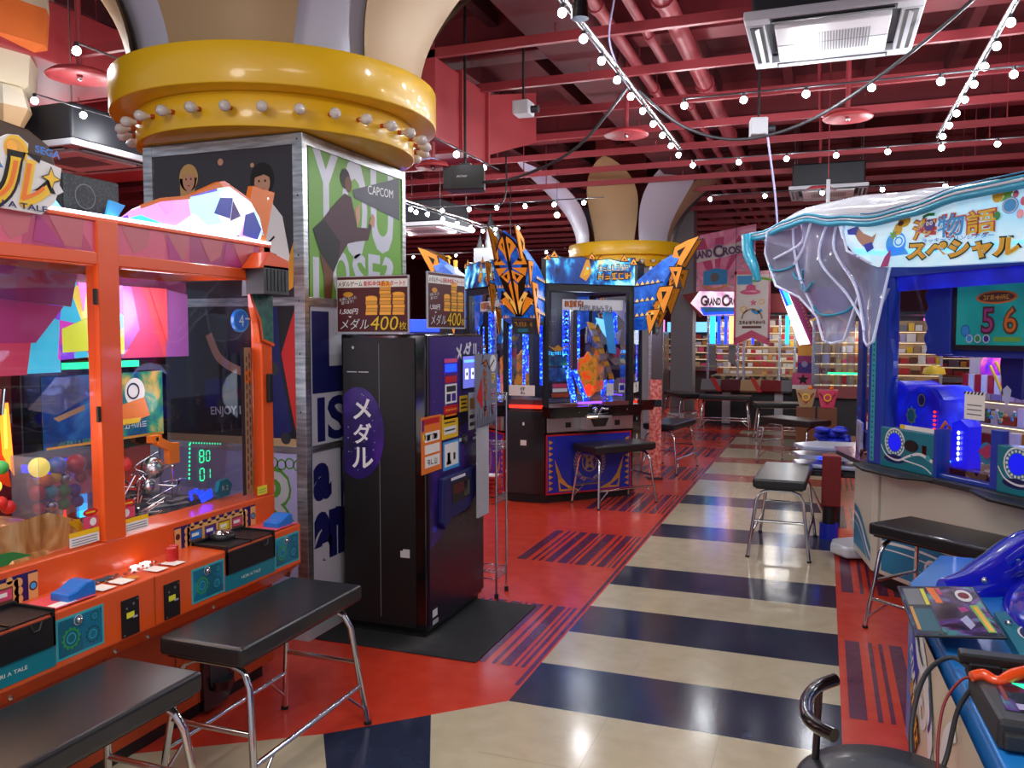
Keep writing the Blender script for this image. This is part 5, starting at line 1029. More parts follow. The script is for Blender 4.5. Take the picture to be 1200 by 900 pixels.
b = MB('gold'); b.tube([(.64, .1, .90), (.66, .1, .96), (.70, .1, .94), (.72, .1, .97)], .009, n=6).tube([(.66, .1, .90), (.64, .09, .93)], .009, n=6).tube([(.68, .1, .95), (.70, .1, 1.0), (.74, .1, 1.01)], .008, n=6); b.m('orange_flat').tube([(.66, .1, 1.0), (.70, .1, 1.04), (.73, .1, 1.02), (.70, .1, .99)], .009, n=6); b.m('light_grey').sphere((.50, .1, .93), .035, 12, 8); b.m('c_rose').flat([(.92, .93), (1.0, .97), (1.04, .93), (.98, .90)], .12); b.m('teal_light').disc(.95, .92, .05, .15); b.build('coral_figure', o)
b = MB('e_cyan'); b.box(.55, .75, .09, .10, .858, .866); b.build('light_line', o)
b = MB('green'); random.seed(8)
for k in range(40): b.m(random.choice(['green', 'teal_light', 'paper', 'bright_gold', 'sky'])); b.sphere((random.uniform(.68, .98), random.uniform(.2, .4), 1.06+.04*random.random()), .008, 6, 4)
b.build('gem_lights', o); b = MB('paper'); b.rect(.14, .32, .96, 1.045, -.004); b.m('red').rect(.14, .32, 1.0, 1.045, -.0045); b.m('yellow').disc(.16, 1.022, .014, -.005); b.m('grey').rect(.15, .31, .97, .973, -.0045).rect(.15, .31, .982, .985, -.0045); b.m('paper').rect(.18, .31, 1.018, 1.024, -.005); b.build('warning_label', o)
b = MB('paper'); b.rect(.96, 1.10, 1.08, 1.2, -.015); b.m('hair_black')
for k in range(6): b.flat([(.96+k*.024, 1.2), (.972+k*.024, 1.2), (.964+k*.024, 1.188), (.952+k*.024, 1.188)], -.016)
b.m('grey').rect(.98, 1.08, 1.1, 1.105, -.016).rect(.98, 1.08, 1.12, 1.125, -.016).rect(.98, 1.08, 1.14, 1.145, -.016); b.build('notice', o)
b = MB('e_white'); b.lathe([(.035, 0), (.03, .02), (.012, .05)], (.24, .6, 1.58), 14); b.m('steel').box(.15, .4, .55, .56, 1.545, 1.553); b.build('inner_spotlight', o)
MB.T0 = Matrix.Translation((.19, 0, 0))
# canopy
b = MB('marq_ocean')
low = [(-.42, 2.31), (-.38, 2.22), (-.27, 2.12), (-.14, 2.04), (-.03, 2.005), (.3, 1.98), (1.1, 1.95), (2.0, 1.95), (2.4, 2.05), (2.5, 2.3)]
up = [(2.3, 2.34), (1.1, 2.34), (.7, 2.33), (.3, 2.30), (0, 2.29), (-.2, 2.33)]
b.prism(low+up, -.14, -.06); b.build('lit_sign', o)
b = MB('sky'); y = -.142
b.m('e_lblue').flat([(-.26, 2.14), (0, 2.10), (.5, 2.07), (1.2, 2.05), (2, 2.06), (2, 2.04), (1.2, 2.03), (.5, 2.045), (0, 2.07), (-.22, 2.10)], y); mat('wave_b', '#2a8fe0', .4, emit='#2a8fe0', es=.4)
for wx, wz, s in ((.13, 2.13, .085), (1.16, 2.13, .095)):
    b.m('wave_b').disc(wx, wz, s, y-.001, s*.8); b.m('marq_ocean').disc(wx+s*.3, wz+s*.1, s*.55, y-.0015, s*.42); b.m('wave_b').annulus(wx+s*.3, wz+s*.1, s*.42, s*.14, y-.002, rz=s*.32); b.m('wave_b').flat([(wx-s*.9, wz-s*.1), (wx+s*.9, wz-s*.4), (wx+s*1.3, wz-s*.85), (wx-s*.5, wz-s*.85)], y-.001)
b.m('skin').flat([(-.25, 2.23), (-.21, 2.26), (-.16, 2.22), (-.08, 2.19), (-.04, 2.21), (-.07, 2.15), (-.16, 2.14), (-.21, 2.18)], y-.001); b.m('royal').flat([(-.32, 2.26), (-.24, 2.27), (-.19, 2.29), (-.23, 2.22), (-.31, 2.23)], y-.002).flat([(-.16, 2.15), (-.08, 2.16), (-.06, 2.12), (-.12, 2.10)], y-.002)
b.m('yellow').disc(.20, 2.25, .05, y-.002, .035).disc(.15, 2.21, .035, y-.002); b.m('brown').disc(.17, 2.24, .025, y-.0021, .015); b.m('lime').star(.11, 2.18, .04, .4, 6, y-.002).star(.92, 2.28, .05, .4, 6, y-.002); b.m('yellow').disc(.86, 2.29, .035, y-.0021)
for ch, x, z, hh in (('海', .36, 2.185, .105), ('物', .555, 2.18, .115), ('語', .76, 2.175, .115)):
    w_ = hh*1.6; b.m('white').text(ch, x, z, w=w_, h=hh, y=y-.003, offset=.09); b.m('red').text(ch, x, z, w=w_, h=hh, y=y-.004, offset=.055); b.m('yellow' if ch != '物' else 'sky').text(ch, x, z, w=w_, h=hh, y=y-.005, offset=.015)
b.m('purple').disc(.40, 2.20, .04, y-.006, .032); b.m('white').disc(.388, 2.21, .012, y-.007).disc(.415, 2.21, .012, y-.007); b.m('hair_black').disc(.39, 2.21, .004, y-.008).disc(.417, 2.21, .004, y-.008); b.m('green').stroke([(.35, 2.25), (.39, 2.26), (.44, 2.255)], .016, y-.006)
b.m('sky').disc(.94, 2.23, .05, y-.005, .04); b.m('white').annulus(.94, 2.23, .045, .006, y-.006, rz=.036); b.m('c_rose').disc(1.02, 2.24, .022, y-.004).disc(1.0, 2.18, .022, y-.004).disc(.97, 2.28, .018, y-.004); b.m('green').disc(.86, 2.19, .022, y-.004); b.m('blue').text('ラッキーマリンシアター', .60, 2.108, w=.5, h=.022, y=y-.006, offset=.02, rot=-.04)
b.m('hair_black').text('スペシャル', .62, 2.048, rot=-.06, w=0.76, h=.092, y=y-.005, offset=.10); b.m('yellow').text('スペシャル', .62, 2.048, rot=-.06, w=0.75, h=.085, y=y-.0065, offset=.06); b.m('bright_gold').text('スペシャル', .62, 2.048, rot=-.06, w=0.74, h=.078, y=y-.008, offset=.0)
b.m('magenta').flat([(.0, 2.0), (.04, 2.06), (.09, 2.10), (.09, 2.06), (.07, 2.0)], y-.002); b.build('sign_print', o)
b = MB('shell_white')   # white upper shell sweeping to a tip on the left
def tab(T, u):
    for (a, p), (c, q) in zip(T, T[1:]):
        if u <= c: k = (u-a)/(c-a); k = k*k*(3-2*k); return p+(q-p)*k
    return T[-1][1]
BOT = [(-1.5, 2.33), (-1.3, 2.325), (-1.0, 2.36), (-.75, 2.375), (-.4, 2.31), (0, 2.262), (.3, 2.275), (.65, 2.312), (1.05, 2.31), (2.6, 2.3)]
TOP = [(-1.5, 2.35), (-1.3, 2.40), (-.8, 2.475), (-.38, 2.465), (.2, 2.415), (.65, 2.375), (1.05, 2.36), (2.6, 2.36)]
N_ = 60; rg = []; e0 = []
for i in range(N_+1):
    u = -1.5+4.1*i/N_; t = i/N_; bot = tab(BOT, u); top = max(tab(TOP, u), bot+.03); yy = -.13-.04*min(1, t*3)
    rg.append([(u, yy, bot), (u, yy-.02, (top+bot)/2), (u, yy+.02, top-.01), (u, yy+.10, top+.015), (u, yy+.3, top), (u, yy+.55, top-.15), (u, yy+.55, bot-.05)]); e0.append((u, yy-.012, bot))
b.rings(rg, True); b.build('canopy_shell', o)
b = MB('shell_teal'); b.tube(e0, .020, n=10); b.m('shell_white').tube([(u, y-.012, z+.022) for u, y, z in e0], .006, n=6); b.m('shell_teal').tube([(u, y-.006, z+.04) for u, y, z in e0], .008, n=6); b.m('wave_teal').tube([(u, y-.004, z+.06) for u, y, z in e0[20:]], .004, n=6)
b.build('teal_wave_edge', o)
b = MB('shell_teal'); b.tube([(-1.5, -.16, 2.36), (-1.47, -.17, 2.22), (-1.38, -.17, 2.1), (-1.34, -.16, 2.0)], [.05, .045, .035, .02], n=10, smooth_path=4); b.build('drooping_tip', o)
# translucent draped veil
def veil(pts, yb, name, amp=.03):
    b = MB('veil'); n = len(pts)
    zt = max(p[1] for p in pts)
    rowsN = 14; rg = []
    b.flat([(x, z) for x, z in pts], yb); return b
out = [(-1.10, 2.42), (-.3, 2.40), (-.34, 2.25), (-.24, 2.12), (-.10, 2.04), (.0, 2.0), (.03, 1.56), (-.03, 1.53), (-.1, 1.56), (-.22, 1.68), (-.32, 1.84), (-.35, 1.56), (-.42, 1.54), (-.56, 1.56), (-.72, 1.72), (-.88, 1.86), (-1.08, 1.95), (-1.20, 2.05), (-1.26, 2.2), (-1.2, 2.35)]
grid = MB('veil')
def inside(x, z, P_):
    c_ = False; j = len(P_)-1
    for i in range(len(P_)):
        xi, zi = P_[i]; xj, zj = P_[j]
        if (zi > z) != (zj > z) and x < (xj-xi)*(z-zi)/(zj-zi)+xi: c_ = not c_
        j = i
    return c_
def vy(x, z): return -.12-.05*math.sin(x*13+z*5)-.05*math.sin(z*9-x*4)*.6
nx, nz = 64, 48; vid = {}; vs = []; fs = []
for i in range(nx):
    for j in range(nz):
        x = -1.3+i*(1.34/nx); z = 1.5+j*(.95/nz); dx = 1.34/nx; dz = .95/nz
        if inside(x+dx/2, z+dz/2, out):
            q = []
            for a, c_ in ((i, j), (i+1, j), (i+1, j+1), (i, j+1)):
                if (a, c_) not in vid: X, Z = -1.3+a*dx, 1.5+c_*dz; vid[(a, c_)] = len(vs); vs.append((X, vy(X, Z), Z))
                q.append(vid[(a, c_)])
            fs.append(tuple(q))
grid.add(vs, fs, True); grid.build('translucent_veil', o)
b = MB('clear'); mat('edge_light', '#e6ecff', .15, emit='#c8d4ff', es=.15)
b.m('edge_light')
edge = [(x, vy(x, z)-.004, z) for x, z in out]; b.tube(edge+[edge[0]], .009, n=6)
for pts in ([(-.62, 2.36), (-.58, 2.1), (-.40, 1.86), (-.2, 1.68)], [(-.55, 2.36), (-.5, 2.15), (-.30, 1.9), (-.06, 1.62)], [(-1.0, 2.38), (-1.02, 2.2), (-.9, 2.0), (-.7, 1.76)], [(-.8, 2.38), (-.9, 2.25), (-1.15, 2.15)], [(-.72, 2.36), (-.80, 2.2), (-1.0, 2.1)]):
    b.tube([(x, vy(x, z)-.012, z) for x, z in pts], .010, n=6, smooth_path=5)
b.build('veil_rib', o); b = MB('shell_teal')
for cx, cz, r in ((-1.1, 2.12, .11), (-.85, 2.05, .13), (-.72, 1.96, .13), (-.5, 1.80, .14)):
    b.tube([(cx+r*math.cos(a), vy(cx+r*math.cos(a), cz+.5*r*math.sin(a))-.012, cz+.55*r*math.sin(a)) for a in [PI*1.05+k*PI*.9/10 for k in range(11)]], .008, n=6)
b.build('veil_scallop', o)
MB.T0 = Matrix.Identity(4)
# blue folded cloth and bright chair shapes beside the ocean game
# ------------------------------------------------------------------ string lights
PL = []
def bulbstring(label, pts, spacing, z=None, rail=True, sag=0, lit=2, power=6.5):
    a = Vector(pts[0]); e = Vector(pts[1]); Lh = (e-a).length; n = max(1, int(Lh/spacing))
    t = thing('string_light', label, 'string light', tuple(a), 0, 'rows of white festoon bulbs under the red ceiling')
    d = (e-a).normalized()
    b = MB('dark_grey'); b.tube([(0, 0, .035), tuple(d*Lh+Vector((0, 0, .035)))], .006, n=6); b.build('cable', t)
    if rail: b = MB('steel' if rail == 1 else 'pipe_red'); b.tube([(0, 0, .075), tuple(d*Lh+Vector((0, 0, .075)))], .014, n=8); b.build('rail', t)
    for k in range(n+1):
        p = d*(k*spacing); b = MB('black'); b.cyl((p.x, p.y, .01), (p.x, p.y, .036), .012, n=8); b.m('e_bulb'); b.sphere((p.x, p.y, -.012), .024, 10, 8); b.build('bulb', t)
        if k % lit == 0: PL.append((a.x+p.x, a.y+p.y, a.z-.075, power*lit))
bulbstring('bright bulb row along the steel rail left of the ceiling air conditioner', [(-1.33, 3.9, 3.3), (-1.33, 8.2, 3.3)], .415, power=4)
bulbstring('bright bulb row along the steel rail in the top right corner', [(.91, 4.9, 3.3), (.91, 8.5, 3.3)], .40)
bulbstring('crosswise bulb row just below the large top right air conditioner', [(-.95, 5.97, 3.2), (2.7, 5.97, 3.2)], .40, rail=0)
bulbstring('second crosswise bulb row between the two light rails', [(-1.20, 8.08, 3.2), (2.4, 8.08, 3.2)], .42, rail=0)
bulbstring('short bulb row behind the far column petals', [(-1.3, 10.15, 3.2), (1.2, 10.15, 3.2)], .62, rail=0)
bulbstring('bulb row running lengthwise beside the black wall speaker', [(-2.70, 5.45, 3.0), (-2.70, 6.9, 3.0)], .55, rail=0, lit=3, power=.8)
bulbstring('slanting bulb row left of the castle spires', [(-4.35, 8.0, 3.0), (-4.35, 11.2, 3.0)], .42)
bulbstring('crosswise bulb row above the treasure game marquee', [(-4.4, 8.65, 3.0), (-2.2, 8.65, 3.0)], .33, rail=0)
bulbstring('lower crosswise bulb row above the treasure game marquee', [(-5.4, 10.4, 3.0), (-3.6, 10.4, 3.0)], .32, rail=0)
bulbstring('farthest crosswise bulb row seen over the treasure game', [(-7.4, 13.6, 3.0), (-3.4, 13.6, 3.0)], .42, rail=0, lit=3)
bulbstring('bulb row at the upper left behind the hanging faceted figure', [(-5.08, 4.3, 3.2), (-5.08, 5.5, 3.2)], .40, rail=0, lit=1)
bulbstring('bulb row low at the upper left above the black box speaker', [(-7.0, 6.1, 3.2), (-5.2, 6.1, 3.2)], .42, rail=0)
bulbstring('nearer single bulb pair at the upper left', [(-3.97, 3.64, 3.2), (-3.97, 4.3, 3.2)], .66, rail=0, lit=1)
for x, y, z in ((-3.41, 10.86, 3.2), (-5.9, 14.2, 3.2)):
    t = thing('warm_bulb', 'single warm yellow hanging bulb %s' % ('against the left white petal of the far column' if y < 12 else 'low over the treasure game'), 'light bulb', (x, y, z)); b = MB('e_warm'); b.sphere((0, 0, 0), .04, 12, 8); b.build('globe', t); MB('black').cyl((0, 0, .035), (0, 0, .1), .015, n=8).build('socket', t); MB('black').cyl((0, 0, .1), (0, 0, CZ-z-.2), .003, n=5).build('cord', t)
for i, (x, y, z, p) in enumerate(PL): lamp('POINT', (x, y, z), p, (.95, .97, 1.0), .035)
# swagged cables
def cable(label, pts, r=.011, m='dark_grey', name='cable', sm=6): return tag(MB(m).tube(pts, r, n=6, smooth_path=sm).build(name), label, 'cable')
cable('grey cable sagging from the left light rail towards the black wall speaker', [(-1.36, 6.0, 3.36), (-1.75, 6.1, 3.0), (-2.2, 6.2, 2.84), (-2.6, 6.3, 2.82), (-2.9, 6.4, 2.95)])
cable('dark cable sagging from the left light rail across to the top right corner', [(-1.3, 6.1, 3.36), (-1.0, 6.3, 3.12), (-.6, 6.4, 3.02), (-.1, 6.2, 3.08), (.45, 5.6, 3.28), (.9, 4.9, 3.5)])
cable('pale thin wire dropping from the ceiling onto the left light rail', [(-1.34, 5.4, 4.3), (-1.33, 5.5, 3.9), (-1.42, 5.7, 3.6), (-1.36, 5.95, 3.38)], .007, 'lavender')
cable('white cable hanging down in front of the far ceiling conditioner', [(-.42, 6.36, 3.04), (-.40, 6.42, 2.9), (-.36, 6.46, 2.6), (-.34, 6.47, 2.36)], .008, 'lavender')
cable('thin black cable hanging left of the near light rail', [(-3.3, 8.5, 4.2), (-3.25, 8.5, 3.6), (-3.25, 8.5, 3.1), (-3.4, 8.5, 2.95), (-3.6, 8.5, 2.98)], .009, 'black')
cable('pale wire looping from the black wall speaker to the column', [(-2.93, 6.25, 2.99), (-3.0, 6.1, 3.0), (-3.15, 5.9, 2.85), (-3.3, 5.8, 2.55)], .006, 'lavender')
cable('white cord hanging beside the left edge of the near column', [(-3.75, 3.9, 2.95), (-3.75, 3.9, 2.7), (-3.76, 3.9, 2.3), (-3.78, 3.9, 1.8)], .005, 'light_grey')
# wall speaker
t = thing('ceiling_speaker', 'black speaker hung from the ceiling right of the near column', 'speaker', (-2.78, 6.35, 2.86), .25)
b = MB('dark_grey'); b.hexa([(-.17, -.08, -.09), (.17, -.08, -.09), (.15, .12, -.09), (-.15, .12, -.09)], [(-.17, -.10, .10), (.17, -.10, .10), (.15, .10, .10), (-.15, .10, .10)]); b.build('body', t, bevel=.01)
b = MB('black'); b.hexa([(-.10, -.09, -.085), (.168, -.09, -.085), (.168, -.08, -.085), (-.10, -.08, -.085)], [(-.10, -.11, .095), (.168, -.11, .095), (.168, -.1, .095), (-.1, -.1, .095)]); b.m('white').text('BOSE', -.01, .01, w=.09, h=.014, y=-.104, shear=.4); b.build('grille', t)
b = MB('black'); b.cyl((0, 0, .1), (0, 0, 1.7), .012, n=8); b.box(-.05, .05, -.03, .03, .1, .13); b.build('bracket', t)
def boxlamp(name, label, loc, sz, rz=0, m='light_grey'):
    t = thing(name, label, 'ceiling box', loc, rz); b = MB(m); b.box(-sz[0]/2, sz[0]/2, -sz[1]/2, sz[1]/2, 0, sz[2]); b.build('box', t, bevel=.01); b = MB('dark_grey'); b.cyl((sz[0]/2, 0, sz[2]*.4), (sz[0]/2+.06, 0, sz[2]*.4), .03, n=12); b.build('lens', t); MB('black').cyl((0, 0, sz[2]), (0, 0, 4.69-loc[2]), .01, n=6).build('rod', t)
boxlamp('projector', 'small white projector box hung below the ceiling left of the light rail', (-2.33, 6.5, 3.37), (.14, .16, .11))
boxlamp('projector', 'small pale projector box right of the thick red pipe', (-.52, 6.9, 3.15), (.13, .13, .13), .2)
t = thing('spot_lamp', 'dark bell-shaped spot lamp at the top edge beside the bulb rail', 'lamp', (-1.2, 4.2, 3.2))
b = MB('gloss_black'); b.lathe([(.045, 0), (.04, .08), (.02, .14), (.008, .16)], n=18); b.m('e_warm').disc(0, 0, .04, .004, axis='z'); b.build('shade', t); MB('black').cyl((0, 0, .16), (0, 0, .9), .006, n=6).build('cord', t)
t = thing('tube_fitting', 'small white upright fitting hanging between the bulb rows', 'fitting', (.0, 9.6, 3.1)); MB('light_grey').box(-.02, .02, -.02, .02, -.12, .14).build('body', t, bevel=.004); MB('pipe_red').cyl((0, 0, .14), (0, 0, 1.595), .006, n=6).build('rod', t)
# ------------------------------------------------------------------ hanging faceted figure top left
pat('facet_cream', 'voronoi', 2, [(0, '#e0d2b4'), (.5, '#d6cbb4')], rough=.7, const=True); mat('facet_orange', '#e8742c', .6)
t = thing('hanging_figure', 'faceted cream and orange paper figure hanging at the top left edge', 'decoration', (-5.92, 4.55, 3.10))
def facets(prof, mats_, nm, c=(0, 0)):
    b = MB('facet_cream'); n = 7
    for (r0, z0), (r1, z1), m in zip(prof, prof[1:], mats_):
        b.m(m); b.rings([[(c[0]+r*math.cos(2*PI*(k+.3)/n), c[1]+r*math.sin(2*PI*(k+.3)/n), z) for k in range(n)] for r, z in ((r0, z0), (r1, z1))], False, smooth=False)
    b.build(nm, t)
facets([(.12, .12), (.25, .26), (.38, .33), (.40, .55), (.52, .62), (.54, .88), (.52, 1.3)], ['facet_cream', 'facet_cream', 'facet_cream', 'facet_orange', 'facet_orange', 'facet_cream'], 'body')
facets([(.01, -.05), (.12, .0), (.2, .15), (.16, .3), (.01, .36)], ['facet_orange', 'tan', 'facet_cream', 'facet_cream'], 'foot', (.22, 0)); MB('black').cyl((0, 0, 1.3), (0, 0, 1.6), .01, n=6).build('cord', t)
# ------------------------------------------------------------------ castle spires behind
t = thing('toy_castle', 'grey castle with pointed spires standing on the far side above the marquee', 'decoration', (-4.43, 11.0, 2.05))
b = MB('grey'); b.box(-.2, .2, -.15, .15, 0, .75); b.build('keep', t, bevel=.01)
for x, y, h_, r in ((0, 0, 1.25, .06), (-.14, -.05, .95, .05), (.13, -.05, 1.05, .05), (.06, .08, 1.1, .04), (-.07, .06, 1.1, .035)):
    b = MB('grey'); b.cyl((x, y, .6), (x, y, h_-.22), r, n=12); b.m('dark_grey').cyl((x, y, h_-.22), (x, y, h_), r*1.15, .002, n=12); b.build('tower', t)
MB('black').cyl((.3, 0, .2), (.3, 0, 1.6), .008, n=6).build('rod', t); b = MB('black'); b.box(-.5, .5, -.3, .3, -2.05, 0); b.build('cabinet', t)
t = thing('gold_ornament', 'small gold lantern shaped ornament left of the castle spires', 'decoration', (-4.75, 10.2, 2.6)); b = MB('bright_gold'); b.box(-.05, .05, -.02, .02, -.14, .04); b.box(-.07, .07, -.02, .02, 0, .02); b.cyl((.14, 0, -.12), (.14, 0, -.02), .03, n=8); b.build('frame', t); MB('e_warm').sphere((.14, 0, -.14), .035, 10, 8).build('bulb', t); MB('black').box(-.08, .2, -.04, .04, -2.6, -.14).build('stand', t)
# ------------------------------------------------------------------ round medal game with tube lights (far)
pat('gc_banner', 'noise', 1.6, [(.3, '#c45a86'), (.5, '#e08aa8'), (.65, '#f0c0cc'), (.8, '#b03a5c')], rough=.5, es=.12, detail=5, dist=1.5)
pat('warm_shelves', 'voronoi', 15, [(0, '#5a3a28'), (.2, '#d8b880'), (.36, '#8a5038'), (.48, '#f0dcb0'), (.6, '#70402c'), (.75, '#b88048'), (.88, '#a03028')], rough=.4, es=.5, const=True, stretch=(1, 1, 2.2))
pat('medal_bed', 'voronoi', 20, [(0, '#403828'), (.4, '#c0a870'), (.7, '#706048'), (.85, '#e8d8b0')], rough=.3, metal=.3, const=True)
def grand(b, x, z, w, h, y, c1, c2, rot):
    for t_, fx, fw, fh, dz in (('G', -.43, .13, 1, 0), ('RAND', -.215, .29, .68, -.1), ('C', .03, .14, 1.1, 0), ('ROSS', .285, .34, .68, -.08)):
        cx = x+fx*w; cz = z+dz*h+fx*w*math.tan(rot); b.m(c2).text(t_, cx, cz, w=fw*w, h=fh*h, y=y, offset=.07, rot=rot); b.m(c1).text(t_, cx, cz, w=fw*w, h=fh*h, y=y-.003, offset=.01, rot=rot)
gc = thing('grand_medal_game', 'far round medal game with blue and pink tube lights and a GRAND CROSS marquee', 'arcade machine', (-.9, 15.2, 0))
b = MB('black'); b.box(-1.1, 2.6, .05, 1.5, 0, .60); b.build('base_cabinet', gc)
for x in (-.72, .17, 1.1):
    MB('light_grey').box(x-.07, x+.07, .0, .06, .02, .60).build('pilaster', gc)
for i in range(11):
    x0 = -1.15+i*.34; m = ('grey', 'maroon', 'tan', 'deep_red', 'grey')[i % 5]; b = MB(m); b.prism([(-.02, .80), (-.16, .62), (-.10, .58), (.05, .60), (.05, .80)], x0, x0+.34, 'x'); b.m('red').flat([(x0, .80), (x0+.07, .80), (x0+.15, .60), (x0+.08, .60)], -.165) if 0 else None; b.build('counter_segment', gc, bevel=.005)
for i in range(4):
    x0 = -.98+i*.68; b = MB('red'); b.prism([(x0, .83), (x0+.08, .83), (x0+.2, .60), (x0+.12, .60)], -.17, -.12); b.build('red_fin', gc)
b = MB('medal_bed'); b.box(-1.0, 2.5, .06, 1.0, .80, .86); b.build('playfield', gc)
b = MB('tan'); goods(b, -1.0, 2.5, .86, 1.88, .9, 8, 34, 5); b.build('lit_shelves', gc)['kind'] = 'stuff'
b = MB('black'); b.box(-1.1, 2.6, .0, 1.5, 1.93, 1.97)
b.build('roof', gc)
for x in (-1.05, -.53, -.43, .17, .42, 1.2, 2.0): MB('steel').box(x-.02, x+.02, .0, .05, .8, 1.95).build('post', gc)
MB('glass').box(-1.05, 2.5, .02, .024, .82, 1.93).build('window_pane', gc)
for x, m, w_ in ((-.97, 'e_cyan', .05), (-.86, 'e_blue', .03), (-.74, 'e_blue', .03), (-.63, 'e_amber', .06), (-.28, 'e_blue', .02), (.29, 'e_cyan', .035)):
    b = MB(m); b.cyl((x, .0, 1.43), (x, .0, 1.92), w_, n=14); b.m('light_grey').cyl((x, 0, 1.92), (x, 0, 1.94), w_*1.1, n=14).cyl((x, 0, 1.41), (x, 0, 1.43), w_*1.1, n=14); b.build('tube_light', gc)
for x in (-.97, -.63): b = MB('grey'); b.prism([(x-.06, 1.40), (x+.06, 1.40), (x+.06, 1.12), (x+.12, 1.0), (x-.06, 1.12)], -.02, .02); b.build('side_fin', gc)
pat('gc_marq', 'noise', 3, [(.3, '#e8a0c8'), (.5, '#fff0f8'), (.7, '#d070b8')], rough=.3, es=.9, detail=3)
b = MB('gc_marq'); b.prism([(-1.2, 2.36), (-.35, 2.33), (-.35, 1.95), (-1.12, 1.93), (-1.35, 2.15)], -.10, -.05); b.m('e_blue').flat([(-1.12, 1.935), (-.36, 1.955), (-.36, 2.06), (-.7, 2.03), (-1.18, 2.05)], -.104); b.m('sky').flat([(-1.1, 1.98), (-.36, 2.0), (-.36, 2.06), (-.7, 2.07), (-1.18, 2.08)], -.106)
mat('wine', '#6a1440', .4); grand(b, -.77, 2.19, .8, .17, -.110, 'wine', 'white', 0); b.build('marquee', gc)
b = MB('deep_red'); b.prism([(-1.5, 2.3), (-1.2, 2.36), (-1.12, 1.93), (-1.2, 1.9)], -.08, -.04); b.build('red_wing', gc); MB('deep_red').box(-.35, 1.0, -.08, .1, 1.97, 2.3).build('red_header', gc)
t = thing('hanging_banner', 'large pink GRAND CROSS banner hung above the far round medal game', 'banner', (-2.08, 17.1, 2.45))
b = MB('gc_banner'); b.prism([(-.70, -.1), (.75, 0), (.78, 1.30), (-.72, 1.05)], 0, .03); b.build('cloth', t)
b = MB('gold'); y = -.003
b.m('pink').flat([(-.1, .3), (-.45, 1.0), (-.2, 1.05), (0, .35)], y).flat([(0, .3), (.0, 1.05), (.18, 1.08), (.08, .35)], y).flat([(.15, .3), (.45, 1.1), (.6, 1.0), (.2, .3)], y)
b.m('light_grey')
for s in (-1, 1):
    for cx, cz, r in ((.45, .35, .13), (.36, .2, .1), (.5, .6, .08), (.55, .15, .07)): b.annulus(s*cx, cz, r, .022, y-.001)
b.m('sky').flat([(-.22, .12), (.25, .14), (.25, .42), (.0, .46), (-.22, .4)], y-.001); b.m('grey').disc(0, .28, .09, y-.002); b.m('gold').stroke([(-.25, .12), (0, .05), (.28, .14)], .03, y-.002, sm=4)
b.m('paper').flat([(-.6, .70), (-.4, .82), (.0, .85), (.45, .96), (.65, 1.02), (.62, .78), (.1, .66), (-.5, .55)], y-.001)
grand(b, .02, .79, 1.2, .21, y-.003, 'wine', 'lavender', .09); b.build('print', t)
b = MB('black')
for x in (-.6, .6): b.cyl((x, .015, 1.1), (x, .015, 2.24), .008, n=6)
b.build('hanging_cord', t)
t = thing('pink_banner', 'white and pink swallowtail banner with a pink hat hung before the round medal game', 'banner', (-1.18, 14.9, 1.40))
b = MB('paper'); b.prism([(-.30, 0), (0, .14), (.30, 0), (.30, 1.28), (-.30, 1.28)], 0, .015); b.build('cloth', t); y = -.003
b = MB('c_rose'); b.flat([(-.30, 0), (0, .14), (.30, 0), (.30, .12), (0, .27), (-.30, .12)], y).rect(-.30, -.265, .1, 1.27, y).rect(.265, .30, .1, 1.27, y).rect(-.3, .3, 1.22, 1.28, y)
b.m('sky').rect(-.25, .0, 1.05, 1.2, y); b.m('pink').disc(-.03, .92, .17, y-.001, .045); b.flat([(-.12, .92), (-.09, 1.03), (-.02, 1.06), (.05, 1.03), (.07, .92)], y-.0012); b.m('c_rose').rect(-.12, .07, .92, .945, y-.002)
b.m('gold').annulus(-.14, .62, .06, .02, y-.001).annulus(.16, .75, .05, .015, y-.001); b.m('c_rose').star(.02, .74, .06, .5, 5, y-.001); b.m('sky').stroke([(0, .62), (.08, .56), (.16, .62)], .05, y-.001, sm=4); b.m('tan').annulus(0, .46, .18, .03, y-.001, a0=0, a1=PI); b.m('brown').scrib(0, .40, .44, .06, y-.002, 8, 0, 6, .2).rect(-.16, .16, .30, .34, y-.001); b.m('lime').stroke([(.0, 1.1), (.15, 1.15), (.35, 1.12), (.5, 1.2)], .04, y-.002, sm=4)
b.build('print', t); b = MB('black'); b.cyl((-.28, .007, 1.28), (-.28, .007, 3.3), .005, n=5); b.cyl((.28, .007, 1.28), (.28, .007, 3.3), .005, n=5); b.build('hanging_cord', t)
t = thing('leaning_light_sign', 'slanted glowing white sign bar with a purple panel beside the round medal game', 'sign', (-.5, 14.88, 0))
b = MB('e_softwhite'); mat('signbar', '#ffffff', .4, emit='#f4fbff', es=3); b.m('signbar').prism([(-.24, 2.36), (-.12, 2.36), (.27, 1.44), (.10, 1.42)], -.04, 0); b.m('e_cyan').flat([(-.24, 2.36), (-.12, 2.36), (-.02, 2.1), (-.12, 2.06)], -.043); b.m('e_blue').flat([(-.24, 2.36), (-.20, 2.36), (-.08, 2.08), (-.12, 2.06)], -.045); b.build('light_bar', t)
b = MB('magenta'); b.prism([(-.10, 2.36), (.06, 2.36), (.40, 1.44), (.27, 1.44)], -.02, .04); b.m('gold')
for k in range(14): b.disc(.05+.022*k, 2.28-.06*k, .012, -.022, n=8)
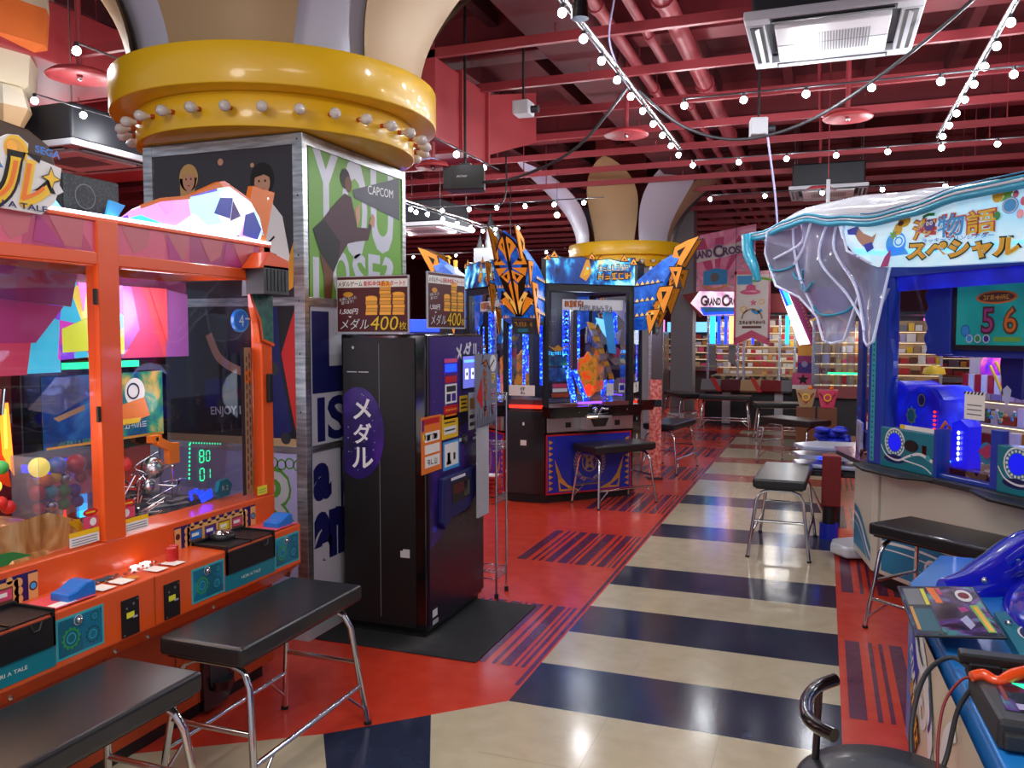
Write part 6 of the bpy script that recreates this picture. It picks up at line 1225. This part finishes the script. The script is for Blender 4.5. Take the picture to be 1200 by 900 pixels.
b.build('purple_side', t); b = MB('purple'); b.box(.08, .30, -.04, .1, .95, 1.41); b.m('bright_gold').rect(.08, .30, 1.2, 1.41, -.042); b.m('magenta').rect(.08, .3, 1.12, 1.24, -.043); b.m('lavender').disc(.19, 1.1, .05, -.044); b.m('pink').rect(.0, .34, .70, .95, -.05); b.m('paper').rect(.0, .34, .68, .75, -.052); b.m('hair_black').star(.17, .84, .10, .42, 5, -.054); b.box(.0, .34, -.049, .1, 0, .95); b.build('star_post', t)
t = thing('red_claw_sign', 'big red curved shape with slots seen behind the leaning light sign', 'decoration', (-.75, 17.3, 0))
b = MB('red'); b.prism([(-.35, 2.3), (-.1, 2.3), (0, 1.9), (.12, 2.25), (.5, 2.2), (.7, 1.6), (.62, 1.05), (.3, 1.15), (-.05, 1.45), (-.3, 1.6)], 0, .2); b.m('tan').flat([(0, 1.95), (.1, 2.0), (.05, 1.6), (-.02, 1.7)], -.003); b.build('curved_panel', t); MB('grey').box(-.3, .6, .05, .3, 0, 1.1).build('stand', t)
# grey square pillar and further things
t = thing('grey_pillar', 'plain grey square pillar left of the round medal game', 'pillar', (-2.45, 15.6, 0)); MB('grey').box(-.2, .2, -.2, .2, 0, 4.69).build('shaft', t, bevel=.01); MB('light_grey').box(-.24, .24, -.24, .24, 0, .15).build('plinth', t, bevel=.01)
random.seed(31)
def farcab(label, loc, rz, m1, m2, w_=.9, h=1.9, name='slot_cabinet'):
    t = thing(name, label, 'arcade machine', loc, rz); b = MB('dark_grey'); b.box(-w_/2, w_/2, 0, .7, 0, .8); b.build('base', t, bevel=.01)
    b = MB(m1); b.box(-w_/2, w_/2, 0, .1, h-.25, h); b.build('marquee', t, bevel=.008); goods(MB('dark_grey'), -w_/2+.05, w_/2-.05, .8, h-.25, .4, 5, 9, int(loc[1]*7)).build('display', t)['kind'] = 'stuff'
    b = MB(m2)
    for x in (-w_/2, w_/2-.04): b.box(x, x+.04, 0, .6, .8, h-.25)
    b.build('frame', t); b = MB('steel'); b.box(-w_/2, w_/2, -.12, 0, .70, .8); b.build('ledge', t, bevel=.01); return t
farcab('lit cabinet glimpsed between the golden crest and the grey pillar', (-3.6, 17.5, 0), 0, 'e_pink', 'steel')
farcab('red trimmed cabinet at the far end behind the treasure game', (-5.2, 16.5, 0), .3, 'e_cyan', 'red')
farcab('far cabinet in the back row right of the round game', (2.2, 17.4, 0), -.2, 'e_pink', 'purple', 1.4)
farcab('far cabinet at the back left of the hall', (-7.5, 15.5, 0), .5, 'e_blue', 'steel', 1.2)
farcab('low cabinet in the far back centre', (-2.9, 21, 0), 0, 'e_lblue', 'steel', 1.6)
farcab('cabinet in the far back beyond the walkway', (-.6, 21.5, 0), 0, 'e_white' if 0 else 'e_softwhite', 'orange', 1.6)
farcab('wide cabinet at the far back left of the grey pillar', (-5.2, 22, 0), 0, 'e_pink', 'purple', 1.8)
t = thing('pink_glow_panel', 'pink patterned standing panel right of the golden side crest', 'panel', (-1.73, 9.15, 0), .35); pat('coral_print', 'noise', 30, [(.4, '#d84848'), (.55, '#f09080'), (.7, '#f8c0a8')], rough=.5, detail=4)
b = MB('coral_print'); b.box(-.065, .065, 0, .03, .02, 1.10); b.m('black').rect(-.065, .065, .80, .88, -.001); b.build('board', t); MB('dark_grey').box(-.08, .08, -.06, .08, 0, .02).build('foot', t)
# purple tube game between sign and ocean game
t = thing('tube_medal_game', 'game with tall clear tubes and a green light line left of the ocean game', 'arcade machine', (.25, 13.3, 0)); b = MB('dark_grey'); b.box(-.45, 1.4, 0, 1.0, 0, .65); b.build('base', t, bevel=.01)
b = MB('deep_red'); b.prism([(-.12, .66), (-.02, .70), (0, .82), (-.08, .82)], -.45, 1.4, 'x'); b.build('trim', t)
for x in (-.36, -.22, -.05, .12, .3): b = MB('acrylic'); b.cyl((x, .2, .8), (x, .2, 1.75), .06, n=16); b.m('lavender').cyl((x, .2, 1.75), (x, .2, 1.8), .065, n=16); b.build('clear_tube', t)
b = MB('e_green'); b.box(-.2, .3, .05, .08, 1.0, 1.03); b.build('light_line', t); b = MB('purple'); b.prism([(-.45, 1.80), (-.2, 1.95), (.05, 1.78), (.05, 2.3), (-.45, 2.3)], 0, .03); b.m('bright_gold').stroke([(-.45, 1.80), (-.2, 1.95), (.05, 1.78)], .03, -.003); b.build('pennant', t); goods(MB('tan'), -.4, 1.4, .65, 1.8, .6, 7, 16, 9).build('display', t)['kind'] = 'stuff'; MB('dark_grey').box(-.45, 1.4, 0, 1.0, 2.3, 2.4).build('roof', t)
for x in (-.43, 1.35): MB('steel').box(x, x+.04, .5, .54, .65, 2.3).build('post', t)
# neighbour station left of ocean game : black tray, clear shells, blue cloth heap
t = thing('side_table', 'low dark table holding the blue bag and the clear layered trays', 'table', (.22, 8.75, 0)); MB('brown').box(-.28, .5, -.5, .55, .50, .55).build('tabletop', t, bevel=.01)
for x in (-.2, .42):
    for y in (-.42, .47): MB('dark_grey').box(x-.02, x+.02, y-.02, y+.02, 0, .5).build('leg', t)
b = MB('royal'); random.seed(6)
for k in range(16): b.sphere((random.uniform(-.10, .14), random.uniform(-.12, .12), .035+.035*(k % 4)), (random.uniform(.04, .09), .07, random.uniform(.02, .045)), 10, 6)
c_ = tag(b.build('blue_bag'), 'crumpled shiny blue bag on the low dark table', 'bag'); c_.location = (.08, 8.55, .55)
mat('tray_clear', '#a9b4cc', .25, coat=.4)
for k in range(3):
    b = MB('tray_clear'); b.prism([(-.22, -.12), (.26, -.2), (.3, .2), (-.05, .26), (-.26, .1)], 0, .035, 'z')
    if k == 1: b.m('e_blue').disc(-.05, .0, .03, -.001, axis='z').box(-.08, -.02, -.18, -.175, .01, .03)
    q = tag(b.build('clear_tray', bevel=.01), 'clear wavy tray, %s of three stacked beside the ocean game' % ('lowest', 'middle', 'topmost')[k], 'tray', 'clear trays'); q.location = (.02+.01*k, 7.45, .49+k*.075); q.rotation_euler = (0, 0, .1*k)
t = thing('tray_stand', 'black slanted stand under the clear wavy trays', 'stand', (.05, 7.45, 0)); b = MB('gloss_black'); b.prism([(-.3, -.22), (.3, -.25), (.3, .3), (-.3, .2)], .44, .485, 'z'); b.build('top', t, bevel=.01); MB('chrome').tube([(-.2, -.1, .44), (-.12, -.1, .3), (0, 0, .02)], .012, n=8).build('brace', t); MB('dark_grey').box(-.02, .1, -.05, .1, 0, .45).build('column', t)
t = thing('red_bin', 'dark red upright box with a blue foot behind the white ocean game base', 'box', (.06, 6.95, 0)); MB('deep_red').box(-.06, .08, -.06, .08, .26, .66).build('body', t, bevel=.01); MB('black').cyl((.0, 0, .12), (0, 0, .26), .05, n=16).build('neck', t); MB('royal').cyl((0, 0, 0), (0, 0, .12), .07, n=16).build('foot', t)
for i, (x, y, c1) in enumerate(((-.22, 11.9, 'tan'), (.05, 11.9, 'c_rose'))):
    t = thing('prize_basket', 'small printed basket %s on the far counter behind the blue bag' % ('left one' if i == 0 else 'right one'), 'basket', (x, y, .0)); b = MB(c1); b.hexa([(-.08, -.06, .62), (.08, -.06, .62), (.08, .08, .62), (-.08, .08, .62)], [(-.13, -.1, .86), (.13, -.1, .86), (.13, .12, .86), (-.13, .12, .86)]); b.m('yellow').annulus(0, .76, .05, .015, -.105); b.m('deep_red').stroke([(-.1, .82), (0, .68), (.1, .82)], .02, -.103); b.build('bowl', t, bevel=.006); MB('brown').box(-.12, .12, -.1, .12, 0, .62).build('stand', t); MB('orange_flat').sphere((.05, 0, .88), .03, 8, 6).build('prize', t)
# ------------------------------------------------------------------ round low stool with arm hoop
t = thing('round_chair', 'round black padded chair with a curved tube back in the foreground', 'chair', (.17, 2.19, 0))
b = MB('vinyl'); b.lathe([(.05, .435), (.20, .44), (.218, .46), (.218, .482), (.20, .498), (.1, .506), (.001, .508)], n=40); b.build('seat', t)
b = MB('gloss_black'); b.tube([(-.125, .13, .69), (-.165, .085, .685), (-.19, .02, .68), (-.195, -.06, .68), (-.18, -.13, .68), (-.13, -.18, .68)], .0165, n=14, smooth_path=6); b.build('curved_back', t)
b = MB('gloss_black'); b.tube([(-.165, .07, .675), (-.17, .065, .5), (-.17, .05, .45)], .010, n=10); b.build('back_post', t)
b = MB('black'); b.cyl((0, 0, .05), (0, 0, .415), .035, n=18); b.build('column', t); b = MB('black'); b.lathe([(.23, 0), (.23, .015), (.12, .035), (.04, .06), (.04, .0)], n=36); b.build('base', t)
# ------------------------------------------------------------------ children's racing style game in the right foreground
pat('swirl', 'wave', 1.2, [(.35, '#e6e8ee'), (.5, '#cfd4de'), (.6, '#5f87a8'), (.68, '#e8eaf0'), (.85, '#c8d0dc')], rough=.3, dist=9, detail=1, coat=.3)
mat('kid_blue', '#1f7fd4', .35, coat=.3); mat('shell_blue', '#1420c0', .12, coat=1.0); mat('beige', '#d8c8b0', .4)
kd = thing('card_game', 'blue and white card game cabinet with a glossy blue dome in the right foreground', 'arcade machine', (0, 0, 0))
b = MB('kid_blue'); b.prism([(.335, 3.6), (.38, 2.60), (.41, 1.85), (1.6, 1.85), (1.6, 4.1), (.50, 4.1)], 0, .60, 'z'); b.build('cabinet', kd, bevel=.008)
A_, B_ = Vector((.335, 3.6, 0)), Vector((.41, 1.85, 0)); dd = (B_-A_); LL = dd.length; MK = Matrix.Translation(A_) @ Matrix.Rotation(math.atan2(dd.y, dd.x), 4, 'Z') @ Matrix.Translation((0, -.012, 0))
b = MB('beige').at(MK); b.rect(.22, LL, .03, .56, -.002); b.m('white').flat([(.22, .56), (.22, .30), (.30, .35), (.5, .56)], -.003)
b.m('royal').flat([(.22, .54), (.22, .38), (.30, .30), (.40, .42), (.34, .56)], -.004); b.m('navy').flat([(.22, .10), (.22, .32), (.3, .26), (.38, .12), (.30, .03), (.22, .03)], -.004)
b.m('white').stroke([(.30, .56), (.36, .46), (.50, .42), (.56, .32), (.48, .26), (.44, .32), (.5, .34)], lambda s: .055-.03*s, -.005, sm=6).stroke([(.40, .56), (.60, .40), (.7, .2), (.95, .06)], lambda s: .05+.05*s*(1-s)*4, -.0055, sm=6).stroke([(.5, .03), (.62, .14), (.8, .22), (.9, .4), (1.05, .5)], lambda s: .06, -.005, sm=6)
b.m('teal_dark').stroke([(.33, .53), (.42, .49), (.5, .47)], lambda s: .03*(1-s)+.004, -.007, sm=5).stroke([(.6, .5), (.7, .36), (.78, .30)], lambda s: .035*(1-s)+.004, -.007, sm=5).stroke([(.55, .12), (.66, .2), (.72, .3)], lambda s: .03*(1-s)+.003, -.007, sm=5); b.m('purple').stroke([(.62, .45), (.66, .36), (.62, .3)], .02, -.0075, sm=4)
b.m('hair_black').scrib(.34, .24, .26, .09, -.008, 4, -.8, 21, .36); b.m('bright_gold').scrib(.34, .24, .25, .08, -.009, 4, -.8, 21, .2); b.m('white').scrib(.29, .38, .18, .07, -.009, 4, -.8, 22, .16)
b.build('swirl_print', kd)
b = MB('kid_blue'); b.prism([(.30, 3.56), (.36, 3.56), (.42, 2.9), (.36, 2.9)], .585, .60, 'z') if 0 else None
b = MB('kid_blue'); b.prism([(.335, 3.6), (.38, 2.60), (.41, 1.85), (1.6, 1.85), (1.6, 4.1), (.50, 4.1)], .60, .62, 'z'); b.build('deck', kd, bevel=.006)
b = MB('shell_blue')   # glossy moulded dome with horn shaped arm
rg = []
path = [(.44, 3.52, .64, .05), (.54, 3.56, .66, .085), (.66, 3.66, .70, .12), (.80, 3.74, .76, .16), (.95, 3.70, .80, .2), (1.15, 3.6, .78, .24), (1.4, 3.5, .74, .24)]
b.tube([(p[0], p[1], p[2]-p[3]*.5) for p in path], [p[3] for p in path], n=28, smooth_path=10)
b.sphere((.90, 3.60, .84), (.17, .16, .12), 32, 20).sphere((1.05, 3.2, .62), (.46, .62, .20), 40, 24); b.m('shell_blue').tube([(.66, 3.5, .76), (.74, 3.42, .86), (.86, 3.36, .90), (1.0, 3.34, .90)], .02, n=12, smooth_path=6); b.build('glossy_dome', kd)
b = MB('steel')
for x, y, z in ((.56, 3.42, .72), (.68, 3.50, .79), (.84, 3.5, .86), (.72, 3.22, .75), (.58, 3.1, .67), (.74, 3.56, .83)): b.sphere((x, y-.03, z-.01), .012, 8, 6)
b.build('bolt', kd)
b = MB('teal'); b.prism([(.56, 3.2), (.80, 3.3), (.85, 2.7), (.56, 2.75)], .60, .655, 'z'); b.m('navy').add([(.58+.11+.10*math.cos(a), 2.98+.12*math.sin(a), .657) for a in [k*PI/14 for k in range(28)]], [tuple(range(28))]); b.m('white')
for rr in (.10, .075):
    for k in range(28):
        a = k*PI/14; a2 = a+PI/14; b.add([(.69+rr*math.cos(a), 2.98+rr*1.2*math.sin(a), .6585), (.69+rr*math.cos(a2), 2.98+rr*1.2*math.sin(a2), .6585), (.69+(rr-.006)*math.cos(a2), 2.98+(rr-.006)*1.2*math.sin(a2), .6585), (.69+(rr-.006)*math.cos(a), 2.98+(rr-.006)*1.2*math.sin(a), .6585)], [(0, 1, 2, 3)])
b.m('sky').add([(.69+(.05 if k % 2 else .022)*math.cos(k*PI/5), 2.98+(.06 if k % 2 else .026)*math.sin(k*PI/5), .659) for k in range(10)], [tuple(range(10))]); b.build('fan_emblem', kd)
pat('holo', 'noise', 6, [(.3, '#101828'), (.45, '#3a2438'), (.55, '#70489a'), (.63, '#50a0a0'), (.72, '#202838')], rough=.12, es=.05, detail=6, dist=1, metal=.3)
t = thing('instruction_card', 'shiny holographic instruction card lying tilted on the blue card game', 'card', (.27, 3.35, .665), 0)
MC = Matrix(((.245, .01, 0, 0), (-.02, -.54, 0, 0), (.03, .0, 1, 0), (0, 0, 0, 1)))
def Q(u, v, d=0): return MC @ Vector((u, v, 0))+Vector((0, 0, d))
def cq(b, m, pts, d): b.m(m).add([Q(u, v, d) for u, v in pts], [tuple(range(len(pts)))])
b = MB('black'); b.hexa([Q(0, 0), Q(1, 0), Q(1, 1), Q(0, 1)], [Q(0, 0, .005), Q(1, 0, .005), Q(1, 1, .005), Q(0, 1, .005)]); b.build('backing', t)
b = MB('holo'); cq(b, 'holo', [(.02, .02), (.98, .02), (.98, .98), (.02, .98)], .0056); cq(b, 'black', [(.04, .04), (.34, .04), (.34, .97), (.04, .97)], .006)
cq(b, 'grey', [(.06, .07), (.27, .07), (.27, .42), (.06, .42)], .0065); cq(b, 'teal_dark', [(.08, .50), (.32, .50), (.32, .92), (.08, .92)], .0065); cq(b, 'noteyel', [(.28, .07), (.33, .07), (.33, .42), (.28, .42)], .0067); cq(b, 'gold', [(.06, .46), (.10, .46), (.10, .9), (.06, .9)], .0069)
cq(b, 'orange_flat', [(.37, .05), (.47, .05), (.5, .38), (.42, .38)], .0065); cq(b, 'c_rose', [(.48, .05), (.53, .05), (.55, .2), (.5, .2)], .0066); cq(b, 'white', [(.80+.10*math.cos(k*PI/10), .22+.13*math.sin(k*PI/10)) for k in range(20)], .0066); cq(b, 'deep_red', [(.80+.07*math.cos(k*PI/6), .22+.07*math.sin(k*PI/6)) for k in range(12)], .007)
cq(b, 'lime', [(.80, .42), (.90, .42), (.93, .92), (.84, .92)], .0066); cq(b, 'bright_gold', [(.83, .45), (.88, .45), (.91, .9), (.86, .9)], .007); cq(b, 'e_purple', [(.66, .47), (.73, .46), (.74, .53), (.67, .55)], .0068) if 0 else cq(b, 'magenta', [(.64, .48), (.74, .45), (.76, .53), (.67, .57)], .0068)
cq(b, 'lavender', [(.6, .7), (.7, .62), (.74, .8), (.66, .88)], .0067); b.build('print', t)
b = MB('dark_grey'); b.cyl((.12, -.25, -.04), (.12, -.25, .0), .03, n=12); b.build('support', t)
t = thing('handset_box', 'dark grey handset box with green and red arrow print on the card game', 'device', (.49, 2.42, .62), .05)
b = MB('dark_grey'); b.prism([(-.10, -.22), (.12, -.24), (.14, .20), (-.02, .22), (-.10, .10)], 0, .075, 'z'); b.build('body', t, bevel=.012); b = MB('holo'); z = .0765
b.flat([(-.07, -.16), (.08, -.17), (.09, .15), (-.05, .13)], z, 'z'); b.m('red').stroke([(-.05, 0), (0, 0)], .01, z) if 0 else None
b.m('e_green').flat([(-.02, .12), (.03, .12), (.005, .15)], z+.001, 'z').flat([(-.02, .02), (.03, .02), (.01, -.02)], z+.001, 'z'); b.m('red').flat([(-.03, .04), (.04, .04), (.04, .10), (-.03, .10)], z+.001, 'z'); b.m('deep_red').flat([(-.06, -.1), (-.05, -.1), (-.04, .1), (-.05, .1)], z+.001, 'z').flat([(.05, -.1), (.06, -.1), (.07, .1), (.06, .1)], z+.001, 'z'); b.m('lavender').flat([(-.04, -.15), (.06, -.155), (.06, -.12), (-.04, -.115)], z+.001, 'z'); b.build('print', t)
b = MB('dark_grey'); b.box(-.09, .10, -.24, -.2, .01, .05); b.build('clip', t, bevel=.006)
t = thing('black_arm', 'black jointed arm reaching over the card game deck', 'arm', (.36, 2.52, .62)); b = MB('black'); b.box(0, .34, -.025, .025, .09, .12); b.box(.02, .10, -.035, .03, .05, .10).box(.16, .22, -.03, .03, .05, .1); b.build('beam', t, bevel=.006); MB('dark_grey').cyl((.05, 0, 0), (.05, 0, .09), .02, n=14).build('joint', t)
b = MB('facet_orange'); mat('shiny_orange', '#f0501c', .2, coat=.6); b.m('shiny_orange').tube([(.38, 2.44, .70), (.41, 2.45, .705), (.44, 2.43, .70), (.48, 2.46, .71), (.53, 2.49, .72), (.58, 2.5, .74)], [.013, .016, .013, .018, .016, .022], n=10, smooth_path=5); tag(b.build('orange_tape_wrap'), 'orange taped cable sleeve lying over the handset box', 'cable sleeve')
cable('upper dark cable looping out over the left edge of the card game', [(.40, 2.62, .66), (.36, 2.68, .66), (.29, 2.62, .62), (.245, 2.48, .52), (.25, 2.38, .42), (.29, 2.40, .40), (.33, 2.46, .46), (.36, 2.5, .58), (.40, 2.50, .66)], .007, 'dark_grey')
cable('thin red cable running from the orange sleeve down the cabinet', [(.40, 2.46, .69), (.36, 2.46, .68), (.31, 2.40, .62), (.29, 2.30, .5), (.31, 2.25, .34), (.30, 2.2, .2)], .004, 'deep_red')
cable('short hooked dark blue cable end beside the red one', [(.30, 2.30, .40), (.33, 2.28, .42), (.345, 2.25, .38), (.33, 2.22, .31)], .006, 'navy')
# ------------------------------------------------------------------ lamps inside the machines, and one added unseen fill light
def inner(x, y, z, p, c=(1, 1, 1), s=.15): lamp('POINT', (x, y, z), p, c, s)
lamp('POINT', (-2.3, 1.3, 2.95), 34, (1, .93, .84), .2)  # added off-screen fill light, brightens the near column's front petals
inner(-2.62, 2.75, 1.70, 7, (1, .9, .95)); inner(-2.62, 1.85, 1.65, 7, (1, .85, .8)); inner(-2.75, 2.9, 1.3, 3.5, (.9, .95, 1)); inner(-2.55, 1.9, 1.25, 4, (1, .75, .5)); inner(-2.5, 2.6, 1.0, 1.5, (1, .9, .85))
inner(-2.2, 7.86, 1.9, 7, (.85, .9, 1)); inner(-3.08, 7.86, 1.9, 6, (.85, .9, 1)); inner(-2.64, 8.1, 1.5, 4, (.7, .8, 1))
inner(.9, 5.5, 1.55, 6, (.6, .7, 1)); inner(1.2, 5.6, 1.2, 5, (.45, .5, 1)); inner(.7, 5.7, 1.2, 4, (.5, .55, 1)); inner(1.6, 4.9, 1.5, 6, (.6, .7, 1))
inner(-1.6, 15.7, 1.7, 12, (1, .85, .65)); inner(-.5, 15.7, 1.7, 12, (1, .85, .65)); inner(.6, 13.7, 1.6, 8, (1, .85, .8))
